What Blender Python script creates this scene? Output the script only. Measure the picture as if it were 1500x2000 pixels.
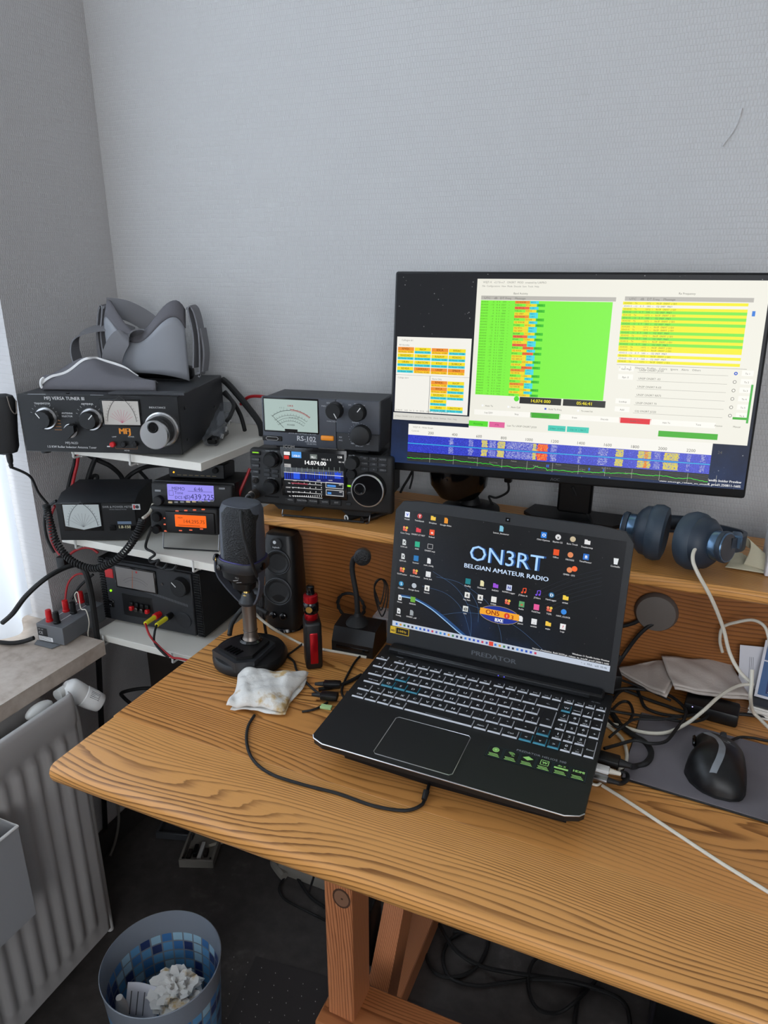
import bpy, bmesh, math, random
import numpy as np
from mathutils import Vector, Matrix
random.seed(7)
for o in list(bpy.data.objects): bpy.data.objects.remove(o)
SC = bpy.context.scene
COL = SC.collection

# ------------------------------------------------------------------ camera
EYE = Vector((0, 0, 1.45))
FPX = 1396.0
PITCH, YAW = 0.33567, 0.4095
cam_d = bpy.data.cameras.new('camera'); cam = bpy.data.objects.new('camera', cam_d); COL.objects.link(cam)
cam_d.sensor_fit = 'VERTICAL'; cam_d.sensor_height = 24.0; cam_d.lens = FPX / 2000 * 24.0
cam_d.clip_start = 0.02
cam.location = EYE
cam.rotation_euler = (math.pi / 2 - PITCH, 0, YAW)
SC.camera = cam
# ------------------------------------------------------------------ world, lights, exposure
SC.view_settings.view_transform = 'Standard'; SC.view_settings.look = 'None'
SC.view_settings.gamma = 1; SC.view_settings.use_curve_mapping = False
SC.view_settings.exposure = 0.0
w = bpy.data.worlds.new('sky'); SC.world = w; w.use_nodes = True
w.node_tree.nodes['Background'].inputs[0].default_value = (0.78, 0.87, 1.0, 1)
w.node_tree.nodes['Background'].inputs[1].default_value = 1.2
def area(name, loc, aim, sx, sy, power, col):
    d = bpy.data.lights.new(name, 'AREA'); d.shape = 'RECTANGLE'; d.size = sx; d.size_y = sy
    d.energy = power; d.color = col
    o = bpy.data.objects.new(name, d); COL.objects.link(o); o.location = loc
    o.rotation_euler = (Vector(aim) - Vector(loc)).to_track_quat('-Z', 'Y').to_euler()
    return o
# daylight falling through the window in the left wall, and from an unseen window assumed behind the camera, set to lift the left wall
area('daylight_left_window', (-1.72, -0.1, 1.62), (0, -0.1, 1.45), 2.1, 1.75, 62, (0.88, 0.945, 1.0))
area('daylight_rear_unseen', (0.9, -2.35, 1.75), (0.3, 1.2, 1.2), 1.8, 1.5, 38, (0.98, 0.985, 1.0))

# ------------------------------------------------------------------ helpers
def px_ray(px, py):
    R = cam.rotation_euler.to_matrix()
    return R @ Vector(((px - 750) / FPX, -(py - 1000) / FPX, -1.0))
def at(px, py, z=None, y=None, x=None):
    """point where the line of sight through a photo pixel meets a real plane"""
    d = px_ray(px, py)
    if z is not None: t = (z - EYE.z) / d.z
    elif y is not None: t = y / d.y
    else: t = x / d.x
    return EYE + d * t
def lin(h):
    h = h.lstrip('#'); c = [int(h[i:i + 2], 16) / 255 for i in (0, 2, 4)]
    return tuple((v / 12.92 if v <= 0.04045 else ((v + 0.055) / 1.055) ** 2.4) for v in c) + (1,)
MATS = {}
def mat(name, col='#808080', rough=0.5, metal=0.0, emit=0.0, spec=0.5, alpha=1.0, trans=0.0, bump=0.0, bscale=300, coat=0.0, sub=0.0, var=0.0, vscale=8):
    if name in MATS: return MATS[name]
    m = bpy.data.materials.new(name); m.use_nodes = True; nt = m.node_tree
    b = nt.nodes['Principled BSDF']
    b.inputs['Base Color'].default_value = lin(col); b.inputs['Roughness'].default_value = rough
    b.inputs['Metallic'].default_value = metal; b.inputs['Specular IOR Level'].default_value = spec
    b.inputs['Alpha'].default_value = alpha; b.inputs['Transmission Weight'].default_value = trans
    b.inputs['Coat Weight'].default_value = coat
    if emit:
        b.inputs['Emission Color'].default_value = lin(col); b.inputs['Emission Strength'].default_value = emit
        b.inputs['Base Color'].default_value = (0.01, 0.01, 0.01, 1)
    if bump or var:
        tc = nt.nodes.new('ShaderNodeTexCoord')
    if var:
        n = nt.nodes.new('ShaderNodeTexNoise'); n.inputs['Scale'].default_value = vscale; n.inputs['Detail'].default_value = 5
        r = nt.nodes.new('ShaderNodeValToRGB'); c = lin(col)
        r.color_ramp.elements[0].position = .3; r.color_ramp.elements[1].position = .7
        r.color_ramp.elements[0].color = tuple(v * (1 - var) for v in c[:3]) + (1,)
        r.color_ramp.elements[1].color = tuple(min(1, v * (1 + var)) for v in c[:3]) + (1,)
        nt.links.new(tc.outputs['Object'], n.inputs['Vector']); nt.links.new(n.outputs['Fac'], r.inputs['Fac'])
        nt.links.new(r.outputs['Color'], b.inputs['Base Color'])
    if bump:
        n = nt.nodes.new('ShaderNodeTexNoise'); n.inputs['Scale'].default_value = bscale
        bp = nt.nodes.new('ShaderNodeBump'); bp.inputs['Strength'].default_value = bump; bp.inputs['Distance'].default_value = 0.002
        nt.links.new(tc.outputs['Object'], n.inputs['Vector']); nt.links.new(n.outputs['Fac'], bp.inputs['Height']); nt.links.new(bp.outputs['Normal'], b.inputs['Normal'])
    MATS[name] = m; return m
def em(col, s=1.0):
    return mat('glow_%s_%g' % (col, s), col, rough=0.3, emit=s, spec=0.25)
def ink(col): return mat('ink_' + col, col, rough=0.6)

class NT:
    """short-hand for building node materials"""
    def __init__(s, name):
        s.m = bpy.data.materials.new(name); s.m.use_nodes = True; s.t = s.m.node_tree; s.b = s.t.nodes['Principled BSDF']; MATS[name] = s.m
    def n(s, typ, **k):
        x = s.t.nodes.new('ShaderNode' + typ)
        for a, v in k.items(): setattr(x, a, v)
        return x
    def set(s, x, **k):
        for a, v in k.items():
            i = x.inputs[int(a[1:])] if a[0] == 'i' and a[1:].isdigit() else x.inputs[a.replace('_', ' ')]
            if hasattr(v, 'node'): s.t.links.new(v, i)
            else: i.default_value = v
        return x
    def math(s, op, a, b=0.0, c=0.0):
        x = s.n('Math', operation=op); s.set(x, i0=a, i1=b, i2=c); return x.outputs[0]
    def ramp(s, f, stops, interp='LINEAR'):
        x = s.n('ValToRGB'); x.color_ramp.interpolation = interp; e = x.color_ramp.elements
        while len(e) < len(stops): e.new(0.5)
        for q, (p, c) in zip(e, stops): q.position = p; q.color = c if len(c) == 4 else tuple(c) + (1,)
        s.t.links.new(f, x.inputs[0]); return x.outputs[0]
    def sep(s, v): x = s.n('SeparateXYZ'); s.t.links.new(v, x.inputs[0]); return x.outputs
    def comb(s, a, b, c): x = s.n('CombineXYZ'); s.set(x, i0=a, i1=b, i2=c); return x.outputs[0]
    def noise(s, v, sc, det=2, rough=.5): x = s.n('TexNoise'); s.set(x, Vector=v, Scale=sc, Detail=det, Roughness=rough); return x.outputs[0]
    def oc(s): return s.n('TexCoord').outputs['Object']
    def bump(s, h, st, dist=.002): x = s.n('Bump'); s.set(x, Height=h, Strength=st, Distance=dist); s.t.links.new(x.outputs[0], s.b.inputs['Normal'])

def smooth_path(pts, k=8, closed=False):
    P = [Vector(p) for p in pts]
    if len(P) < 3: return P
    out = []; n = len(P)
    for i in range(n if closed else n - 1):
        if closed: a, b, c, d = P[(i - 1) % n], P[i], P[(i + 1) % n], P[(i + 2) % n]
        else: a, b, c, d = P[max(i - 1, 0)], P[i], P[i + 1], P[min(i + 2, n - 1)]
        for j in range(k):
            t = j / k
            out.append(0.5 * ((2 * b) + (c - a) * t + (2 * a - 5 * b + 4 * c - d) * t * t + (3 * b - a - 3 * c + d) * t ** 3))
    if not closed: out.append(P[-1])
    return out

class MB:
    def __init__(s): s.v = []; s.f = []; s.mi = []; s.mats = []; s.cur = 0; s.M = Matrix.Identity(4)
    def use(s, m):
        if isinstance(m, str): m = MATS[m]
        if m not in s.mats: s.mats.append(m)
        s.cur = s.mats.index(m); return s
    def add(s, verts, faces):
        o = len(s.v); s.v += [tuple(s.M @ Vector(p)) for p in verts]
        s.f += [tuple(o + i for i in f) for f in faces]; s.mi += [s.cur] * len(faces); return s
    def box(s, x0, y0, z0, x1, y1, z1, bev=0, seg=1, taper=None):
        x0, x1 = sorted((x0, x1)); y0, y1 = sorted((y0, y1)); z0, z1 = sorted((z0, z1))
        if not bev:
            v = [(x, y, z) for z in (z0, z1) for y in (y0, y1) for x in (x0, x1)]
            return s.add(v, [(0, 2, 3, 1), (4, 5, 7, 6), (0, 1, 5, 4), (2, 6, 7, 3), (0, 4, 6, 2), (1, 3, 7, 5)])
        bm = bmesh.new(); bmesh.ops.create_cube(bm, size=1)
        for q in bm.verts: q.co = Vector(((x0 + x1) / 2 + q.co.x * (x1 - x0), (y0 + y1) / 2 + q.co.y * (y1 - y0), (z0 + z1) / 2 + q.co.z * (z1 - z0)))
        bev = min(bev, .49 * min(x1 - x0, y1 - y0, z1 - z0))
        bmesh.ops.bevel(bm, geom=bm.edges[:], offset=bev, segments=seg, affect='EDGES', profile=0.5)
        return s.bm(bm)
    def bm(s, bm):
        bm.verts.index_update(); s.add([v.co[:] for v in bm.verts], [[v.index for v in f.verts] for f in bm.faces]); bm.free(); return s
    def rings(s, R, closed_u=True, cap0=True, cap1=True, loop=False):
        n = len(R[0]); v = [p for r in R for p in r]; f = []
        k = len(R)
        for i in range(k if loop else k - 1):
            i2 = (i + 1) % k
            for j in range(n if closed_u else n - 1):
                f.append((i * n + j, i * n + (j + 1) % n, i2 * n + (j + 1) % n, i2 * n + j))
        if not loop:
            if cap0: f.append(tuple(reversed(range(n))))
            if cap1: f.append(tuple((k - 1) * n + j for j in range(n)))
        return s.add(v, f)
    def cyl(s, p0, p1, r0, r1=None, n=16, cap=True):
        r1 = r0 if r1 is None else r1; p0 = Vector(p0); p1 = Vector(p1); d = (p1 - p0).normalized()
        u = d.orthogonal().normalized(); w_ = d.cross(u)
        R = [[p + (u * math.cos(2 * math.pi * j / n) + w_ * math.sin(2 * math.pi * j / n)) * r for j in range(n)] for p, r in ((p0, r0), (p1, r1))]
        return s.rings(R, cap0=cap, cap1=cap)
    def lathe(s, prof, o=(0, 0, 0), d=(0, 0, 1), n=24, cap=True, loop=False):
        o = Vector(o); d = Vector(d).normalized(); u = d.orthogonal().normalized(); w_ = d.cross(u)
        R = [[o + d * h + (u * math.cos(2 * math.pi * j / n) + w_ * math.sin(2 * math.pi * j / n)) * max(r, 1e-5) for j in range(n)] for r, h in prof]
        return s.rings(R, cap0=cap, cap1=cap, loop=loop)
    def tube(s, pts, r, n=8, sm=True, k=8, closed=False, flat=None):
        P = smooth_path(pts, k, closed) if sm else [Vector(p) for p in pts]
        rr = r if callable(r) else (lambda t: r)
        N = len(P); T = []
        for i in range(N):
            a = P[(i - 1) % N] if (closed or i > 0) else P[0]; b = P[(i + 1) % N] if (closed or i < N - 1) else P[-1]
            T.append((b - a).normalized())
        u = T[0].orthogonal().normalized(); R = []
        for i in range(N):
            u = (u - T[i] * u.dot(T[i]))
            u = u.normalized() if u.length > 1e-6 else T[i].orthogonal().normalized()
            w_ = T[i].cross(u); q = rr(i / max(1, N - 1))
            R.append([P[i] + (u * math.cos(2 * math.pi * j / n) + w_ * math.sin(2 * math.pi * j / n)) * q for j in range(n)])
        return s.rings(R, loop=closed)
    def ribbon(s, pts, wdir, width, th=.0015, sm=True, k=8):
        """flat strap along pts, width along wdir"""
        P = smooth_path(pts, k) if sm else [Vector(p) for p in pts]; R = []
        for i, p in enumerate(P):
            t = (P[min(i + 1, len(P) - 1)] - P[max(i - 1, 0)]).normalized()
            wd = Vector(wdir(i / (len(P) - 1)) if callable(wdir) else wdir); wd = (wd - t * wd.dot(t)).normalized(); nn = t.cross(wd)
            h = (width(i / (len(P) - 1)) if callable(width) else width) / 2
            R.append([p + wd * h + nn * th / 2, p - wd * h + nn * th / 2, p - wd * h - nn * th / 2, p + wd * h - nn * th / 2])
        return s.rings(R)
    def prism(s, poly, fn, c0, c1):
        n = len(poly); v = [fn(a, b, c0) for a, b in poly] + [fn(a, b, c1) for a, b in poly]
        return s.add(v, [tuple(range(n)), tuple(reversed(range(n, 2 * n)))] + [(i, n + i, n + (i + 1) % n, (i + 1) % n) for i in range(n)])
    def ell(s, c, rx, ry=None, rz=None, n=16, m=10, d=None):
        ry = ry or rx; rz = rz or rx; c = Vector(c)
        R = []
        for i in range(m + 1):
            a = -math.pi / 2 + math.pi * i / m; q = max(math.cos(a), 1e-4)
            R.append([c + Vector((rx * q * math.cos(2 * math.pi * j / n), ry * q * math.sin(2 * math.pi * j / n), rz * math.sin(a))) for j in range(n)])
        return s.rings(R)
    def grid(s, fn, nu, nv, th=None):
        v = [fn(i / nu, j / nv) for j in range(nv + 1) for i in range(nu + 1)]
        f = [(j * (nu + 1) + i, j * (nu + 1) + i + 1, (j + 1) * (nu + 1) + i + 1, (j + 1) * (nu + 1) + i) for j in range(nv) for i in range(nu)]
        return s.add(v, f)
    def build(s, name, parent=None, sharp=38, label=None, cat=None, group=None, kind=None, smooth=True, solid=0, sub=0):
        me = bpy.data.meshes.new(name); me.from_pydata(s.v, [], s.f)
        for m in s.mats: me.materials.append(m)
        if s.mi: me.polygons.foreach_set('material_index', s.mi)
        bm = bmesh.new(); bm.from_mesh(me); bmesh.ops.recalc_face_normals(bm, faces=bm.faces[:]); bm.to_mesh(me); bm.free()
        if smooth: me.polygons.foreach_set('use_smooth', [True] * len(me.polygons)); me.set_sharp_from_angle(angle=math.radians(sharp))
        o = bpy.data.objects.new(name, me); COL.objects.link(o)
        if parent: o.parent = parent
        if solid: q = o.modifiers.new('thickness', 'SOLIDIFY'); q.thickness = solid; q.offset = 0
        if sub: q = o.modifiers.new('subdivision', 'SUBSURF'); q.levels = sub; q.render_levels = sub
        tag(o, label, cat, group, kind); return o
    def flat(s, name, parent=None, **k):
        """print layer: keeps face orientation, flat shaded"""
        me = bpy.data.meshes.new(name); me.from_pydata(s.v, [], s.f)
        for m in s.mats: me.materials.append(m)
        if s.mi: me.polygons.foreach_set('material_index', s.mi)
        o = bpy.data.objects.new(name, me); COL.objects.link(o)
        if parent: o.parent = parent
        kd = k.get('kind') or ('stuff' if name in ('lettering', 'lid_logo', 'sticker_print') else None)
        tag(o, k.get('label'), k.get('cat'), k.get('group'), kd); return o
def tag(o, label=None, cat=None, group=None, kind=None):
    if label: o['label'] = label
    if cat: o['category'] = cat
    if group: o['group'] = group
    if kind: o['kind'] = kind
    return o
def thing(name, label, cat, M=None, group=None):
    o = bpy.data.objects.new(name, None); COL.objects.link(o); o.empty_display_size = 0.02
    if M is not None: o.matrix_world = M
    return tag(o, label, cat, group)
def frame(O, yaw=0.0, tilt=0.0, roll=0.0):
    """local x right, y into the scene, z up; tilt leans the top away"""
    return Matrix.Translation(Vector(O)) @ Matrix.Rotation(yaw, 4, 'Z') @ Matrix.Rotation(-tilt, 4, 'X') @ Matrix.Rotation(-roll, 4, 'Y')
def fxz(M, px, py, y=0.0):
    I = M.inverted(); o = I @ EYE; d = I.to_3x3() @ px_ray(px, py); t = (y - o.y) / d.y; p = o + d * t; return p.x, p.z
def fxy(M, px, py, z=0.0):
    I = M.inverted(); o = I @ EYE; d = I.to_3x3() @ px_ray(px, py); t = (z - o.z) / d.z; p = o + d * t; return p.x, p.y
def hm(px, w_, h):
    loc = [(0, h), (w_, h), (w_, 0), (0, 0)]; A = []; b = []
    for (x, y), (u, v) in zip(px, loc):
        A += [[x, y, 1, 0, 0, 0, -u * x, -u * y], [0, 0, 0, x, y, 1, -v * x, -v * y]]; b += [u, v]
    s = np.linalg.solve(np.array(A, float), np.array(b, float))
    def f(x, y):
        d = s[6] * x + s[7] * y + 1
        return float((s[0] * x + s[1] * y + s[2]) / d), float((s[3] * x + s[4] * y + s[5]) / d)
    return f
# glyphs of the built-in font, turned into meshes once
GL = {}
def load_glyphs():
    chars = [chr(i) for i in range(33, 127)] + ['é', 'è', 'ç', 'à', '£', '²', 'µ', '°', '§', '€']
    obs = []
    for c in chars + [' ']:
        for s_ in (c, 'H' + c + 'H'):
            cu = bpy.data.curves.new('g', 'FONT'); cu.body = s_; cu.size = 1; cu.resolution_u = 2
            o = bpy.data.objects.new('g', cu); COL.objects.link(o); obs.append((c, s_, o))
    cu = bpy.data.curves.new('g', 'FONT'); cu.body = 'HH'; cu.size = 1; o = bpy.data.objects.new('g', cu); COL.objects.link(o); obs.append(('HH', 'HH', o))
    bpy.context.view_layer.update(); dg = bpy.context.evaluated_depsgraph_get(); res = {}
    for c, s_, o in obs:
        me = bpy.data.meshes.new_from_object(o.evaluated_get(dg))
        v = [p.co[:2] for p in me.vertices]; f = [tuple(p.vertices) for p in me.polygons]
        res[s_] = (v, f); bpy.data.meshes.remove(me)
    ww = lambda s_: max(p[0] for p in res[s_][0]) - min(p[0] for p in res[s_][0])
    for c in chars + [' ']:
        v, f = res[c]; GL[c] = (v, f, ww('H' + c + 'H') - ww('HH'))
    for c, s_, o in obs:
        d = o.data; bpy.data.objects.remove(o); bpy.data.curves.remove(d)
load_glyphs()
def text(mb, s, x, y, size, fn, align='L', sx=1.0, bold=0, mono=0):
    wd = sum((mono or GL.get(c, GL[' '])[2]) for c in s) * size * sx
    if align == 'C': x -= wd / 2
    if align == 'R': x -= wd
    for c in s:
        v, f, adv = GL.get(c, GL[' '])
        if v:
            mb.add([fn(x + p[0] * size * sx, y + p[1] * size) for p in v], f)
            if bold: mb.add([fn(x + (p[0] + bold) * size * sx, y + p[1] * size) for p in v], f)
        x += (mono or adv) * size * sx
    return x
def rect(mb, x0, z0, x1, z1, fn):
    x0, x1 = sorted((x0, x1)); z0, z1 = sorted((z0, z1))
    mb.add([fn(x0, z0), fn(x1, z0), fn(x1, z1), fn(x0, z1)], [(0, 1, 2, 3)])
def line(mb, pts, wd, fn):
    for (a, b), (c, d) in zip(pts[:-1], pts[1:]):
        L = math.hypot(c - a, d - b) or 1; nx, ny = -(d - b) / L * wd / 2, (c - a) / L * wd / 2
        mb.add([fn(a + nx, b + ny), fn(a - nx, b - ny), fn(c - nx, d - ny), fn(c + nx, d + ny)], [(0, 1, 2, 3)])
def disc(mb, cx, cz, r, fn, n=20, ry=None):
    ry = ry or r
    mb.add([fn(cx + r * math.cos(2 * math.pi * i / n), cz + ry * math.sin(2 * math.pi * i / n)) for i in range(n)], [tuple(range(n))])
def fy(off): return lambda a, b: (a, -off, b)          # print on a front face
def fz(off): return lambda a, b: (a, b, off)           # print on a top face
def cable(name, label, pts, r, m, cat='cable', k=8, group=None):
    mb = MB(); mb.use(m); mb.tube(pts, r, 8, k=k); return mb.build(name, label=label, cat=cat, group=group)
# ------------------------------------------------------------------ materials
def wood(name, seed, light='#c08a4e', dark='#8a5426', axis=0, k=1.0, n=95, warp=.125, sc=1.0):
    t = NT(name); oc = t.oc(); X = t.sep(oc)
    a, b, c = (X[0], X[1], X[2]) if axis == 0 else (X[2], X[0], X[1])
    lo = t.noise(t.comb(t.math('MULTIPLY', a, 1.0 * sc), t.math('MULTIPLY', b, 5.5 * sc), t.math('MULTIPLY_ADD', c, 3.0, seed * 3.7)), 1.0, 2, .45)
    v = t.math('MULTIPLY_ADD', lo, warp * 2.1, t.math('MULTIPLY', t.math('MULTIPLY_ADD', c, .9, b), k * 1.0))
    hi = t.noise(t.comb(t.math('MULTIPLY', a, 6.0), t.math('MULTIPLY', b, 90.0), seed), 1.0, 2)
    v2 = t.math('MULTIPLY_ADD', hi, .006, v)
    fr = t.math('FRACT', t.math('MULTIPLY', v2, n * 1.75))
    env = t.noise(t.comb(t.math('MULTIPLY', a, 1.2), t.math('MULTIPLY', b, 14.0), seed + 9), 1.0, 1)
    line_ = t.ramp(fr, [(0.0, (0, 0, 0)), (0.45, (.08, .08, .08)), (0.84, (.85, .85, .85)), (0.93, (1, 1, 1)), (1.0, (0, 0, 0))])
    fine = t.noise(t.comb(t.math('MULTIPLY', a, 14.0), t.math('MULTIPLY', b, 700.0), seed), 1.0, 3)
    f1 = t.math('MULTIPLY', line_, t.math('MULTIPLY_ADD', env, 1.25, .14))
    f2 = t.math('MULTIPLY_ADD', t.math('SUBTRACT', fine, .5), .30, f1)
    big = t.noise(t.comb(t.math('MULTIPLY', a, 1.0), t.math('MULTIPLY', b, 3.0), seed + 4), 1.6, 2)
    f3 = t.math('MULTIPLY_ADD', t.math('SUBTRACT', big, .5), .45, f2)
    L = lin(light); D = lin(dark)
    cr = t.ramp(f3, [(0.0, tuple(min(1, q * 1.12) for q in L[:3])), (0.30, L), (0.62, tuple(.42 * q + .58 * r for q, r in zip(L[:3], D[:3]))), (1.0, D)])
    t.set(t.b, Base_Color=cr); t.b.inputs['Roughness'].default_value = .34; t.b.inputs['Specular IOR Level'].default_value = .45
    t.bump(f2, .12, .0015)
    return t.m
for i in range(6): wood('pine_board_%d' % i, 1.3 + i * 2.17, ['#c88f50', '#c08548', '#c38b4c', '#c4884a', '#bd8246', '#c38b4c'][i], '#673810', n=[88, 70, 105, 80, 96, 84][i])
wood('pine_edge', 21.0, '#b98354', '#94602f', n=60)
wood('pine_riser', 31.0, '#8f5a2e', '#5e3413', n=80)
wood('pine_rail', 51.0, '#a4683f', '#6a3a1e', n=80)
wood('pine_post', 41.0, '#b0714a', '#7c4528', axis=2, n=120, warp=.06)
def wallpaper(name, ax, col):
    t = NT(name); X = t.sep(t.oc()); a = X[ax]; z = X[2]
    wob = t.noise(t.oc(), 22, 2)
    br = t.n('TexBrick'); br.offset = .5
    t.set(br, Vector=t.comb(t.math('MULTIPLY_ADD', wob, .006, a), t.math('MULTIPLY_ADD', wob, .006, z), 0.0), Scale=1.0, Mortar_Size=.0011, Mortar_Smooth=.8, Brick_Width=.0050, Row_Height=.0090)
    nn = t.noise(t.oc(), 160, 3)
    h = t.math('MULTIPLY_ADD', nn, .6, t.math('MULTIPLY', br.outputs['Fac'], -1.0))
    blot = t.noise(t.oc(), 1.3, 3)
    c = lin(col)
    cr = t.ramp(blot, [(.3, tuple(v * .95 for v in c[:3])), (.7, tuple(min(1, v * 1.04) for v in c[:3]))])
    t.set(t.b, Base_Color=cr); t.b.inputs['Roughness'].default_value = .75; t.b.inputs['Specular IOR Level'].default_value = .25
    t.bump(h, .42, .0018)
wallpaper('wallpaper_back', 0, '#c6c6c6'); wallpaper('wallpaper_left', 1, '#bfbdbd')
mat('ceiling_paint', '#e4e4e2', .9); mat('room_paint', '#c9cacc', .9)
t = NT('floor_vinyl'); v = t.noise(t.oc(), 7, 6, .62); s_ = t.noise(t.oc(), 40, 4, .6)
t.set(t.b, Base_Color=t.ramp(t.math('MULTIPLY_ADD', s_, .35, t.math('MULTIPLY', v, .7)), [(.35, lin('#343130')), (.6, lin('#4a4644')), (.75, lin('#6d6865'))]))
t.b.inputs['Roughness'].default_value = .5
t = NT('sill_stone'); v = t.noise(t.oc(), 9, 7, .65); s_ = t.noise(t.oc(), 60, 3)
t.set(t.b, Base_Color=t.ramp(t.math('MULTIPLY_ADD', s_, .3, t.math('MULTIPLY', v, .75)), [(.33, lin('#8d7d6e')), (.5, lin('#b0a295')), (.7, lin('#c6bbb0'))]))
t.b.inputs['Roughness'].default_value = .45
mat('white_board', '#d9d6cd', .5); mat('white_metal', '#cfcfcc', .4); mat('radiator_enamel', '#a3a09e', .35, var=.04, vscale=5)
mat('white_plastic', '#dcdcda', .35); mat('white_cable', '#cfcabc', .5); mat('black', '#0c0d0f', .42, spec=.4); mat('black_matte', '#0f1012', .62, bump=.15, bscale=900)
mat('black_gloss', '#08080a', .12); mat('black_rubber', '#0b0c0e', .65); mat('charcoal', '#212327', .5, bump=.1, bscale=1200); mat('dark_grey', '#3b3d41', .5)
mat('slate', '#3d414a', .5); mat('grey_box', '#63666a', .5); mat('lid_grey', '#1d1f22', .45); mat('deck_black', '#0a0b0d', .48, bump=.06, bscale=2500)
mat('silver', '#c8c8c8', .28, 1.0); mat('steel', '#8f9092', .35, 1.0); mat('dark_metal', '#5a5654', .35, 1.0); mat('gunmetal', '#7d746d', .38, .9)
mat('red_plastic', '#c3161c', .35); mat('red_cable', '#a1161e', .45); mat('yellow_plastic', '#d9d02a', .45); mat('orange_button', '#e58a1c', .4)
mat('fabric_grey', '#66656a', .9, bump=.5, bscale=1500); mat('strap_grey', '#76767a', .85, bump=.4, bscale=1800); mat('headset_grey', '#8b8e94', .5)
mat('white_trim', '#e6e6e6', .6); mat('navy', '#232f3d', .5); mat('navy_cushion', '#2c3a48', .55, bump=.08, bscale=200); mat('blue_metal', '#5b7590', .25, .8)
mat('paper_white', '#dfdcd6', .8, bump=.5, bscale=160); mat('paper_grey', '#bdb3ab', .85, bump=.2, bscale=260, var=.05, vscale=30); mat('white_card', '#cdccd2', .5)
t = NT('stained_tissue'); v = t.noise(t.oc(), 24, 4, .6)
t.set(t.b, Base_Color=t.ramp(v, [(.0, lin('#d8d6d2')), (.56, lin('#d8d6d1')), (.66, lin('#b89c6c')), (.78, lin('#a07c46'))])); t.b.inputs['Roughness'].default_value = .85; t.bump(t.noise(t.oc(), 90, 4), .6, .003)
mat('cream_cloth', '#c6bfa6', .9, bump=.3, bscale=900); mat('mouse_pad', '#6a666b', .85, bump=.2, bscale=1500, var=.1, vscale=14)
mat('mouse_silver', '#80858b', .35, .3); mat('vape_red', '#a5101c', .22, .6); mat('brass', '#b79a5a', .3, 1.0); mat('clear_plastic', '#d8dadd', .15, alpha=.35)
mat('bag_plastic', '#60646a', .12, alpha=.55, bump=.8, bscale=60); mat('glass_dark', '#050507', .05); mat('green_paper', '#a9c98c', .7); mat('purple_ring', '#3b3766', .3, .6)
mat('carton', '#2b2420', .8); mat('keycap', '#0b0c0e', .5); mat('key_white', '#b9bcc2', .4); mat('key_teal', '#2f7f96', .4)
mat('basket_plain', '#9aa4b4', .35, trans=.25, alpha=.9)
# woven grille and laptop mesh
t = NT('mesh_grille'); vv = t.n('TexVoronoi'); t.set(vv, Vector=t.oc(), Scale=420.0)
t.set(t.b, Base_Color=t.ramp(vv.outputs[0], [(.25, lin('#020202')), (.45, lin('#1d1e20'))])); t.b.inputs['Roughness'].default_value = .5; t.b.inputs['Metallic'].default_value = .4; t.bump(vv.outputs[0], .8, .001)
# mosaic wastebasket print
t = NT('mosaic_basket'); X = t.sep(t.oc()); an = t.math('MULTIPLY', t.math('ARCTAN2', X[1], X[0]), 30 / (2 * math.pi)); zz = t.math('MULTIPLY', X[2], 47.0)
m1 = t.math('MULTIPLY', t.math('GREATER_THAN', t.math('FRACT', an), .14), t.math('GREATER_THAN', t.math('FRACT', zz), .14))
m1 = t.math('MULTIPLY', m1, t.math('LESS_THAN', X[2], 11.95 / 47.0))
wn = t.n('TexWhiteNoise'); t.set(wn, Vector=t.comb(t.math('FLOOR', an), t.math('FLOOR', zz), 3.0))
cc = t.ramp(wn.outputs[0], [(0, lin('#22356b')), (.25, lin('#3f78b4')), (.5, lin('#5f9ccb')), (.75, lin('#9cc3d8'))], 'CONSTANT')
mx = t.n('MixRGB'); t.set(mx, Fac=m1, Color1=lin('#7d848e'), Color2=cc)
t.set(t.b, Base_Color=mx.outputs[0]); t.b.inputs['Roughness'].default_value = .35; t.b.inputs['Transmission Weight'].default_value = .15
# thin curtain voile
m = bpy.data.materials.new('voile'); m.use_nodes = True; nt = m.node_tree; MATS['voile'] = m
nt.nodes.remove(nt.nodes['Principled BSDF']); tr = nt.nodes.new('ShaderNodeBsdfTranslucent'); df = nt.nodes.new('ShaderNodeBsdfDiffuse'); mx = nt.nodes.new('ShaderNodeMixShader')
for q in (tr, df): q.inputs['Color'].default_value = (.86, .9, .95, 1)
mx.inputs[0].default_value = .45; nt.links.new(tr.outputs[0], mx.inputs[1]); nt.links.new(df.outputs[0], mx.inputs[2]); nt.links.new(mx.outputs[0], nt.nodes['Material Output'].inputs[0])

# ------------------------------------------------------------------ the room
XL, YB, ZC = -1.25, 1.335, 2.6
WE = 1.022
DESK, SILL, S1, S2, SH = 0.80, 0.688, 1.106, 0.907, 1.0095
def struct(name, mb, **k): return mb.build(name, kind='structure', **k)
mb = MB().use('floor_vinyl'); mb.box(XL - .3, -2.6, -.05, 2.4, YB + .1, 0); struct('floor', mb)
mb = MB().use('ceiling_paint'); mb.box(XL - .3, -2.6, ZC, 2.4, YB + .1, ZC + .1); struct('ceiling', mb)
mb = MB().use('wallpaper_back'); mb.box(XL - .3, YB, 0, 2.4, YB + .1, ZC)
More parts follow.
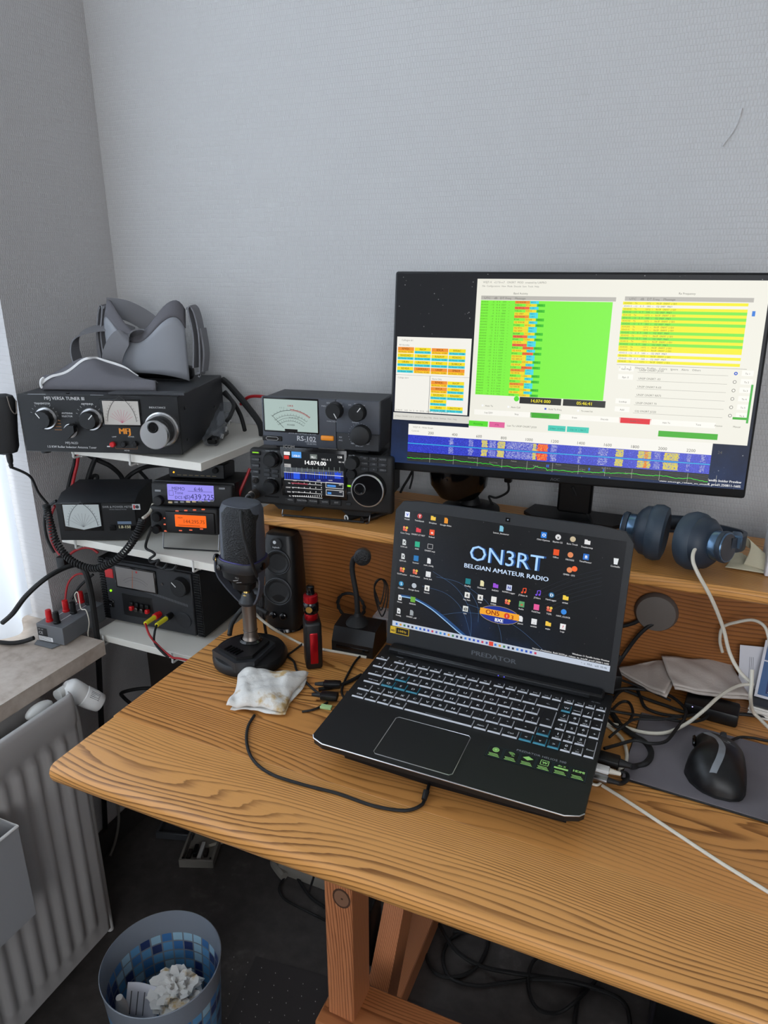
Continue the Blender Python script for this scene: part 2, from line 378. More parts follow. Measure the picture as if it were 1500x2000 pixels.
# small repair blister in the wallpaper
mb.tube([(-.01, YB, 1.62), (.005, YB + .0005, 1.645), (.01, YB, 1.67)], .0025, 6); struct('wall_back', mb)
mb = MB().use('wallpaper_left')                                   # wall with the window opening y -1.3 .. 0.99
mb.box(XL - .28, WE, 0, XL, YB, ZC); mb.box(XL - .28, -1.3, 0, XL, WE, SILL - .033); mb.box(XL - .28, -1.3, 2.42, XL, WE, ZC); mb.box(XL - .28, -2.6, 0, XL, -1.3, ZC)
struct('wall_left', mb)
mb = MB().use('room_paint'); mb.box(2.3, -2.6, 0, 2.4, YB, ZC); struct('wall_right', mb)
mb = MB().use('room_paint'); mb.box(XL, -2.6, 0, -.1, -2.5, ZC); mb.box(1.9, -2.6, 0, 2.3, -2.5, ZC); mb.box(-.1, -2.6, 0, 1.9, -2.5, .9); mb.box(-.1, -2.6, 2.5, 1.9, -2.5, ZC); struct('wall_front', mb)
wf = MB().use('white_plastic'); xw = XL - .22
for a, b in ((-1.3, -1.24), (-.2, -.13), (.962, WE)): wf.box(xw - .03, a, SILL, xw + .03, b, 2.42, .004)
wf.box(xw - .03, -1.3, SILL, xw + .03, WE, SILL + .06, .004); wf.box(xw - .03, -1.3, 2.36, xw + .03, WE, 2.42, .004)
w1 = struct('window_1', wf)
mat('pane_glass', '#ffffff', .02, alpha=.12)
g = MB().use('pane_glass'); g.box(xw - .003, -1.24, SILL + .06, xw + .003, -.2, 2.36); g.build('pane', w1)
g = MB().use('pane_glass'); g.box(xw - .003, -.13, SILL + .06, xw + .003, .93, 2.36); g.build('pane', w1)
mb = MB().use('sill_stone'); mb.prism([(XL - .2, -1.3), (-1.085, -1.3), (-1.085, 1.0), (XL, 1.0), (XL, WE - .001), (XL - .2, WE - .001)], lambda a, b, c: (a, b, c), SILL - .032, SILL); struct('window_sill', mb)
mat('baseboard_dark', '#33302f', .5)
mb = MB().use('baseboard_dark'); mb.box(XL, -2.5, 0, XL + .012, YB, .075, .003); struct('baseboard_left', mb)
mb = MB().use('baseboard_dark'); mb.box(XL + .012, YB - .012, 0, 2.3, YB, .075, .003); struct('baseboard_back', mb)

# curtain hanging in the window recess
cu = MB().use('voile')
def cf(u, v_):
    y = -1.2 + u * 2.215; ph = y * 62
    z = SILL + .012 + v_ * 1.66
    a = .018 * (1 - .5 * v_)
    return (XL - .045 + a * math.sin(ph + .5 * math.sin(y * 17)) + .012 * math.sin(y * 23 + v_ * 2) + .02 * (1 - v_) * math.sin(y * 9), y, z)
cu.grid(cf, 260, 10)
cu.build('curtain', label='sheer white curtain hanging in the window recess at the left', cat='curtain')
# wood desk -------------------------------------------------------------
yaw_d = 0.0
dk = thing('desk', 'honey coloured pine desk with rounded front edge and post leg', 'desk', frame((-.745, .558, DESK)))
W_, D_, T_ = 1.9, YB - .558 - .002, .030
ys = [0.0, .125, .27, .40, .535, .66, D_]
for i in range(6):
    y0, y1 = ys[i], ys[i + 1]; p = MB().use('pine_board_%d' % i)
    if i == 0:   # bull-nosed front board
        prof = [(y1, 0), (.010, 0), (.004, -.002), (.001, -.006), (-.001, -.012), (.0, -.019), (.003, -.026), (.009, -T_), (y1, -T_)]
        R = [[(x, a, b) for a, b in prof] for x in (0, .003, .01, W_)]
        R[0] = [(0.0, a + (.006 if a < .05 else 0), b * .8 - .003) for a, b in prof]; p.rings(R)
    else: p.box(0, y0, -T_, W_, y1, 0, .0006)
    p.build('plank', dk)
# post, brace, foot, rail of the trestle
pm = MB().use('pine_post'); pm.box(.318, .19, -.745, .366, .255, -T_, .003); pm.build('leg', dk)
kn = MB().use(mat('knot_ring', '#4e3527', .5)); disc(kn, .349, -.275, .0155, lambda a, b: (a, .1896, b), 24, .019); kn.use(mat('knot_core', '#7d5a44', .5)); disc(kn, .349, -.275, .0125, lambda a, b: (a, .1893, b), 24, .0155); kn.use(mat('knot_ring')); disc(kn, .350, -.275, .002, lambda a, b: (a, .1890, b), 10); kn.flat('knot', dk)
pm = MB().use('pine_post'); pm.M = Matrix.Translation((.350, .235, -.735)); pm.prism([(0, 0), (.08, 0), (.50, .70), (.42, .70)], lambda a, b, c: (c, a, b), -.014, .026); pm.M = Matrix.Identity(4); pm.build('brace', dk)
pm = MB().use('pine_post'); pm.box(.285, .12, -.7975, .365, .70, -.745, .003); pm.build('foot', dk)
pm = MB().use('pine_rail'); pm.box(.305, .165, -.590, W_, .262, -.535, .004); pm.build('stretcher', dk)
pm = MB().use('pine_post'); pm.box(.366, .205, -.785, W_, .25, -.71, .003); pm.build('rail', dk)
# raised shelf on the desk
ds = thing('desk_shelf', 'pine monitor shelf standing along the back of the desk', 'shelf', frame((-.725, 1.05, DESK)))
p = MB().use('pine_board_2'); ht = SH - DESK
prof = [(.24, 0), (.006, 0), (.001, -.004), (0, -.0095), (.001, -.015), (.006, -.019), (.24, -.019)]
p.rings([[(x, a, ht + b) for a, b in prof] for x in (0, 1.85)]); p.build('shelf_board', ds)
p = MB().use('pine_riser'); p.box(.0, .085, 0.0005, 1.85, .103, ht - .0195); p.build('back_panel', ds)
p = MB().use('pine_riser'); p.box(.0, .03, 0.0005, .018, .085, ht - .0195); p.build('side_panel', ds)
# ------------------------------------------------------------------ white wall shelves
def wall_shelf(label, x0, x1, z, hooks, grp):
    t_ = thing('wall_shelf', label, 'shelf', frame((x0, 1.02, z)), grp)
    m_ = MB().use('white_board'); m_.box(0, 0, -.016, x1 - x0, YB - 1.021, 0, .0008); m_.build('board', t_)
    for hx in hooks:
        b_ = MB().use('white_metal')
        b_.box(hx - .0025, .012, -.024, hx + .0025, YB - 1.02 - .01, -.0162); b_.box(hx - .008, YB - 1.034, -.05, hx + .008, YB - 1.0205, -.0162)
        b_.tube([(hx, .03, -.02), (hx, -.003, -.021), (hx, -.006, -.014), (hx, -.0055, .002)], .0022, 6); b_.build('bracket', t_)
wall_shelf('top white wall shelf carrying the antenna tuner', -1.122, -.806, S1, [.012, .155], None)
wall_shelf('middle white wall shelf carrying the radio heads', -1.186, -.786, S2, [.045, .345], None)
wall_shelf('lowest white wall shelf under the power supply', -1.132, -.765, S3 if False else SILL, [.03, .215], None)
# ------------------------------------------------------------------ small builders
def knob(M, px, py, r, depth, parent, m_='black', name='knob', skirt=None, flutes=0, line_=None, y=0.0, mark=0.6, n=28, dx=0):
    x, z = fxz(M, px, py, y - depth * .6); k = MB()
    if skirt: k.use(skirt[1]); k.lathe([(skirt[0], 0), (skirt[0], .004), (skirt[0] * .93, .006), (r, .006)], (x, y, z), (0, -1, 0), n)
    k.use(m_)
    if flutes:
        R = []
        for h, q in ((0, 1.0), (depth * .9, .97), (depth, .90)):
            R.append([(x + (r * q * (1 - .05 * (j % 2))) * math.cos(2 * math.pi * j / (2 * flutes)), y - h, z + (r * q * (1 - .05 * (j % 2))) * math.sin(2 * math.pi * j / (2 * flutes))) for j in range(2 * flutes)])
        k.rings(R)
    else: k.lathe([(r * 1.03, 0), (r, depth * .15), (r * .96, depth * .92), (r * .88, depth)], (x, y, z), (0, -1, 0), n)
    if line_:
        k.use('white_plastic'); c, s_ = math.cos(mark), math.sin(mark)
        line(k, [(x + c * r * .25, z + s_ * r * .25), (x + c * r * .9, z + s_ * r * .9)], r * .1, fy(-(y - depth - .0003)))
    return k.build(name, parent)
def bt(M, px, py, w_, h, parent, m_='charcoal', d=.002, name='button', y=0.0, bev=.0006):
    x, z = fxz(M, px, py, y); k = MB().use(m_); k.box(x - w_ / 2, y - d, z - h / 2, x + w_ / 2, y + .001, z + h / 2, bev); return k.build(name, parent)
def case(M, w_, h, d, parent, m_='black', bev=.003, name='case', feet=True, y0=0):
    k = MB().use(m_); k.box(0, y0, 0, w_, d, h, bev, 2); o = k.build(name, parent)
    if feet:
        for fx in (.14, .86):
            for q in (.12, .88):
                f = MB().use('black_rubber'); f.lathe([(.007, -.0078), (.008, -.006), (.008, .0003)], (w_ * fx, d * q, 0), (0, 0, 1), 14); f.build('foot', parent)
    return o
def lab(mb, M, s_, px, py, size, col='#c9c9c9', off=.0004, align='C', **k):
    mb.use(ink(col)); x, z = fxz(M, px, py, -off); text(mb, s_, x, z - size * .35, size, fy(off), align, **k)
def arc(mb, cx, cz, r, a0, a1, wd, fn, n=18, ry=None):
    ry = ry or r
    line(mb, [(cx + r * math.cos(math.radians(a0 + (a1 - a0) * i / n)), cz + ry * math.sin(math.radians(a0 + (a1 - a0) * i / n))) for i in range(n + 1)], wd, fn)
def cross_scale(mb, x0, z0, x1, z1, col, fn, red='#b0506a'):
    """crossed needle meter print"""
    w_, h = x1 - x0, z1 - z0; mb.use(ink(col)); cx = (x0 + x1) / 2
    arc(mb, x0 + w_ * .95, z0 + h * .05, w_ * .88, 178, 118, h * .022, fn); arc(mb, x1 - w_ * .95, z0 + h * .05, w_ * .88, 2, 62, h * .022, fn)
    for i in range(11):
        for sg, ox in ((1, x0 + w_ * .95), (-1, x1 - w_ * .95)):
            a = math.radians(176 - i * 5.6); c, s_ = math.cos(a) * sg, math.sin(a)
            line(mb, [(ox + c * w_ * .9, z0 + h * .05 + s_ * w_ * .9), (ox + c * w_ * .94, z0 + h * .05 + s_ * w_ * .94)], h * .012, fn)
    mb.use(ink(red))
    for i in range(9):
        a = math.radians(30 + i * 15); line(mb, [(cx, z0 + h * .04), (cx + math.cos(a) * h * .62, z0 + h * .04 + math.sin(a) * h * .62)], h * .009, fn)

# ------------------------------------------------------------------ antenna tuner (top shelf)
TM = frame((-1.145, .940, S1 + .008), .32); TW, TH, TD = .303, .107, .262
tu = thing('antenna_tuner', 'large black antenna tuner with silver crank knob on the top white shelf', 'radio equipment', TM)
k = MB().use('charcoal'); k.box(0, .0, 0, TW, TD, TH, .0012); k.build('case', tu)
k = MB().use('mat_lid' if 'mat_lid' in MATS else 'black'); k.box(-.0008, -.0022, -.0008, TW + .0008, .002, TH + .0008, .0008)
k.use('steel'); k.box(.02, -.0024, TH + .0002, .055, -.0006, TH + .001); k.box(.14, -.0024, TH + .0002, .165, -.0006, TH + .001); k.build('front_panel', tu)
for fx, fy_ in ((.04, .10), (.26, .09), (.04, .21), (.26, .21)):
    f = MB().use('black_rubber'); f.lathe([(.011, -.0078), (.012, -.005), (.011, .0003)], (fx, fy_, 0), (0, 0, 1), 14); f.build('foot', tu)
f = MB().use('black_rubber'); f.lathe([(.009, -.006), (.010, .0003)], (.03, .012, 0), (0, 0, 1), 14); f.build('foot', tu)
for yy, zz in ((.03, .02), (.03, .08), (.2, .05)):
    s_ = MB().use('black_gloss'); s_.lathe([(.003, 0), (.003, .001), (.001, .0018)], (TW, yy, zz), (1, 0, 0), 10); s_.build('screw', tu)
s_ = MB().use('black_gloss'); s_.lathe([(.0035, 0), (.0035, .0015), (.001, .0022)], (.09, .012, TH), (0, 0, 1), 10); s_.build('screw', tu)
knob(TM, 85, 819, .0175, .020, tu, flutes=12, skirt=(.0215, 'silver'), line_=1, mark=2.2, y=-.002)
knob(TM, 174, 821, .0175, .020, tu, flutes=12, skirt=(.0215, 'silver'), line_=1, mark=.8, y=-.002)
x, z = fxz(TM, 131, 843, -.012); k = MB().use('silver'); k.lathe([(.013, 0), (.013, .004), (.011, .005)], (x + .003, -.002, z), (0, -1, 0), 24)
k.use('black'); k.M = Matrix.Translation((x + .003, 0, z)) @ Matrix.Rotation(-.72, 4, 'Y'); k.prism([(-.018, 0), (-.010, .009), (.010, .009), (.018, 0), (.010, -.009), (-.010, -.009)], lambda a, b, c: (a, c, b), -.007, -.018); k.M = Matrix.Identity(4); k.build('selector_knob', tu)
x, z = fxz(TM, 306, 846, -.018); k = MB().use('silver'); k.lathe([(.0325, 0), (.0325, .006), (.030, .008)], (x + .005, -.002, z + .004), (0, -1, 0), 36)
k.use('black_rubber'); k.lathe([(.026, .0), (.026, .02)], (x + .005, -.008, z + .004), (0, -1, 0), 36); k.use('silver'); k.lathe([(.0255, .018), (.0265, .020), (.0265, .029), (.025, .031)], (x + .003, -.008, z + .001), (0, -1, 0), 40)
k.use('black_gloss'); k.lathe([(.010, 0), (.010, .002), (.008, .0022), (.007, .001)], (x + .003, -.0385, z + .015), (0, -1, 0), 20); ck = k.build('crank_knob', tu)
x0, z0 = fxz(TM, 203, 829); x1, z1 = fxz(TM, 272, 782)
k = MB().use('black_gloss'); k.box(x0 - .002, -.004, z0 - .002, x1 + .002, -.0015, z1 + .002, .0008); k.use(mat('meter_face', '#b9b3ab', .5)); k.box(x0 + .004, -.0046, z0 + .001, x1 - .001, -.0035, z1 - .001); mt = k.build('meter', tu)
k = MB(); cross_scale(k, x0 + .006, z0 + .003, x1 - .003, z1 - .003, '#33302e', fy(.0049), '#c0406a'); k.flat('scale', mt)
p = MB()
lab(p, TM, 'MFJ VERSA TUNER III', 125, 778, .0085, '#d8d8d8', .0026, bold=.03); lab(p, TM, 'TRANSMITTER', 82, 788, .0048, off=.0026, bold=.04); lab(p, TM, 'ANTENNA', 170, 789, .0048, off=.0026, bold=.04)
lab(p, TM, 'ANTENNA', 131, 807, .0045, off=.0026); lab(p, TM, 'SELECTOR', 131, 813, .0045, off=.0026); lab(p, TM, 'INDUCTANCE', 307, 796, .0048, off=.0026, bold=.04)
lab(p, TM, 'MFJ-962D', 140, 865, .0062, off=.0026, bold=.03); lab(p, TM, '1.5 KW Roller Inductor Antenna Tuner', 140, 873, .0060, '#d8d8d8', .0026, bold=.03)
lab(p, TM, 'MFJ', 243, 842, .0155, '#e08a1a', .0026, bold=.09); lab(p, TM, 'LAMP', 223, 853, .0035, off=.0026); lab(p, TM, 'POWER', 256, 853, .0035, off=.0026); lab(p, TM, 'METER', 248, 880, .0035, off=.0026)
for cx_, cy_ in ((85, 819), (174, 821)):
    x, z = fxz(TM, cx_ + 2, cy_ - 4, -.0026); p.use(ink('#a0a0a0'))
    for i in range(11):
        a = math.radians(-10 + 17 * i); line(p, [(x + math.cos(a) * .024, z + math.sin(a) * .024), (x + math.cos(a) * .0275, z + math.sin(a) * .0275)], .0007, fy(.0026))
p.use(ink('#8a5a2a'))
for i in range(4): x, z = fxz(TM, 104 + i, 822 + i * 6, -.0026); rect(p, x, z, x + .014, z + .0016, fy(.0026))
x, z = fxz(TM, 226, 876, -.0026); line(p, [(x, z + .006), (x, z), (x + .042, z), (x + .042, z + .006)], .0006, fy(.0026)); x, z = fxz(TM, 212, 872, -.0026); p.use(ink('#d8d8d8')); rect(p, x - .003, z - .001, x + .003, z + .001, fy(.0026))
p.flat('lettering', tu)
for a, m_ in ((222, 'red_plastic'), (244, 'black'), (266, 'black')):
    x, z = fxz(TM, a, 867 + (a - 222) * -.02); b = MB().use(m_); b.lathe([(.0052, 0), (.0052, .005), (.004, .0065)], (x, -.002, z), (0, -1, 0), 16); b.build('push_button', tu)
# flat black strip lying on the tuner
x, y = fxy(TM, 215, 770, TH); x1, y1 = fxy(TM, 350, 764, TH)
st = thing('foam_strip', 'thin flat black strip lying along the front edge of the tuner lid', 'strip', TM @ Matrix.Translation((x, .006, TH + .0006)))
s_ = MB().use('dark_grey'); s_.prism([(0, 0), (.005, .022), (.135, .022), (.142, .002), (.07, .004)], lambda a, b, c: (a, b, c), 0, .004); s_.build('strip', st)
# ------------------------------------------------------------------ VR headset, standing on its face at the back of the tuner
HM = TM @ Matrix.Translation((.185, .195, TH + .0005)) @ Matrix.Rotation(-.12, 4, 'Z'); 
vr = thing('vr_headset', 'grey virtual reality headset with straps on top of the tuner', 'headset', HM)
def shell(u, v_):   # u around the front (-1..1), v height
    a = (u - .5) * 2.2; rx, ry = .087, .052
    q = abs(math.sin(a)) ** 1.0
    x = rx * math.sin(a) * 1.12; y = -ry * math.cos(a) * 1.0
    top = .078 + .050 * (1 - math.cos(math.pi * min(1, abs(u - .47) * 2.5))) / 2 - .022 * (max(0, abs(u - .5) - .38) / .12) ** 2 ; bot = .002 + .018 * (1 - (2 * abs(u - .5)) ** 2)
    return x, y, bot + (top - bot) * v_
k = MB().use('headset_grey'); k.grid(lambda u, v_: shell(u, v_), 30, 8); k.build('shell', vr, solid=.006)
k = MB().use('fabric_grey'); k.grid(lambda u, v_: (shell(u, 1)[0] * (1 - .04 * v_), shell(u, 1)[1] + .012 * v_, shell(u, 1)[2] + .034 * v_ * (.5 + abs(u - .5))), 30, 4); k.build('face_gasket', vr, solid=.007)
k = MB().use('black'); k.box(-.085, -.012, .001, .085, .014, .03, .01, 3); k.build('visor_lens_housing', vr)
for sg in (-1, 1):
    k = MB().use('strap_grey'); k.ribbon([(sg * .098, -.012, .028), (sg * .102, -.008, .09), (sg * .094, -.004, .142), (sg * .104, -.002, .138), (sg * .112, -.004, .09), (sg * .108, -.006, .02), (sg * .103, -.008, .016)], (0, 1, .1), .026, .003); k.build('side_strap', vr)
    k = MB().use('strap_grey'); k.tube([(sg * .092, -.016, .143), (sg * .092, .012, .143)], .003, 8, sm=False); k.build('buckle', vr); k = MB().use('strap_grey'); k.tube([(sg * .102, -.014, .018), (sg * .102, .006, .018)], .0028, 8, sm=False); k.build('buckle', vr)
    k = MB().use('strap_grey'); k.ribbon([(sg * .112, -.002, .02), (sg * .118, -.001, .06), (sg * .114, 0, .105)], (0, 1, 0), .024, .004); k.build('strap_tab', vr)
k = MB().use('strap_grey'); k.ribbon([(.004, -.040, .094), (-.022, -.062, .092), (-.045, -.072, .06), (-.058, -.074, .006)], (1, .25, .25), .040, .003); k.build('top_strap', vr)
k = MB().use('strap_grey'); k.ribbon([(-.112, -.012, .02), (-.148, -.035, .03), (-.150, -.04, .075), (-.125, -.03, .098), (-.07, -.012, .105), (-.04, .0, .095)], (0, .9, .35), .03, .003); k.build('rear_strap', vr)
k = MB().use('strap_grey'); k.ribbon([(-.095, .0, .142), (-.06, .018, .135), (-.02, .03, .11), (.0, .035, .08)], (.2, .3, 1), .04, .003); k.build('rear_strap', vr)
# folded grey cover with white edging in front of the headset
cl = thing('headset_cover', 'folded dark grey fabric cover with white edging lying on the tuner', 'fabric cover', TM @ Matrix.Translation((.036, .048, TH + .001)))
def cov(u, v_):
    x = -.012 + u * .222 - .02 * v_; y = -.004 + .060 * v_ + .010 * math.sin(u * 3) * v_
    hump = .035 * math.exp(-((u - .42) / .25) ** 2) * math.sin(min(1, v_ * 1.1) * 1.6)
    z = .018 * math.sin(min(v_ / .22, 1) * math.pi / 2) + hump + .004 * math.sin(u * 14 + v_ * 5) * v_
    return x, y, z * (1 - .75 * max(0, u - .72) / .28 * v_) + .001
k = MB().use('fabric_grey'); k.grid(cov, 40, 18); k.build('fabric', cl, solid=.0035)
k = MB().use('fabric_grey'); k.prism([(-.012, -.003), (.196, -.003), (.19, .05), (-.012, .05)], lambda a, b, c: (a, b, c), 0, .0055); k.build('lower_fold', cl)
k = MB().use('white_trim'); k.ribbon([tuple(Vector(cov(u, min(1, .06 + 1.4 * u if u < .45 else .7 + .3 * u))) + Vector((0, -.002, .003))) for u in [i / 18 * .82 for i in range(19)]], (0, .3, 1), .0045, .003); k.tube([(-.0135, -.003, .003), (-.0145, -.004, .009), (-.0125, -.0045, .0175), (-.011, .002, .021)], .0028, 6); k.build('edging', cl)
# clear plastic wrapped adapter on the top shelf
PM = frame((at(445, 868, z=S1)[0] - .012, 1.115, S1 + .0005), .32)
bg = thing('plastic_bag', 'clear crumpled plastic bag of black adapters on the top white shelf', 'bag', PM)
def bag(u, v_):
    a = u * 2 * math.pi; rr = 1 + .10 * math.sin(a * 5 + v_ * 9) + .06 * math.sin(a * 9 - v_ * 14)
    return (.018 * math.cos(a) * rr * (1 - .2 * v_), .012 + .11 * v_ + .004 * math.sin(a * 3), .013 + .012 * math.sin(a) * rr + .045 * v_)
k = MB().use('bag_plastic'); k.grid(bag, 26, 16); k.build('wrap', bg, sharp=20)
k = MB().use('black_gloss'); k.box(-.011, .015, .004, .009, .10, .016, .003); k.build('adapter', bg)
for i in range(3):
    k = MB().use('silver'); k.lathe([(.004, 0), (.004, .008), (.003, .009)], (.014, .03 + .028 * i, .014 + .008 * i), (.3, 0, 1), 12); k.build('connector', bg)
# hand microphone hanging beside the tuner
HMi = frame((-1.184, .925, S1 + .002), .75)
hmn = thing('hand_microphone', 'black hand microphone hanging at the left of the antenna tuner', 'microphone', HMi)
k = MB().use('black_matte')
R = []
for z, w_, d in ((-.002, .006, .006), (.002, .020, .012), (.012, .024, .014), (.04, .026, .0155), (.075, .030, .017), (.098, .031, .017), (.108, .027, .014), (.112, .018, .008)):
    R.append([(w_ * math.copysign(abs(math.cos(a)) ** .6, math.cos(a)), d * math.copysign(abs(math.sin(a)) ** .7, math.sin(a)), z) for a in [2 * math.pi * j / 24 for j in range(24)]])
k.rings(R); k.build('body', hmn)
k = MB().use('black_gloss'); k.box(-.0335, -.008, .055, -.026, .008, .078, .003); k.build('talk_button', hmn)
k = MB().use('black_rubber'); k.lathe([(.0045, 0), (.006, -.004), (.0055, -.016), (.0038, -.022), (.0045, -.024), (.003, -.03)], (0.004, 0, .0), (0, 0, 1), 14); k.build('strain_relief', hmn)
k = MB().use('gunmetal'); k.tube([(.020, -.016, .11), (.024, -.020, .085), (.031, -.019, .078), (.033, -.01, .10)], .0012, 6); k.build('hanger_wire', hmn)
p0 = HMi @ Vector((.004, 0, -.028))
cable('microphone_lead', 'thin black lead running down from the hanging hand microphone', [p0, at(58, 930, y=.95), at(75, 962, y=.97), at(93, 984, y=.985)], .0026, 'black_rubber')
# coiled cord
path = smooth_path([at(90, 986, y=.985), at(98, 1020, y=.985), at(112, 1062, y=.985), at(140, 1095, y=.98), at(180, 1110, y=.98), at(215, 1101, y=.98), at(245, 1076, y=.985), at(268, 1042, y=.99), at(279, 1014, y=1.0)], 60)
L = len(path); turns = 62; hp = []
for i in range(turns * 9):
    f = i / (turns * 9 - 1) * (L - 1.001); a = int(f); c = path[a].lerp(path[a + 1], f - a); t_ = (path[a + 1] - path[a]).normalized(); u = t_.cross(Vector((0, 1, 0))).normalized(); w_ = t_.cross(u); q = i / 9 * 2 * math.pi
    hp.append(c + (u * math.cos(q) + w_ * math.sin(q)) * .0062)
k = MB().use('black_rubber'); k.tube(hp, .0020, 6, sm=False); k.build('spiral_cable', label='black coiled microphone cord looping in front of the middle shelf', cat='cable')
cable('grey_connector_lead', 'short pale grey plug end joining the coiled cord to the radio', [at(279, 1012, y=1.0), at(285, 1008, y=1.01), at(293, 1000, y=1.03), at(299, 985, y=1.05)], .0032, 'white_cable')
# ------------------------------------------------------------------ SWR meter on the middle shelf
yw = math.atan2(1.07 - .995, -1.02 + 1.156)
SM = frame((-1.156, .995, S2 + .004), .42); sw, sh, sd = .158, .080, .125
sm = thing('power_meter', 'black cross needle power meter at the left of the middle shelf', 'meter', SM)
k = MB().use('charcoal'); k.prism([(0, 0), (0, sh * .97), (.004, sh), (.03, sh + .012), (sd, sh + .012), (sd, 0)], lambda a, b, c: (c, a, b), 0, sw); k.build('case', sm, sharp=25)
k = MB().use('black'); k.box(-.001, -.003, -.001, sw + .001, .0005, sh + .0005, .0015); k.build('front_panel', sm)
for q in (.02, sw - .02):
    for e in (.03, .1): f = MB().use('black_rubber'); f.box(q - .006, e - .006, -.0038, q + .006, e + .006, .0002); f.build('foot', sm)
x0, z0 = fxz(SM, 130, 1034, -.003); x1, z1 = fxz(SM, 193, 985, -.003)
k = MB().use('black_gloss'); k.box(x0 - .004, -.0045, z0 - .003, x1 + .004, -.0025, z1 + .003, .001); k.use(mat('meter_pale', '#b4bab8', .35)); 
w_ = x1 - x0; k.prism([(x0, z1), (x1, z1), (x1, z0 + .008), (x0 + w_ * .5, z0), (x0, z0 + .008)], lambda a, b, c: (a, c, b), -.0052, -.004); mt = k.build('meter', sm)
k = MB(); cross_scale(k, x0 + .002, z0 + .004, x1 - .002, z1 - .002, '#3a3c40', fy(.0054), '#77797c'); k.flat('scale', mt)
p = MB(); lab(p, SM, 'SWR & POWER METER', 230, 990, .0062, '#9a9c9e', .0034); lab(p, SM, 'CROSS NEEDLE METER', 230, 995, .0035, '#77797c', .0034)
lab(p, SM, '1.8-150', 243, 1029, .0085, '#d8d0a8', .0034, bold=.05); p.use(ink('#5d6f86')); x, z = fxz(SM, 243, 1021, -.0034); rect(p, x - .014, z - .003, x + .014, z + .003, fy(.0034))
p.use(ink('#b8bbbd')); x, z = fxz(SM, 266, 990, -.0034); rect(p, x - .008, z - .006, x + .008, z + .006, fy(.0034)); p.use(ink('#2a2b2d')); disc(p, x + .002, z, .0038, fy(.0036)); p.use(ink('#b03a3a')); rect(p, x - .006, z - .004, x - .002, z + .004, fy(.0037)); p.flat('lettering', sm)
for a, w_ in ((221, .012), (262, .012)): bt(SM, a, 1030, w_, .011, sm, 'black_gloss', .004, 'slide_switch', -.003)
# ------------------------------------------------------------------ two mobile radio heads and a small box behind
RM = frame((-.945, 1.035, S2 + .0955), .27, .10)
ra = thing('mobile_transceiver', 'black mobile radio with lilac display on the middle shelf', 'radio', RM)
x0, z0 = fxz(RM, 300, 987); x1, z1 = fxz(RM, 447, 947); bw, bh = .166, .046
k = MB().use('black'); k.box(0, .012, .004, bw, .13, bh + .002, .004, 2); k.build('case', ra)
k = MB().use('black_matte'); k.box(0, 0, 0, bw, .014, bh, .006, 3); k.build('front_panel', ra)
dx0, dz0 = fxz(RM, 328, 976); dx1, dz1 = fxz(RM, 417, 949)
k = MB().use(em('#9a92f4', .95)); k.box(dx0, -.0012, dz0, dx1, .001, dz1, .0006); dp = k.build('display', ra)
p = MB(); p.use(em('#3c3a90', .55)); f_ = fy(.0016); W1, H1 = dx1 - dx0, dz1 - dz0
text(p, '439.225', dx0 + W1 * .50, dz0 + H1 * .1, H1 * .50, f_, sx=.95); text(p, 'MEMO', dx0 + W1 * .1, dz0 + H1 * .64, H1 * .3, f_); text(p, '6:46', dx0 + W1 * .58, dz0 + H1 * .64, H1 * .34, f_); rect(p, dx0 + W1 * .45, dz0 + H1 * .6, dx0 + W1 * .97, dz0 + H1 * .62, f_)
line(p, [(dx0 + W1 * .04, dz0 + H1 * .3), (dx0 + W1 * .13, dz0 + H1 * .3), (dx0 + W1 * .13, dz0 + H1 * .6), (dx0 + W1 * .04, dz0 + H1 * .6), (dx0 + W1 * .04, dz0 + H1 * .3)], .0006, f_); text(p, '(S)', dx0 + W1 * .37, dz0 + H1 * .12, H1 * .36, f_); text(p, 'Tone', dx0 + W1 * .16, dz0 + H1 * .4, H1 * .26, f_); text(p, 'DCS N', dx0 + W1 * .16, dz0 + H1 * .1, H1 * .26, f_); p.flat('digits', dp)
for i in range(8): bt(RM, 333 + i * 11.6, 981 - i * .4, .0085, .0038, ra, mat('key_lit', '#c8b48a', .4) if i in (0, 3, 4) else 'steel', .0014, 'button')
knob(RM, 309, 978, .0095, .011, ra); 
for q in (309, 434): bt(RM, q, 958 - (q > 400) * 4, .013, .0045, ra, 'steel', .0016, 'function_key')
OM = frame((-.952, 1.030, S2 + .0015), .26, .05)
ora = thing('radio_control_head', 'black radio control head with glowing orange display on wire stand', 'radio', OM)
k = MB().use('black_matte'); k.box(0.000, 0, .036, .142, .016, .092, .007, 3); k.box(.01, .016, .040, .13, .10, .088, .003); k.build('case', ora)
k = MB().use('black'); k.box(.034, -.004, .040, .136, .002, .083, .006, 3); k.build('bezel', ora)
dx0, dz0 = fxz(OM, 343, 1028, -.004); dx1, dz1 = fxz(OM, 402, 1008, -.004)
k = MB().use(em('#ff6a12', 1.0)); k.box(dx0, -.0052, dz0, dx1, -.003, dz1, .0006); dp = k.build('display', ora)
p = MB(); p.use(em('#8a3306', .6)); f_ = fy(.0055); W1, H1 = dx1 - dx0, dz1 - dz0; text(p, '144,295.75', dx0 + W1 * .26, dz0 + H1 * .34, H1 * .42, f_); rect(p, dx0 + W1 * .1, dz0 + H1 * .12, dx0 + W1 * .8, dz0 + H1 * .16, f_); text(p, 'MEM', dx0 + W1 * .1, dz0 + H1 * .7, H1 * .2, f_); p.flat('digits', dp)
am = em('#ff7a58', .75)
for px_, py_ in ((346, 998), (363, 997), (380, 996), (397, 995), (323, 1012), (323, 1024), (324, 1037), (353, 1036), (373, 1035), (394, 1033)): bt(OM, px_, py_, .0066, .0024, ora, am, .0016, 'lit_key', -.003 if px_ > 340 and py_ > 1030 else 0)
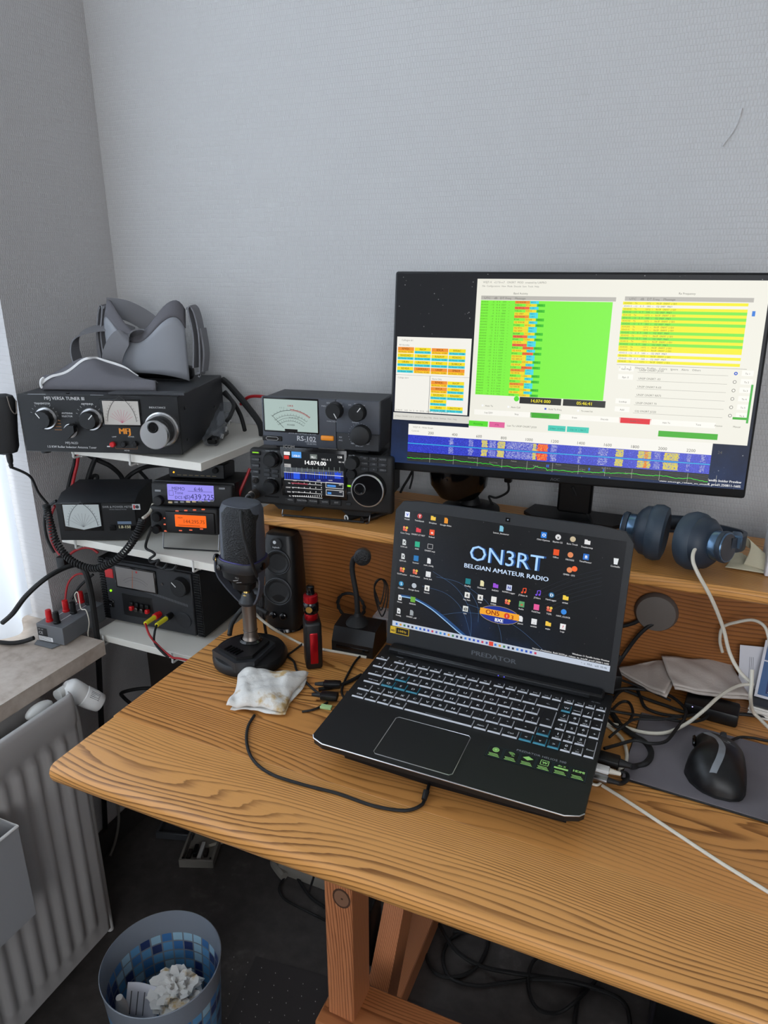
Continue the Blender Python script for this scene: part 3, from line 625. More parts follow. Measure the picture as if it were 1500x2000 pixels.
knob(OM, 305, 1010, .010, .010, ora, flutes=14); knob(OM, 305, 1034, .009, .010, ora, flutes=14)
k = MB().use('steel'); k.tube([(.018, .02, .040), (.018, .012, .001), (.02, .010, .0015)], .0012, 6, sm=False); k.use('black_rubber'); k.tube([(.02, .0100, .0015), (.135, .0100, .0015)], .0016, 6, sm=False); k.use('steel'); k.tube([(.135, .0100, .0015), (.135, .02, .040)], .0012, 6, sm=False); k.build('wire_stand', ora)
BM = frame((-.925, 1.085, S2 + .115), .27, .1)
# the small box rests on the mobile radio
bx = thing('tone_unit', 'small black box with amber light on top of the lilac display radio', 'electronics', RM @ Matrix.Translation((.024, .032, bh + .0035)))
k = MB().use('black'); k.box(0, 0, 0, .115, .06, .030, .002); k.build('case', bx)
k = MB().use(em('#ffb020', 1.6)); k.lathe([(.0018, 0), (.0018, .001)], (.011, -.0002, .011), (0, -1, 0), 10); k.build('amber_light', bx)
p = MB(); p.use(ink('#7b6b45')); [rect(p, .018 + i * .012, .0055, .026 + i * .012, .0066, fy(.0006)) for i in range(7)]; text(p, 'CTCSS', .01, .022, .006, fy(.0006)); p.flat('lettering', bx)
k = MB().use('black_gloss'); k.lathe([(.006, 0), (.0055, .008)], (.098, 0, .018), (0, -1, 0), 16); k.build('knob', bx)
# ------------------------------------------------------------------ bench power supply on the lowest shelf
PM = frame((-1.150, 1.075, SILL + .006), .05); pw_, ph_, pd_ = .262, .148, .21
ps = thing('power_supply', 'large black bench power supply with analogue meter on the lowest shelf', 'power supply', PM)
k = MB().use('charcoal'); k.box(.010, .004, 0, pw_ - .010, pd_, ph_, .002); k.build('case', ps)
k = MB().use('charcoal'); k.box(.016, -.003, .001, pw_ - .02, .006, ph_ - .002, .002); k.build('front_panel', ps)
for sx in (0.0, pw_ - .016):
    k = MB().use('black')
    k.box(sx, 0, 0, sx + .016, pd_ - .01, ph_, .001)
    for i in range(24): k.box(sx + .001, -.003, .003 + i * .006, sx + .015, .001, .006 + i * .006)
    k.build('ribbed_side', ps)
for q in (.03, .23):
    for e in (.02, .18): f = MB().use('black_rubber'); f.box(q - .008, e - .008, -.0058, q + .008, e + .008, .0003, .001); f.build('foot', ps)
x0, z0 = fxz(PM, 230, 1145, -.003); x1, z1 = fxz(PM, 303, 1116, -.003)
k = MB().use('black_gloss'); k.box(x0 - .001, -.006, z0 - .001, x1 + .001, -.002, z1 + .001, .001); k.use(mat('meter_dim', '#7d7a78', .25)); k.box(x0 + .003, -.0066, z0 + .003, x1 - .003, -.005, z1 - .003); mt = k.build('meter', ps)
p = MB(); p.use(ink('#3a3838')); f_ = fy(.0068); arc(p, (x0 + x1) / 2, z0 - .02, .05, 130, 50, .0006, f_); arc(p, (x0 + x1) / 2, z0 - .02, .044, 130, 50, .0005, f_); p.use(ink('#a05a30')); line(p, [((x0 + x1) / 2 - .01, z0 + .004), ((x0 + x1) / 2 - .004, z1 - .006)], .0012, f_); p.use(ink('#b03030')); disc(p, (x0 + x1) / 2 + .006, z1 - .008, .0025, f_); p.flat('scale', mt)
x, z = fxz(PM, 213, 1119, -.003); k = MB().use('red_plastic'); k.box(x - .011, -.0045, z - .011, x + .011, -.002, z + .011, .001); k.build('red_badge', ps)
k = MB(); x, z = fxz(PM, 217, 1153, -.003); k.use(em('#9aff20', 1.2)); k.lathe([(.0026, 0), (.0026, .002)], (x, -.003, z), (0, -1, 0), 12); k.build('green_light', ps)
x, z = fxz(PM, 218, 1178, -.003); k = MB().use('black_gloss'); k.box(x - .007, -.005, z - .009, x + .007, -.002, z + .009, .001); k.box(x - .005, -.009, z - .007, x + .005, -.004, z, .001); k.build('rocker_switch', ps)
knob(PM, 350, 1148, .0205, .016, ps, m_='black_matte', y=-.003, line_=1, mark=2.4, n=32)
x0, z0 = fxz(PM, 243, 1200, -.003); x1, z1 = fxz(PM, 297, 1170, -.003)
k = MB().use('black'); k.box(x0, -.0042, z0, x1, -.002, z1 + .002, .002)
p = MB(); p.use(mat('grille_line', '#6a6d70', .5))
for i in range(56): a = .045 + i * .0033; z = .096 - i * .0005; rect(p, a, z, a + .0014, z + .006, fy(.0036))
k.build('terminal_recess', ps); p.flat('grille', ps)
for i, m_ in enumerate(('red_plastic', 'dark_metal', 'dark_metal', 'red_plastic')):
    x, z = fxz(PM, 255 + i * 10.2, 1188 + i * 2.2, -.012); b = MB().use('black'); b.box(x - .004, -.010, z + .004, x + .004, -.004, z + .013, .001); b.use(m_); b.box(x - .004, -.014, z - .006, x + .004, -.004, z + .004, .0015); b.build('spring_terminal', ps)
for px_, m_, w_ in ((307, 'red_plastic', 0), (330, 'black', 1)):
    x, z = fxz(PM, px_, 1202 + w_ * 2, -.012); b = MB().use(m_); b.lathe([(.0062, 0), (.0062, .006), (.0075, .007), (.0072, .018), (.004, .019)], (x, -.003, z), (0, -1, 0), 16); b.build('binding_post', ps)
    q0 = PM @ Vector((x, -.014, z)); q1 = at(284 + w_ * 22, 1218 + w_ * 3, y=1.03)
    pl = thing('banana_plug', 'yellow banana plug on the %s binding post of the power supply' % ('red', 'black')[w_], 'plug', Matrix.Translation(q1), 'yellow banana plugs')
    b = MB().use('yellow_plastic'); b.cyl((0, 0, 0), (q0 - q1) * .8, .0048, .0052, 14); b.use('black_gloss'); b.cyl((q0 - q1) * .35 + Vector((0, -.0045, 0)), (q0 - q1) * .35 + Vector((0, -.006, 0)), .0014, n=8); b.cyl((q0 - q1) * .6 + Vector((0, -.0045, 0)), (q0 - q1) * .6 + Vector((0, -.006, 0)), .0014, n=8); b.build('sleeve', pl)
    ends = [[(292, 1240), (310, 1262), (335, 1283), (350, 1286), (376, 1292)], [(302, 1235), (302, 1255), (318, 1275), (330, 1284)]][w_]
    cable('power_lead', ('dark red', 'black')[w_] + ' lead hanging over the lowest white shelf from the power supply', [q1] + [at(a, b_, y=1.012) for a, b_ in ends[:2]] + [at(a, b_, y=1.0) for a, b_ in ends[2:]], .0024, ('red_cable', 'black_rubber')[w_])
x, z = fxz(PM, 359, 1211, -.003); k = MB().use('charcoal'); k.lathe([(.019, 0), (.019, .0015), (.015, .002)], (x, -.003, z), (0, -1, 0), 30); k.build('blank_dial', ps)
x, z = fxz(PM, 317, 1141, -.003); k = MB().use('dark_metal'); k.lathe([(.003, 0), (.003, .0015)], (x, -.003, z), (0, -1, 0), 12); k.build('screw', ps)
# ------------------------------------------------------------------ grey terminal box on the sill
BX = frame((-1.212, .944, SILL + .0008), .06)
tb = thing('terminal_box', 'long grey metal distribution box with red and black terminals on the sill', 'terminal box', BX)
k = MB().use('grey_box'); k.box(0, 0, .002, .070, .128, .042, .001); k.build('case', tb)
k = MB().use('grey_box'); k.prism([(-.004, 0), (.058, 0), (.052, -.018), (.004, -.016)], lambda a, b, c: (a, b, c), 0, .0018); k.build('flange', tb)
p = MB(); p.use(ink('#e6e6e6')); f_ = fy(.0004); rect(p, .003, .004, .040, .014, f_); p.use(ink('#1c1d20')); rect(p, .003, .015, .028, .034, f_); p.use(ink('#c8c8c8')); text(p, 'CE', .005, .019, .009, fy(.0006)); text(p, 'DC 12V', .005, .029, .004, fy(.0006)); p.use(ink('#6a6a6a')); [rect(p, .005, .006 + i * .0028, .036, .007 + i * .0028, fy(.0006)) for i in range(3)]; p.flat('type_label', tb)
p = MB(); p.use(ink('#e8e8e8')); line(p, [(.018, .02), (.018, .12)], .0014, fz(.0425)); line(p, [(.042, .02), (.042, .12)], .0014, fz(.0425)); p.flat('printed_line', tb)
for i, yy in enumerate((.018, .066, .112)):
    for j, m_ in enumerate(('red_plastic', 'black')):
        b = MB().use(m_); b.lathe([(.0075, 0), (.0075, .004), (.0062, .005), (.0066, .018), (.0058, .026), (.003, .0265)], (.020 + j * .022, yy + (j * -.002), .042), (0, 0, 1), 14); b.build('terminal_post', tb)
# ------------------------------------------------------------------ base station transceiver on the desk shelf
IM = frame((-.722, 1.053, SH + .0215), .155, .02); iw, ih, idp = .268, .104, .16
ic = thing('transceiver', 'black desktop transceiver with colour waterfall screen on the pine shelf', 'radio', IM)
k = MB().use('black'); k.box(.004, .012, .002, iw - .026, idp, ih - .004, .003); k.build('case', ic)
k = MB().use('black_matte'); k.box(0, -.004, 0, iw, .014, ih, .006, 3); k.build('front_panel', ic)
k = MB().use('black'); k.prism([(.04, 0), (.1, 0), (.094, -.009), (.05, -.009)], lambda a, b, c: (a, c, b), .004, .03); k.prism([(.17, 0), (.23, 0), (.22, -.009), (.18, -.009)], lambda a, b, c: (a, c, b), .004, .03); k.build('front_foot', ic)
for q in (.05, .21): k = MB().use('black'); k.box(q - .01, .12, -.0200, q + .01, .14, .003, .002); k.build('rear_foot', ic)
k = MB().use('steel'); k.tube([(.056, .012, -.006), (.056, .005, -.0195), (.060, -.002, -.0195)], .0014, 6); k.tube([(.218, -.002, -.0195), (.222, .005, -.0195), (.222, .012, -.006)], .0014, 6); k.use('black_rubber'); k.tube([(.062, -.002, -.018), (.215, -.002, -.018)], .002, 8, sm=False); k.build('wire_stand', ic)
x0, z0 = fxz(IM, 557, 962, -.004); x1, z1 = fxz(IM, 674, 886, -.004)
k = MB().use('black_gloss'); k.box(x0 - .006, -.007, z0 - .005, x1 + .004, -.003, z1 + .006, .003, 2); k.build('display_bezel', ic)
k = MB(); k.use(em('#16181c', .5)); k.box(x0 + .001, -.0078, z0 + .001, x1 - .001, -.006, z1 - .001); dp = k.build('display', ic)
H = hm([(558, 891), (672, 897), (670, 963), (558, 955)], x1 - x0, z1 - z0); P = lambda a, b: (H(a, b)[0] + x0, H(a, b)[1] + z0)
p = MB(); f_ = fy(.0081)
def R2(a, b, c, d, col, off=.0081, s=1.0): p.use(em(col, s)); A_ = P(a, b); B_ = (P(c, b)[0], P(a, d)[1]); rect(p, A_[0], A_[1], B_[0], B_[1], fy(off))
def T2(s_, a, b, size, col='#ffffff', off=.0085, align='L', s=1.0, **k): p.use(em(col, s)); A_ = P(a, b); text(p, s_, A_[0], A_[1], size, fy(off), align, **k)
R2(560, 893, 571, 898, '#e8e8e8'); R2(560, 899, 569, 904, '#d23028'); R2(574, 893, 592, 902, '#4f9be8'); T2('USB-D', 583, 901, .005, align='C', bold=.05); R2(608, 897, 621, 904, '#6c7470'); T2('FIL1', 614, 903, .005, align='C', bold=.05)
T2('14.074.00', 596, 912, .0105, bold=.07); T2('VFO A', 629, 906, .0045); T2('1', 644, 907, .006, bold=.05); T2('1:58', 663, 903, .005, align='C', bold=.04); T2('RX +0', 666, 910, .0036, align='C')
R2(560, 911, 572, 916, '#d8d8d8', .0081, .6); T2('28.0k', 560, 915, .003, '#202020')
R2(559, 916, 669, 924, '#5a6068', .0080, .8); R2(559, 923, 669, 934, '#101a66')
for i in range(26): a = 560 + i * 4.2; R2(a, 923.5, a + random.uniform(.5, 3), 933.5, random.choice(['#1c3cc0', '#2050e0', '#142a90', '#182c80']), .0083)
R2(576, 923.5, 588, 933.5, '#2a62ff', .0084, .8); R2(654, 925, 664, 933.5, '#2a54f0', .0084, .8)
R2(559, 923, 669, 923.8, '#e0e0e0', .0086); R2(559, 934, 669, 934.8, '#d0d0d0', .0086)
for i in range(11): R2(562 + i * 10, 916.5, 562.5 + i * 10, 923, '#9aa8a0', .0085)
for i in range(4): T2('14.074', 578 + i * 22, 937, .0028, '#ffffff', align='C')
for i, (n_, yy) in enumerate((('VD', 941), ('COMP', 947.5), ('SWR', 954), ('Po', 960))):
    T2(n_, 570, yy, .0032, align='R'); R2(572, yy - 1.6, 628, yy - .8, '#c8c8c8')
    for j in range(6 if i < 3 else 14): R2(574 + j * (10.5 if i < 3 else 4), yy - 1.6, 575 + j * (10.5 if i < 3 else 4), yy + .5, '#f0f0f0', .0084)
R2(572, 939, 602, 940.6, '#a04050', .0085)
for q in (944, 955):
    R2(635, q - 5.5, 668, q + 3.5, '#c8c8c8', .0082); R2(636, q - 4.5, 667, q + 2.6, '#20242e', .0083); R2(638, q - 1.5, 654 if q < 950 else 645, q + 1.5, '#4a90e0', .0085); T2('OFF', 665, q, .003, align='R')
T2('ICOM', 559, 888, .0085, '#b0b0b0', .0074, s=.5)
T2('HF/50MHz TRANSCEIVER  IC-7300', 624, 889, .0032, '#8a8a8a', .0074, s=.5)
p.flat('display_graphics', dp)
for py_ in (897, 909, 921): bt(IM, 499, py_, .016, .0068, ic, y=-.004)
k = MB(); x, z = fxz(IM, 500, 884, -.004); k.use('black'); k.box(x - .009, -.006, z - .004, x + .009, -.003, z + .004, .001); k.use(em('#8ee020', 1.1)); k.box(x - .006, -.0064, z - .0002, x + .006, -.005, z + .0016); k.build('power_button', ic)
for a, b in ((522, 918), (538, 920), (522, 927), (538, 929)): bt(IM, a, b, .012, .0062, ic, y=-.004)
for i in range(5): bt(IM, 567 + i * 22.5, 976 + i * 1.4, .0185, .0095, ic, 'black_matte', .0022, 'function_key', -.004)
for r_ in range(3):
    for c in range(3): bt(IM, 712 + c * 18, 895 + r_ * 10.2 + c * 1.5, .0145, .0066, ic, y=-.004)
bt(IM, 681, 984, .009, .005, ic, y=-.004); bt(IM, 682, 963, .010, .005, ic, y=-.004)
knob(IM, 528, 899, .0125, .015, ic, skirt=(.015, 'black_gloss'), y=-.004); knob(IM, 527, 952, .0125, .015, ic, skirt=(.015, 'black_gloss'), y=-.004)
knob(IM, 687, 905, .0115, .016, ic, y=-.004, m_='black_rubber'); knob(IM, 686, 926, .0088, .010, ic, y=-.004)
x, z = fxz(IM, 718, 958, -.02); k = MB().use('black_rubber'); k.lathe([(.0295, 0), (.0295, .016)], (x, -.004, z), (0, -1, 0), 48); k.use('silver'); k.lathe([(.0295, .0165), (.0298, .0175), (.029, .019), (.027, .0192)], (x, -.004, z), (0, -1, 0), 48, cap=False); k.use('black_gloss'); k.lathe([(.0275, .016), (.0272, .0195), (.001, .0185)], (x, -.004, z), (0, -1, 0), 48)
k.use('black_gloss'); k.lathe([(.010, 0), (.010, .0015), (.0085, .0018), (.007, .0002)], (x - .013, -.0228, z + .0025), (0, -1, 0), 24); k.use('steel'); k.lathe([(.0103, .0006), (.0103, .0018), (.0094, .0019)], (x - .013, -.0228, z + .0025), (0, -1, 0), 24, cap=False); k.build('tuning_dial', ic)
k = MB(); x, z = fxz(IM, 682, 949, -.004); k.use(em('#8ee020', 1.2)); k.box(x - .003, -.0052, z - .0014, x + .003, -.0035, z + .0014); k.build('green_light', ic)
k = MB(); x, z = fxz(IM, 499, 938, -.004); k.use('black_gloss'); k.lathe([(.006, 0), (.006, .0015), (.003, .0016), (.003, .0002)], (x, -.004, z), (0, -1, 0), 20); k.build('phones_socket', ic)
x, z = fxz(IM, 531, 970, -.004); k = MB().use('black_gloss'); k.box(x - .014, -.0046, z - .0012, x + .014, -.003, z + .0012); k.build('card_slot', ic)
p = MB()
for s_, a, b, sz in (('TRANSMIT', 499, 909, .0028), ('TUNER', 499, 921, .0028), ('VOX/BK-IN', 499, 897, .0028), ('TWIN-PBT CLR', 530, 881, .0034), ('PHONES', 499, 931, .003), ('MIC', 498, 949, .003), ('AF-RF/SQL', 530, 934, .0034), ('MULTI', 687, 890, .0038), ('RIT', 684, 917, .003), ('XFC', 683, 962, .003)): lab(p, IM, s_, a, b, sz, '#8f9194', .0066)
for i, s_ in enumerate(('MENU', 'FUNCTION', 'M.SCOPE', 'QUICK', 'EXIT')): lab(p, IM, s_, 567 + i * 22.5, 976 + i * 1.4, .0036, '#9a9a9a', .0066)
for i, s_ in enumerate(('NB', 'NR', 'NOTCH', 'P.AMP', 'A/B', 'V/M', 'V', 'A', 'SPEECH')): lab(p, IM, s_, 712 + (i % 3) * 18, 895 + (i // 3) * 10.2 + (i % 3) * 1.5, .0032, '#8a8a8a', .0066)
p.flat('lettering', ic)
# microphone plug on the transceiver
x, z = fxz(IM, 496, 966, -.012); Q = IM @ Vector((x, -.004, z)); Q2 = at(482, 975, y=.995)
mp = thing('microphone_plug', 'round silver microphone plug at the lower left of the desktop transceiver', 'plug', Matrix.Translation(Q)); d = Q2 - Q
k = MB().use('gunmetal'); k.cyl((0, 0, 0), Vector((0, -.014, 0)), .0088, .0082, 20); k.use('steel'); k.cyl(Vector((0, -.012, 0)), Vector((0, -.014, 0)) + d * .35, .0068, .006, 16); k.build('shell', mp)
k = MB().use('black_rubber'); k.cyl(Vector((0, -.014, 0)) + d * .3, d, .0048, .0032, 12); k.build('cable_boot', mp)
cable('microphone_cable', 'black microphone cable dropping from the desktop transceiver past the studio microphone', [Q2, at(474, 984, y=.93), at(471, 1012, y=.864), at(478, 1055, y=.858), at(492, 1100, y=.866), at(505, 1135, y=.91), at(513, 1165, y=.955), at(514, 1200, y=.965), at(520, 1240, z=DESK + .004)], .0028, 'black_rubber')
# two loose plugs under the transceiver
for nm, lb, a, b, yy, m_ in (('jack_plug', 'black cable socket end with a white ring lying below the transceiver', 677, 1013, 1.085, 'white_plastic'), ('socket_plug', 'grey metal socket plug lying on the shelf under the tuning dial', 708, 1015, 1.088, 'dark_metal')):
    q = at(a, b, y=yy); q.z = SH + .0062; pl = thing(nm, lb, 'plug', frame(q, -.5)); k = MB().use('black_rubber' if nm == 'jack_plug' else 'dark_metal'); k.lathe([(.0058, 0), (.0058, .03), (.004, .036), (.0025, .06)], (0, 0, 0), (0, 1, 0), 18); k.build('body', pl)
    k = MB().use(m_); k.lathe([(.0058, -.0015), (.0058, .0004), (.004, .0004), (.004, -.0015)], (0, 0, 0), (0, 1, 0), 18, cap=False, loop=True); k.build('ring', pl)
# ------------------------------------------------------------------ SWR power meter standing on the transceiver
QM = IM @ Matrix.Translation((.026, .004, ih + .006)); qw, qh, qd = .216, .088, .10
rs = thing('swr_meter', 'dark grey watt meter with pale lit dial on the desktop transceiver', 'meter', QM)
k = MB().use('charcoal'); k.box(.002, .006, .001, qw - .001, qd, qh - .002, .002); k.build('case', rs)
k = MB().use('slate'); k.box(0, -.002, 0, .138, .008, qh, .0025, 2); k.box(.1375, -.0015, .030, qw, .008, qh, .0025, 2); k.use('charcoal'); k.box(.1378, -.0018, 0, qw, .008, .031, .002); k.build('front_panel', rs)
for q in (.03, .18):
    for e in (.02, .08): f = MB().use('black_rubber'); f.box(q - .012, e - .006, -.0058, q + .012, e + .006, .001, .001); f.build('foot', rs)
x0, z0 = fxz(QM, 519, 839, -.002); x1, z1 = fxz(QM, 620, 783, -.002)
k = MB().use('black_gloss'); k.box(x0 - .003, -.0035, z0 - .003, x1 + .002, -.001, z1 + .003, .002); k.use(em('#cfe6e0', .62)); k.box(x0, -.0042, z0, x1, -.003, z1); mt = k.build('meter', rs)
p = MB(); f_ = fy(.0045); cx_, w_, h_ = (x0 + x1) / 2, x1 - x0, z1 - z0; p.use(em('#30302e', .25))
ce = z0 - h_ * .35
for r_, wd in ((h_ * 1.02, .0008), (h_ * .86, .0005), (h_ * .78, .0005), (h_ * .68, .0005)): arc(p, cx_, ce, r_, 128, 52 if r_ < h_ else 90, wd, f_)
for i in range(13): a = math.radians(128 - i * 6.3); [line(p, [(cx_ + math.cos(a) * q, ce + math.sin(a) * q), (cx_ + math.cos(a) * (q + .003), ce + math.sin(a) * (q + .003))], .0004, f_) for q in (h_ * .86, h_ * 1.02, h_ * .68)]
line(p, [(cx_ - h_ * .25, z0 + .006), (cx_ - h_ * .62, ce + h_ * .82)], .0007, f_); text(p, 'POWER', cx_, z0 + .010, .0042, f_, 'C')
text(p, '5  3   2', cx_ - .016, z0 + h_ * .72, .003, f_, 'C'); text(p, '50 100 150 200', cx_ + .006, z0 + h_ * .42, .003, f_, 'C')
p.use(em('#c0302c', .6)); arc(p, cx_, ce, h_ * 1.04, 90, 52, .0011, f_); arc(p, cx_, ce, h_ * 1.01, 90, 52, .0006, f_); text(p, 'S.W.R', cx_, z1 - .012, .0042, f_, 'C', bold=.05)
p.use('black_gloss'); p.box(cx_ - .012, -.0046, z0 - .001, cx_ + .012, -.004, z0 + .004, .0003); p.flat('scale', mt)
knob(QM, 652, 803, .0145, .015, rs, y=-.002, line_=1, mark=-1.05); knob(QM, 697, 807, .0145, .015, rs, y=-.002, line_=1, mark=.9); knob(QM, 704, 851, .0175, .013, rs, y=-.002, m_='black_matte')
x, z = fxz(QM, 640, 855.5, -.002); k = MB().use('orange_button'); k.box(x - .012, -.006, z - .0045, x + .012, -.001, z + .0045, .004, 3); k.build('orange_button', rs)
x, z = fxz(QM, 532, 856, -.002); k = MB().use('black_gloss'); k.box(x - .019, -.003, z - .0045, x + .019, -.0005, z + .0045, .001); k.use(ink('#b0b0b0')); line(k, [(x - .012, z), (x - .009, z - .003), (x + .009, z - .003), (x + .012, z), (x + .009, z + .003), (x - .009, z + .003), (x - .012, z)], .0006, fy(.0034)); k.build('badge', rs)
p = MB(); lab(p, QM, 'SWR & POWER METER', 618, 848, .0052, '#b8bcc2', .0024, 'R'); lab(p, QM, 'RS-102', 617, 858, .0125, '#d8dade', .0024, 'R', bold=.03); lab(p, QM, 'FREQ RANGE', 618, 864, .0036, '#b8bcc2', .0024, 'R'); lab(p, QM, '1.8-200 MHz', 618, 868, .0036, '#b8bcc2', .0024, 'R')
for s_, a, b in (('FUNCTION', 648, 823), ('RANGE', 694, 825), ('SWR SET', 702, 871), ('FWD', 632, 793), ('REV', 641, 787), ('SWR SET', 661, 788), ('SWR', 667, 794), ('5W', 683, 791), ('20W', 695, 789), ('200W', 708, 792), ('MIN', 689, 866), ('MAX', 717, 867), ('PEP', 665, 854), ('AVG', 665, 860)): lab(p, QM, s_, a, b, .0036, '#a8abb0', .0024, bold=.04)
x, z = fxz(QM, 703, 850, -.0024); p.use(ink('#b8bcc2'))
for i in range(22): a = math.radians(-50 + 280 * i / 21); disc(p, x + math.cos(a) * .0205, z + math.sin(a) * .0205, .0005, fy(.0024), 5)
p.flat('lettering', rs)
# ------------------------------------------------------------------ the external monitor
MM = frame((-.193, 1.165, 1.45 - .178), .115, .12); mw, mh = .572, .332
mo = thing('computer_monitor', 'large widescreen monitor with thin black bezel showing radio software', 'monitor', frame((-.2, 1.2, SH)))
I = mo.matrix_world.inverted()
def mon(mb, name, parent=None, flat=False, **k):
    mb.v = [tuple(I @ MM @ Vector(q)) for q in mb.v]
    return mb.flat(name, parent or mo, **k) if flat else mb.build(name, parent or mo, **k)
k = MB().use('black'); k.box(-mw / 2, 0, -mh / 2, mw / 2, .012, mh / 2, .004, 2); k.box(-mw / 2 + .05, .01, -mh / 2 + .02, mw / 2 - .05, .035, mh / 2 - .05, .012, 2); mon(k, 'housing')
H = hm([(777, 531), (1508, 534), (1455, 972), (775, 909)], mw, mh); P = lambda a, b: (H(a, b)[0] - mw / 2, H(a, b)[1] - mh / 2)
wx = 1.0
p = MB()
def R3(a, b, c, d, col, off=.0016, s=1.0): p.use(em(col, s) if isinstance(col, str) else col); A_ = P(a, b); B_ = P(c, d); rect(p, A_[0], A_[1], B_[0], B_[1], fy(off))
def R4(x0, z0, x1, z1, col, off=.002, s=1.0): p.use(em(col, s) if isinstance(col, str) else col); rect(p, x0, z0, x1, z1, fy(off))
def T3(s_, x, z, size, col='#333333', off=.0030, align='L', s=1.0, **k): p.use(em(col, s)); text(p, s_, x, z, size, fy(off), align, **k)
a0 = P(782, 536); b0 = P(1448, 956)
sx0, sz1, sx1, sz0 = -mw / 2 + .004, mh / 2 - .004, mw / 2 - .004, -mh / 2 + .014
# wallpaper: night sky with city lights
t = NT('screen_sky'); oc = t.oc(); X = t.sep(oc); vz = t.math('MULTIPLY_ADD', X[2], 3.0, -.35)
st_ = t.n('TexVoronoi'); t.set(st_, Vector=oc, Scale=95.0); star = t.ramp(st_.outputs[0], [(0, (1, 1, 1)), (.10, (.0, .0, .0))]); nz = t.noise(oc, 30, 5, .7)
base = t.ramp(t.math('MULTIPLY_ADD', nz, .35, vz), [(0, lin('#203560')), (.45, lin('#0c1224')), (.8, lin('#17181c'))])
ad = t.n('MixRGB', blend_type='ADD'); t.set(ad, Fac=.5, Color1=base, Color2=star); t.b.inputs['Base Color'].default_value = (.01, .01, .01, 1); t.b.inputs['Roughness'].default_value = .3; t.b.inputs['Specular IOR Level'].default_value = .15; t.set(t.b, Emission_Color=ad.outputs[0], Emission_Strength=1.0)
R4(sx0, sz0, sx1, sz1, t.m, .0012)
p2 = p; scr = mon(p, 'screen', flat=True); p = MB()
W8 = '#eeece0'
# main window
mx0, mz1 = P(931, 546); mx1, _ = P(1500, 552); _, mz0 = P(1455, 869); mx0 = P(928, 700)[0]; mx1 = P(1476, 700)[0]
R4(mx0, mz0, mx1, mz1, W8, .0016); Wm, Hm = mx1 - mx0, mz1 - mz0
U = lambda u: mx0 + Wm * u
V = lambda v_: mz1 - Hm * v_
T3('WSJT-X   v2.7.0-rc7   ON3RT  MOD  created by UAPRO', U(.022), V(.028), .0042, '#8a8880'); T3('File  Configurations  View  Mode  Decode  Save  Tools  Help', U(.02), V(.052), .0036, '#8a8880')
T3('Band Activity', U(.165), V(.098), .0042, '#6a6860', align='C'); T3('Rx Frequency', U(.74), V(.087), .0042, '#6a6860', align='C')
R4(U(.018), V(.134), U(.505), V(.108), '#b9b6ae', .0018); R4(U(.535), V(.128), U(.955), V(.102), '#b9b6ae', .0018)
T3('UTC    dB   DT Freq    Message', U(.03), V(.130), .0046, '#6f6c66', sx=1.1); T3('UTC    dB   DT Freq    Message', U(.55), V(.124), .0046, '#6f6c66', sx=1.1)
gx0, gx1, gz1, gz0 = U(.018), U(.495), V(.138), V(.765)
R4(gx0, gz0, gx1, gz1, '#7df13a', .0018); R4(gx0, gz0, gx0 + .001, gz1, '#7df13a')
n_ = 34; hh = (gz1 - gz0) / n_
cs = ['UN3P MN69', 'R9CA LO97', 'RV4A RR73', 'RA3DAD KO85', 'RP4L LO97', 'R3SSC MN83', 'RM4WX LP73', 'UN7JO MO01']
calls = ['YO2LLL', 'R74A', 'F5GNQ', 'F1TXI', 'SQ7OCJ', 'F5CKO', 'JT1CO', 'DL8UHF', 'RP4AS', 'MODBL', 'HE9RA', 'RD9CZ']
for i in range(n_):
    z = gz1 - hh * (i + 1); tm = '0%d%02d%s' % (5, 44 + i // 12, random.choice(['00', '15', '30', '45']))
    T3('%s  %3d  %.1f %4d  ~' % (tm, random.randint(-24, 8), random.random() * .6, random.randint(300, 2600)), gx0 + .001, z + hh * .25, hh * .72, '#3c8a18', .0024, mono=.60)
    xx = gx0 + (gx1 - gx0) * .27; q = i % 5
    if q in (0, 2, 4):
        c1 = random.choice(['#f08a1e', '#f2d818', '#f2d818', '#f25a3a']); R4(xx, z, xx + .023, z + hh * .95, c1, .0022); R4(xx + .024, z, xx + .037, z + hh * .95, '#3fd6e8', .0022)
        T3('CQ ' + random.choice(cs)[:5], xx + .001, z + hh * .25, hh * .72, '#8a4a10', .0024, mono=.62); T3(random.choice(cs)[-4:], xx + .0245, z + hh * .25, hh * .72, '#1a6a80', .0024, mono=.62)
    else:
        T3(random.choice(calls), xx, z + hh * .25, hh * .72, '#285a10', .0024, mono=.6); R4(xx + .017, z, xx + .034, z + hh * .95, random.choice(['#f2d818', '#f25a2a', '#f2d818']), .0022); T3(random.choice(calls), xx + .0175, z + hh * .25, hh * .72, '#a05a10', .0024, mono=.6); R4(xx + .0345, z, xx + .047, z + hh * .95, '#37c41c', .0021); T3('RR73', xx + .036, z + hh * .25, hh * .72, '#145a08', .0024, mono=.6)
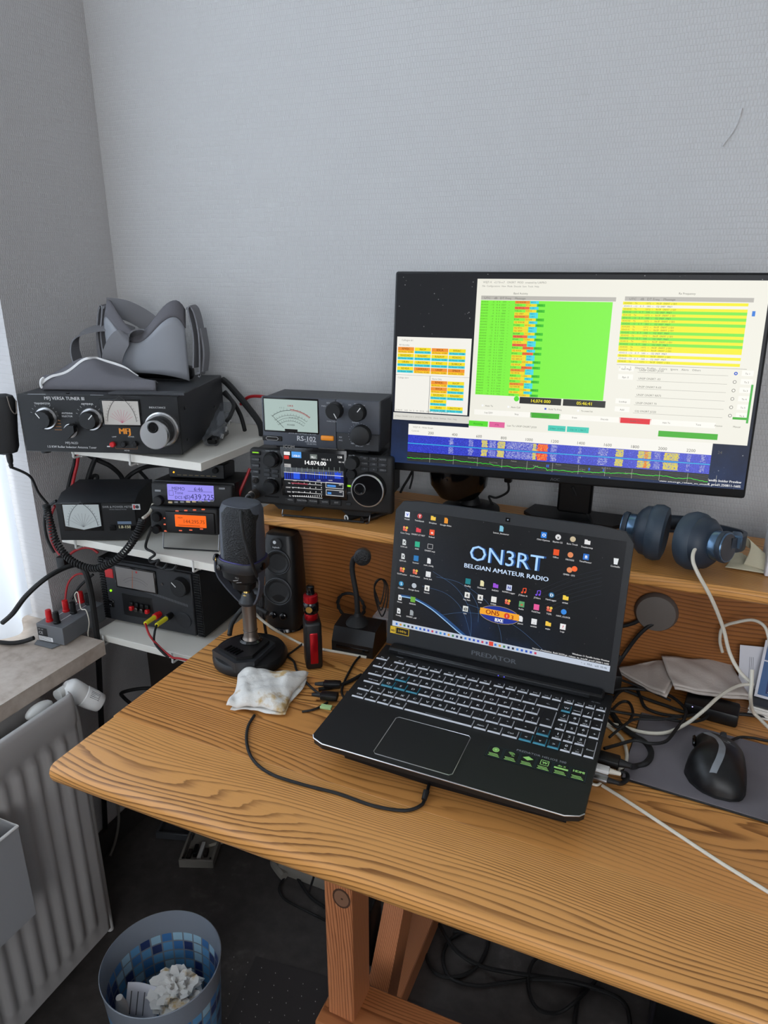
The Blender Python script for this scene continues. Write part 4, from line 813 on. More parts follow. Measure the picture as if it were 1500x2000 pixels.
# right list
lx0, lx1, lz1, lz0 = U(.53), U(.94), V(.134), V(.515); pat = 'ywygygygyygygygyywywy'; n_ = len(pat); hh = (lz1 - lz0) / n_
for i, c in enumerate(pat):
    z = lz1 - hh * (i + 1); R4(lx0, z, lx1, z + hh, {'y': '#f4ec14', 'w': '#f0eee4', 'g': '#7de83e'}[c], .0019)
    T3(('05%02d%02d  Tx      1072 ~  R6OP ON3RT JO20' if c == 'y' else '05%02d%02d -12  0.7  580 ~  CQ UN3P MN69') % (40 + i // 3, 15 * (i % 4)), lx0 + .002, z + hh * .25, hh * .74, '#7a7410' if c == 'y' else '#4a6a30', .0024, mono=.60)
line(p.use(em('#8a8880')) and p, [(lx0, lz0 - .003), (lx1 + .01, lz0 - .003)], .0005, fy(.0022))
T3('1     2     3     Filtering   Profiles    Colors    Ignore    Alerts    Others', lx0 + .004, lz0 - .0085, .0042, '#75736c')
tz = V(.56)
for i, (a, b) in enumerate((('Gen Msgs', 'UN3P ON3RT JO20'), ('Rpt -3', 'UN3P ON3RT -03'), ('', 'UN3P ON3RT R-03'), ('', 'UN3P ON3RT RR73'), ('Lookup', 'UN3P ON3RT 73'), ('Add', 'CQ ON3RT JO20'))):
    z = tz - .0125 * i
    if a: R4(lx0 + .004, z - .002, lx0 + .026, z + .006, '#f8f6ee', .0019); T3(a, lx0 + .015, z, .0038, '#5a5852', align='C')
    R4(lx0 + .032, z - .003, lx1 - .014, z - .0025, '#b0aea4', .0020); T3(b, lx0 + .034, z - .001, .0042, '#6a6860')
    c0 = (lx1 - .004, z + .001); p.use(em('#2a5ac8' if i == 0 else '#8a8880')); disc(p, *c0, .0026, fy(.0021), 14); p.use(em('#f6f4ea')); disc(p, *c0, .0017 if i else .001, fy(.0023), 12)
    R4(lx1 + .004, z - .002, lx1 + .020, z + .006, '#f8f6ee', .0019); T3('Tx %d' % (i + 1), lx1 + .012, z, .0036, '#5a5852', align='C')
R4(U(.985), V(.86), U(.992), V(.62), '#3fae3a', .002); R4(U(.94), V(.84), U(.985), V(.825), '#3fae2a', .002)
R4(U(.955), V(.21), U(.965), V(.175) - .001, '#2a7ad8', .002)
bz = V(.79)
p.use(em('#4fdc20')); disc(p, U(.178), bz + .002, .0042, fy(.002), 20)
R4(U(.19), bz - .005, U(.345), bz + .0055, '#14130f', .0019); T3('14,074 000', U(.268), bz - .0022, .0072, '#e8d818', align='C', bold=.05); R4(U(.352), bz - .005, U(.505), bz + .0055, '#14130f', .0019); T3('05:46:41', U(.43), bz - .0022, .0072, '#e8d818', align='C', bold=.05)
for u, s_ in ((.06, 'Auto Tx'), (.16, 'Auto Call'), (.3, 'Hold Tx Freq'), (.42, 'Tx even/1st')):
    z = bz - .013; R4(U(u) - .006, z, U(u) - .003, z + .003, '#3a5ac8' if 'a' in s_[1:3] or 'H' in s_ else '#f8f8f8', .002); T3(s_, U(u), z, .0038, '#6a6860')
z = bz - .024
for i, s_ in enumerate(('Log QSO', 'Stop', 'Monitor', 'Erase', 'Decode', 'Enable Tx', 'Halt Tx', 'Tune')):
    u = .075 + i * .108; c = {2: '#3aa820', 5: '#e01828'}.get(i, '#f8f6ee'); R4(U(u) - .024, z - .003, U(u) + .024, z + .0055, c, .002); T3(s_, U(u), z, .0036, '#5a5852', align='C')
T3('Pounce', U(.885), z, .0036, '#6a6860'); T3('Manual', U(.945), z, .0036, '#6a6860')
z = V(.972)
R4(U(.0), z - .003, U(.075), z + .006, '#55dc28', .002); R4(U(.08), z - .003, U(.14), z + .006, '#e0609a', .002); T3('FT8', U(.11), z, .004, '#902050', align='C'); T3('Receiving', U(.037), z, .004, '#207010', align='C'); T3('Last Tx: UN3P ON3RT JO20', U(.15), z, .004, '#6a6860')
R4(U(.305), z - .003, U(.37), z + .006, '#3fc8b4', .002); R4(U(.375), z - .003, U(.455), z + .006, '#3fc8b4', .002); R4(U(.7), z - .001, U(.9), z + .008, '#3fae1e', .002)
T3('0 New  | 0 DXcc', U(.34), z, .0035, '#146a5c', align='C'); T3('CQ: 14   |  RX: 7', U(.415), z, .0035, '#146a5c', align='C')
# call list window
cx0, cz1 = P(785, 656); cx1 = P(924, 700)[0]; cz0 = P(785, 798)[1]
R4(cx0, cz0, cx1, cz1, '#f2f0e8', .0020); T3('Callsigns #1', cx0 + .008, cz1 - .0068, .0042, '#8a8880'); T3('All decodes', cx0 + .004, cz1 - .0145, .0038, '#8a8880')
def blk(x, z, w_, s_, org=False, top=True):
    R4(x, z, x + w_, z + .0042, '#3fd0dc' if not org else '#f8c818', .0022); R4(x, z + .0042, x + w_, z + .0098, '#f0902a' if org else '#f6e018', .0022)
    T3(s_, x + w_ / 2, z + .0055, .0046, '#8a4a08' if org else '#9a7a08', .0028, 'C', bold=.04); T3('EU Russia   KO88', x + w_ / 2, z + .001, .0033, '#156068' if not org else '#a06008', .0028, 'C')
nm = ['RP4FJC', 'R6OP', 'R9CA', 'R9SAC', 'RA3DAD', 'RA6ABC', 'RA6AVF', 'RD6DG', 'UR4N', 'UN1TCW', 'RT6C', 'SU4KCA', 'RD4SA', 'UA9OUU', 'UN3P', 'SM6LR']
for r_ in range(4):
    for c in range(4):
        w_ = (cx1 - cx0 - .012) / 4; blk(cx0 + .002 + c * w_ * (1.02), cz1 - .0265 - r_ * .0108 - c * .0002, w_ * .98, nm[r_ * 4 + c], (r_ == 0 and c in (0, 2)) or (r_ == 3 and c > 0))
zz = cz1 - .0625; R4(cx0, zz - .0003, cx1, zz, '#55534e', .0023); R4(cx0 + (cx1 - cx0) * .47, cz0, cx0 + (cx1 - cx0) * .475, zz, '#55534e', .0023); T3('Callsign alert', cx0 + .004, zz - .006, .0036, '#8a8880'); T3('Alerts Only', cx0 + (cx1 - cx0) * .5, zz - .006, .0036, '#8a8880')
for r_ in range(5):
    for c in range(2):
        if r_ == 3 and c == 1: continue
        w_ = (cx1 - cx0) * .22; blk(cx0 + (cx1 - cx0) * .49 + c * w_ * 1.02, zz - .0175 - r_ * .0104, w_, nm[(r_ * 2 + c) % 12 + (0 if r_ else 0)], (c == 0 and r_ < 2))
T3('05:46:41   14.0   14   2   10   20:52   UN3P   20m FT8 B?Gener', cx0 + .002, cz0 + .0015, .0036, '#8a8880')
dx0_, dz1_ = P(784, 800); R4(cx0 - .002, dz1_ - .012, U(.0), dz1_, '#d8d6ce', .0017); T3('JTAlert ON3RT 2.61.0  [WSJT-X 20m FT8]   Alerts  Settings  View  Help', cx0 + .002, dz1_ - .007, .0036, '#9a988f')
# waterfall window
fx0 = P(811, 850)[0]; fx1 = P(1386, 900)[0]; fz1 = P(811, 822)[1]; fz0 = P(811, 890)[1]
R4(fx0, fz0, fx1, fz1, '#f4f2ea', .0019); T3('WSJT-X - Wide Graph', fx0 + .008, fz1 - .0062, .0038, '#8a8880'); T3('Controls', fx0 + .006, fz1 - .0125, .0036, '#8a8880')
t = NT('waterfall_noise'); oc = t.oc(); nz = t.noise(oc, 900, 2, .8); t.b.inputs['Base Color'].default_value = (.01, .01, .01, 1); t.b.inputs['Roughness'].default_value = .3
t.set(t.b, Emission_Color=t.ramp(nz, [(.35, lin('#0a1290')), (.6, lin('#2236d8')), (.75, lin('#8a98e8'))]), Emission_Strength=1.0); wn = t.m
def sig(name, stops):
    t = NT(name); nz = t.noise(t.oc(), 500, 3, .8); t.b.inputs['Base Color'].default_value = (.01, .01, .01, 1); t.set(t.b, Emission_Color=t.ramp(nz, stops), Emission_Strength=1.0); return t.m
sy = sig('signal_yellow', [(.35, lin('#3a50d0')), (.5, lin('#d8d050')), (.7, lin('#f0c030'))]); sr = sig('signal_red', [(.35, lin('#f0c030')), (.5, lin('#f04020')), (.7, lin('#e01818'))]); sb = sig('signal_pale', [(.4, lin('#1a28b8')), (.55, lin('#8a90d8')), (.7, lin('#c8c8c0'))])
wz1, wz0 = fz1 - .0185, fz1 - .048; wm = (wz1 + wz0) / 2; R4(fx0, wz0, fx1, wz1, wn, .0021); FW = fx1 - fx0
for u0, u1, m_ in ((.265, .285, sy), (.29, .315, sb), (.32, .345, sy), (.35, .44, sb), (.455, .49, sr), (.44, .452, sy), (.15, .165, sb), (.22, .235, sb), (.59, .60, sb), (.655, .685, sb), (.71, .735, sy), (.78, .82, sy), (.80, .81, sr), (.83, .85, sb), (.86, .905, sy), (.93, .94, sb), (.5, .52, sb), (.97, .985, sb)):
    for za, zb in ((wm + .002, wz1 - .001), (wz0 + .002, wm - .0015)):
        p.use(m_); n2 = 7; e = [(fx0 + FW * (u0 if s_ else u1) + random.uniform(-.0012, .0012), za + (zb - za) * i / n2) for s_, rng in ((1, range(n2 + 1)), (0, range(n2, -1, -1))) for i in rng]; p.add([fy(.0023)(*q) for q in e], [tuple(range(len(e)))])
R4(fx0, wm - .0006, fx1, wm + .0008, '#30b0e0', .0025)
R4(fx0, wz0 - .016, fx1, wz0, '#050608', .0021)
for i in range(7): R4(fx0, wz0 - .002 - i * .0021, fx1, wz0 - .0023 - i * .0021, '#70746c', .0022)
p.use(em('#3ae030')); pts = []; v_ = 0
for i in range(240): u = i / 239; v_ = .8 * v_ + random.uniform(-.0007, .0007); pts.append((fx0 + FW * u, wz0 - .011 + v_ + .0022 * math.sin(u * 9 + .5) + (.003 if .45 < u < .49 else 0)))
line(p, pts, .0009, fy(.0025))
for i in range(12):
    x = fx0 + FW * (.083 + i * .0855); T3(str(200 + 200 * i) if i < 11 else '24', x, wz1 + .0028, .0066, '#5a5850', align='C'); R4(x - .0002, wz0 - .016, x + .0002, wz0 - .001, '#b8b8b0', .0026)
for i, s_ in enumerate(('Bins/Pixel 2', 'Start 0 Hz', 'Palette', 'Adjust', 'Flatten', 'Ref Spec', 'Spec 30 %', 'Smooth 1')): T3(s_, fx0 + FW * (.22 + i * .075), fz0 + .010 - .005 * (i % 2), .0034, '#8a8880')
for u in (.49, .495, .63, .628, .675): R4(fx0 + FW * u, fz0 + .005, fx0 + FW * u + .0018, fz0 + .0095, '#2a5ac8', .0026)
T3('Version d\'evaluation. Build 26200.rs_prerelease       Windows 11 Famille Insider Preview', sx1 - .005, sz0 + .0095, .0052, '#e8e8e8', .0018, 'R', bold=.05); T3('Build 26220.ge_release_im_beta08_prod1.250811-1605', sx1 - .005, sz0 + .003, .0052, '#e8e8e8', .0018, 'R', bold=.05)
mon(p, 'screen_windows', scr, flat=True)
p = MB(); p.use(ink('#4a4a4c')); text(p, 'AOC', .0, -mh / 2 + .004, .007, fy(.0004), 'C', bold=.05); mon(p, 'logo', flat=True)
k = MB().use('black'); k.box(-.002, .055, .012, .058, .075, .26, .004); k.build('stand_column', mo)
k = MB().use('black'); k.prism([(-.04, .030), (.10, .030), (.12, .05), (.11, .098), (-.05, .098), (-.06, .05)], lambda a, b, c: (a, b, c), 0.0005, .007); k.build('stand_base', mo)
k = MB().use('black'); k.box(-.02, .02, .17, .07, .06, .23, .006); k.build('tilt_hinge', mo)
# round black lamp-like bowl speaker standing behind the monitor
q = at(905, 960, y=1.22); bw_ = thing('bowl_speaker', 'rounded black bowl shaped device standing behind the monitor', 'speaker', frame((q.x - .008, 1.215, SH)))
k = MB().use('black_gloss'); k.lathe([(.012, .03), (.036, .032), (.052, .055), (.056, .09), (.052, .12), (.04, .135)], (0, 0, 0), (0, 0, 1), 36); k.build('bowl', bw_)
k = MB().use('black'); k.lathe([(.055, .0005), (.054, .008), (.02, .016), (.012, .033)], (.02, .015, 0), (0, 0, 1), 32); k.build('base', bw_)
fq = at(993, 930, y=1.26); fc = thing('ferrite_cable', 'black cable with a square ferrite hanging behind the monitor', 'cable', Matrix.Translation(fq))
k = MB().use('black'); k.box(-.007, -.006, -.012, .007, .006, .03, .003, 2); k.build('ferrite', fc)
k = MB().use('black_rubber'); k.tube([(0, 0, -.01), at(992, 960, y=1.26) - fq, at(970, 972, y=1.26) - fq, at(955, 970, y=1.255) - fq, at(966, 992, y=1.25) - fq], .0022, 8); k.build('lead', fc)
cable('monitor_power_cable', 'black cable slanting down right of the monitor stand', [at(1118, 950, y=1.255), at(1135, 985, y=1.26), at(1152, 1012, y=1.255), (at(1156, 1030, z=SH + .004))], .0035, 'black_rubber')
# ------------------------------------------------------------------ laptop on a cooling pad
LM = frame((-.415, .7025, DESK + .043), -.012, -.045)
cp = thing('cooling_pad', 'flat black cooling pad underneath the open laptop', 'laptop stand', frame((-.400, .715, DESK), -.012))
k = MB().use('black'); k.prism([(.012, .03), (.022, .02), (.14, .016), (.325, .022), (.325, .24), (.012, .24)], lambda a, b, c: (a, b, c), .0008, .0150); k.build('tray', cp)
k = MB().use('black_rubber'); k.prism([(.03, .0150), (.03, .0198), (.235, .0290), (.235, .0150)], lambda a, b, c: (c, a, b), .02, .31); k.build('platform', cp)
lp = thing('laptop', 'open black gaming laptop with white-lit keys and space desktop', 'laptop', LM)
LW, LD = .362, .256
k = MB().use('deck_black'); oT = [(0, .012), (.004, .006), (.020, .0), (.341, .0), (.357, .006), (LW, .012), (LW, LD), (0, LD)]; oB = [(.012, .030), (.016, .026), (.028, .022), (.334, .022), (.346, .026), (LW - .012, .030), (LW - .01, LD), (.01, LD)]
k.rings([[(a, b, -.0225) for a, b in oB], [(a, b, -.010) for a, b in oT], [(a, b, 0) for a, b in oT]])
k.build('base', lp, sharp=20)
k = MB().use('silver'); k.tube([(.0, .0115, -.0012), (.004, .0055, -.0012), (.020, -.0006, -.0012), (.341, -.0006, -.0012), (.357, .0055, -.0012), (LW, .0115, -.0012)], .0011, 6, sm=False); k.build('trim_line', lp)
k = MB().use('black'); k.box(.012, .236, -.004, .350, .2555, .0085, .003); k.use('lid_grey'); k.box(.03, .2345, .001, .331, .2375, .0075, .001); k.build('hinge_cover', lp)
for q in (.196, .205):
    k = MB().use(em('#5a58f0', 1.4)); k.lathe([(.0009, 0), (.0009, .0006)], (q, .2345, .0045), (0, -1, 0), 8); k.build('status_light', lp)
k = MB().use('deck_black'); k.box(.091, .010, -.001, .198, .088, .0002, .0002); k.build('touchpad', lp)
k = MB().use('silver'); pts = [(.094, .0085), (.196, .0085), (.1995, .012), (.1995, .086), (.196, .0895), (.094, .0895), (.0905, .086), (.0905, .012)]
k.tube([(a, b, .0002) for a, b in pts], .00055, 5, sm=False, closed=True); k.build('touchpad_rim', lp)
for q in (0, 1):
    k = MB().use('silver'); k.box(.14, .25, .001, .141, .251, .0012); 
keymesh = {}
LG = MB()
def key(x0, x1, y0, y1, s_='', sz=.0048, teal=False, s2=None):
    w_, h = (x1 - x0) / 1000, (y1 - y0) / 1000; kk = (round(w_, 4), round(h, 4), teal)
    if kk not in keymesh:
        b = MB(); b.use('key_teal' if teal else 'keycap')
        bot, top, bv = 0.0, .0019, .0009
        o1 = [(0, 0), (w_, 0), (w_, h), (0, h)]; o2 = [(bv, bv + .0005), (w_ - bv, bv + .0005), (w_ - bv, h - bv * .6), (bv, h - bv * .6)]
        b.use('keycap'); b.add([(a, c, top) for a, c in o2], [(0, 1, 2, 3)])
        b.use('key_teal' if teal else 'key_white'); b.add([(0, 0, bot), (w_, 0, bot), (w_ - bv, bv + .0005, top), (bv, bv + .0005, top)], [(0, 1, 2, 3)])
        b.use('keycap'); b.add([(0, 0, bot), (bv, bv + .0005, top), (bv, h - bv * .6, top), (0, h, bot)], [(0, 1, 2, 3)]); b.add([(0, h, bot), (bv, h - bv * .6, top), (w_ - bv, h - bv * .6, top), (w_, h, bot)], [(0, 1, 2, 3)])
        b.use('key_teal' if teal else 'key_white'); rw = .00035
        b.add([(w_, 0, bot), (w_, h, bot), (w_ - bv + rw, h - bv * .6, top), (w_ - bv + rw, bv + .0005, top)], [(0, 1, 2, 3)]); b.add([(w_ - bv, bv + .0005, top), (w_ - bv + rw, bv + .0005, top), (w_ - bv + rw, h - bv * .6, top), (w_ - bv, h - bv * .6, top)], [(0, 1, 2, 3)])
        if teal:
            b.add([(bv, bv + .0005, top), (w_ - bv, bv + .0005, top), (w_ - bv, bv + .002, top), (bv, bv + .002, top)], [(0, 1, 2, 3)]); b.add([(bv, bv, top), (bv + .0005, bv, top), (bv + .0005, h - bv, top), (bv, h - bv, top)], [(0, 1, 2, 3)])
        o = b.build('key', lp, smooth=False); keymesh[kk] = o.data
    else:
        o = bpy.data.objects.new('key', keymesh[kk]); COL.objects.link(o); o.parent = lp
    o.location = (x0 / 1000, y0 / 1000, .0002)
    if s_: text(LG, s_, (x0 + x1) / 2000, (y0 + (y1 - y0) * (.54 if s2 else .36)) / 1000, sz * 1.3, fz(.00225), 'C', bold=.06, sx=1.15)
    if s2: text(LG, s2, (x0 + x1) / 2000, (y0 + (y1 - y0) * .20) / 1000, sz * .6, fz(.00225), 'C', bold=.05)
LG.use(ink('#dfe3e6'))
DX = 2
c4 = [(297, 310), (312, 325), (327, 340), (342, 355)]
KS = .935
def row(y0, y1, items):
    y0, y1 = y0 * KS, y1 * KS
    for it in items: key(it[0] + DX, it[1] + DX, y0, y1, *it[2:])
row(115, 131, [(8, 27, 'Ctrl', .0033), (29, 47, 'Fn', .0033), (49, 67, '#', .005), (69, 90, 'Alt', .0033), (92, 192), (194, 212, 'AltGr', .003), (214, 232, '=', .0045), (234, 255, 'Ctrl', .0033), (257, 274, '<', .0045, True), (276, 293, 'v', .0045, True), (295, 310, '>', .0045, True), (312, 325, '0', .005, False, 'Ins'), (327, 340, '.', .005, False, 'Del')])
key(342 + DX, 355 + DX, 115 * KS, 152 * KS, 'Enter', .003)
row(136, 152, [(8, 27, '^', .004), (29, 47, '<', .004, False, '>')] + [(49 + 19.6 * i, 67 + 19.6 * i, c) for i, c in enumerate('WXCVBN')] + [(49 + 19.6 * (6 + i), 67 + 19.6 * (6 + i), c, .0036, False, d) for i, (c, d) in enumerate(zip('?./+', ',;:='))] + [(246, 274, '^', .004), (276, 293, '^', .0045, True), (*c4[0], '1', .005, False, 'End'), (*c4[1], '2', .005, False, 'v'), (*c4[2], '3', .005, False, 'PgDn')])
row(158, 175, [(8, 35, 'Shift Lock', .0027)] + [(37 + 20 * i, 55.5 + 20 * i, c, .0048, i < 3) for i, c in enumerate('QSDFGHJKLM')] + [(237, 254, '%', .0036, False, 'ù' if 0 else 'u'), (256, 273, '£', .0036, False, 'µ'), (*c4[0], '4', .005, False, '<'), (*c4[1], '5'), (*c4[2], '6', .005, False, '>'), (*c4[3], '+')])
key(276 + DX, 293 + DX, 158 * KS, 197 * KS, '<-', .004)
row(180, 197, [(6, 29, '|<', .0033)] + [(31 + 20 * i, 49.5 + 20 * i, c, .0048, i == 1) for i, c in enumerate('AZERTYUIOP')] + [(231, 249, '^', .0036, False, '['), (251, 269, '$', .0036, False, ']'), (*c4[0], '7', .005, False, 'Home'), (*c4[1], '8', .005, False, '^'), (*c4[2], '9', .005, False, 'PgUp'), (*c4[3], '-')])
row(203, 220, [(4, 20, '³' if 0 else '2', .0036)] + [(22 + 20 * i, 40.5 + 20 * i, c, .0048, False, d) for i, (c, d) in enumerate(zip('1234567890°_', '&é"\'(§è!çà)-'))] + [(262, 293, '<-', .004), (*c4[0], 'W', .0045, True), (*c4[1], 'NumLk', .0022), (*c4[2], '/'), (*c4[3], '*')])
fn = [(0, 19, 'Esc')] + [(31 + 20 * i, 48 + 20 * i, 'F%d' % (i + 1)) for i in range(4)] + [(114 + 19 * i, 130 + 19 * i, 'F%d' % (i + 5)) for i in range(4)] + [(193 + 18 * i, 208 + 18 * i, 'F%d' % (i + 9)) for i in range(4)]
row(226, 237, [(a, b, c, .0028) for a, b, c in fn] + [(265, 278, 'PrtSc', .0018), (280, 293, 'Del', .0022), (*c4[0], 'PgUp', .0018), (*c4[1], 'PgDn', .0018), (*c4[2], 'End', .0022), (*c4[3], 'O', .0036)])
LG.flat('key_legends', lp, kind='stuff')
p = MB().use(ink('#8d9299')); text(p, 'PREDATOR HELIOS 300', .262, .0855, .0052, fz(.0003), sx=1.2); text(p, 'dts Ultra', .335, .2285, .0035, fz(.0003)); rect(p, .03, .2285, .042, .2295, fz(.0003)); line(p, [(.125, .111), (.165, .111)], .0004, fz(.0024)); p.flat('lettering', lp)
# row of six feature stickers
sk = MB().use('black'); sk.box(.226, .0605, 0, .3555, .0835, .0003); st = sk.build('feature_stickers', lp)
p = MB(); gr = ink('#a6e07c')
for i in range(6):
    x = .2275 + i * .0213; p.use(ink('#1c3440')); line(p, [(x, .0615), (x + .0195, .0615), (x + .0195, .0825), (x, .0825), (x, .0615)], .0006, fz(.0005)); p.use(gr); cx = x + .0098; f_ = fz(.0005)
    if i == 0: disc(p, cx, .0765, .0045, f_); p.use('black'); arc(p, cx, .0765, .0028, 0, 360, .0005, fz(.0006)); p.use(gr)
    elif i == 1: [arc(p, cx - .001, .074, .0018 * (j + 1), 30, 130, .0008, f_) for j in range(3)]; text(p, '2x', cx, .0725, .004, f_)
    elif i == 2: p.add([f_(cx - .007, .0765), f_(cx, .0725), f_(cx + .007, .0765), f_(cx, .0805)], [(0, 1, 2, 3)])
    elif i == 3: line(p, [(cx - .005, .072), (cx + .005, .072), (cx + .005, .0808), (cx - .005, .0808), (cx - .005, .072)], .0008, f_); text(p, 'W', cx, .0743, .0062, f_, 'C', bold=.1)
    elif i == 4: text(p, 'dts X', cx, .0772, .0045, f_, 'C', bold=.06); rect(p, x + .001, .0725, x + .0185, .0755, f_)
    else: text(p, 'HDMI', cx, .075, .0058, f_, 'C', bold=.1)
    for j in range(3): rect(p, x + .0025 + .001 * (j % 2), .0635 + j * .0022, x + .0175 - .0015 * j, .0645 + j * .0022, f_)
p.flat('sticker_print', st)
# lid
LL = Matrix.Translation((0, .2565, .0025)) @ Matrix.Rotation(-.21, 4, 'X')
def lidb(mb, name, parent, flat=False, **kw):
    mb.v = [tuple(LL @ Vector(q)) for q in mb.v]; return mb.flat(name, parent, **kw) if flat else mb.build(name, parent, **kw)
k = MB().use('lid_grey'); lh = .2425
k.prism([(.0, .0), (LW, .0), (LW, lh - .018), (LW - .012, lh - .003), (LW - .05, lh), (.05, lh), (.012, lh - .003), (0, lh - .018)], lambda a, b, c: (a, c, b), 0, .0085); lid = lidb(k, 'lid', lp, sharp=20)
LF = LM @ LL
H = hm([(779, 982), (1215, 1043), (1180, 1298), (757, 1198)], .344, .194); SX, SZ = .0085, .0325
P = lambda a, b: (H(a, b)[0] + SX, H(a, b)[1] + SZ)
t = NT('space_desktop'); oc = t.oc(); X = t.sep(oc)
stv = t.n('TexVoronoi'); t.set(stv, Vector=oc, Scale=120.0); star = t.ramp(stv.outputs[0], [(0, (1, 1, 1)), (.05, (.0, .0, .0))])
neb = t.noise(oc, 9, 5, .6)
d_ = t.math('ABSOLUTE', t.math('SUBTRACT', t.math('MULTIPLY_ADD', X[0], 1.0, t.math('MULTIPLY', X[2], 1.1)), .235))
zf = t.math('SUBTRACT', .8, t.math('MULTIPLY', X[2], 5.6))
fac = t.math('ADD', t.math('MULTIPLY', t.math('SUBTRACT', neb, .35), zf), t.math('MULTIPLY', t.math('SUBTRACT', 1, t.math('MULTIPLY', d_, 9)), .12))
bs = t.ramp(fac, [(0, lin('#0a0b0f')), (.16, lin('#0d1420')), (.30, lin('#142c54')), (.42, lin('#2a5ea0'))])
ad = t.n('MixRGB', blend_type='ADD'); t.set(ad, Fac=.5, Color1=bs, Color2=star)
t.b.inputs['Base Color'].default_value = (.008, .008, .008, 1); t.b.inputs['Roughness'].default_value = .22; t.b.inputs['Specular IOR Level'].default_value = .5; t.set(t.b, Emission_Color=ad.outputs[0], Emission_Strength=.9)
p = MB(); p.use(t.m); rect(p, SX, SZ, SX + .344, SZ + .194, fy(.0004)); scr = lidb(p, 'screen', lid, True)
p = MB(); f1 = fy(.0007); f2 = fy(.0010)
def arcs(pts, wd, col, s=1.0, off=.0006):
    q = smooth_path([(*P(a, b), 0) for a, b in pts], 10); p.use(em(col, s)); line(p, [(v.x, v.y) for v in q], wd, fy(off))
arcs([(776, 1144), (800, 1150), (830, 1168), (858, 1192), (880, 1212), (893, 1222)], .0016, '#9cc8f4', .9)
arcs([(773, 1142), (800, 1148.5), (832, 1167), (861, 1190), (885, 1212), (898, 1224)], .0038, '#2f64a8', .5, .0005)
for q in ([(836, 1098), (880, 1130), (905, 1175), (905, 1225)], [(815, 1125), (860, 1140), (890, 1172), (905, 1222)], [(842, 1108), (890, 1122), (918, 1160), (920, 1195)], [(900, 1160), (950, 1180), (1000, 1210), (1050, 1255)], [(905, 1130), (940, 1160), (960, 1205), (965, 1235)], [(850, 1180), (890, 1176), (930, 1180)]): arcs(q, .00035, '#4f7cb0', .7)
for i in range(7): arcs([(1040 + i * 3, 1135 + i * 7), (1100, 1112 + i * 8), (1165, 1096 + i * 8)], .00025, '#3a4454', .5)
def ctx(s_, a, b, size, col='#ffffff', s=1.0, align='C', off=.001, **kw): A_ = P(a, b); p.use(em(col, s)); text(p, s_, A_[0], A_[1] - size * .35, size, fy(off), align, **kw)
ctx('ON3RT', 976, 1073, .0345, '#2a66b8', .5, off=.0006, sx=1.02, bold=.05); ctx('ON3RT', 975, 1073, .034, '#a9d4ff', 1.0, sx=1.02); ctx('BELGIAN AMATEUR RADIO', 974, 1100, .0096, '#cfe4ff', .95, sx=1.12, bold=.04)
A_ = P(961, 1182); p.use(em('#1c3296', .9)); disc(p, A_[0], A_[1], .031, fy(.0007), 36, .0135); p.use(em('#c8b070', .8)); arc(p, A_[0], A_[1], .031, 0, 360, .0006, fy(.0008), 40, .0135); p.use(em('#f2a62a', 1)); rect(p, A_[0] - .0305, A_[1] - .0035, A_[0] + .0305, A_[1] + .0065, fy(.0009))
ctx('ON5', 948, 1177, .0105, '#a03808', .9, bold=.06, off=.0012); ctx('3', 986, 1187, .0095, '#a03808', .9, bold=.06, off=.0012); ctx('BXE', 960, 1192, .0075, '#ffffff', bold=.08, off=.0012); A_ = P(976, 1184); p.use(em('#d84020', 1)); disc(p, A_[0], A_[1], .0045, fy(.0013), 16); ctx('1', 976, 1184, .006, '#ffffff', off=.0015)
def icon(a, b, col, kind='sq', s_='', w_=.0082, h=.0088, c2='#ffffff', lab_=''):
    x, z = P(a, b); p.use(em(col, .95))
    if kind == 'round': disc(p, x, z, w_ / 2, f1, 16)
    elif kind == 'fold': rect(p, x - w_ / 2, z - h * .36, x + w_ / 2, z + h * .28, f1); rect(p, x - w_ / 2, z + h * .28, x, z + h * .42, f1)
    elif kind == 'doc': p.add([f1(x - w_ * .36, z - h / 2), f1(x + w_ * .36, z - h / 2), f1(x + w_ * .36, z + h * .25), f1(x + w_ * .12, z + h / 2), f1(x - w_ * .36, z + h / 2)], [(0, 1, 2, 3, 4)])
    elif kind == 'note': disc(p, x - w_ * .25, z - h * .35, w_ * .18, f1, 8); disc(p, x + w_ * .3, z - h * .25, w_ * .18, f1, 8); line(p, [(x - w_ * .1, z - h * .35), (x - w_ * .1, z + h * .4), (x + w_ * .45, z + h * .5), (x + w_ * .45, z - h * .25)], .0011, f1)
    elif kind == 'blob':
        for q, (dx, dz, cc) in enumerate(((-.3, .2, '#f08a6a'), (.25, .2, '#e8c84a'), (.15, -.25, '#f0805a'), (-.3, -.2, '#d85a4a'))): p.use(em(cc, .9)); disc(p, x + dx * w_, z + dz * h, w_ * .27, f1, 8)
    elif kind == 'bin': p.add([f1(x - w_ * .3, z - h / 2), f1(x + w_ * .3, z - h / 2), f1(x + w_ * .42, z + h / 2), f1(x - w_ * .42, z + h / 2)], [(0, 1, 2, 3)])
    elif kind == 'frame': line(p, [(x - w_ / 2, z - h * .4), (x + w_ / 2, z - h * .4), (x + w_ / 2, z + h * .4), (x - w_ / 2, z + h * .4), (x - w_ / 2, z - h * .4)], .0005, f1)
    else: rect(p, x - w_ / 2, z - h / 2, x + w_ / 2, z + h / 2, f1)
    if s_: p.use(em(c2, .95)); text(p, s_, x, z - h * .25, h * .72, f2, 'C', bold=.08)
    if lab_: p.use(em('#e6e6e6', .85)); text(p, lab_, x, z - h * .5 - .0042, .0034, f2, 'C', bold=.03)
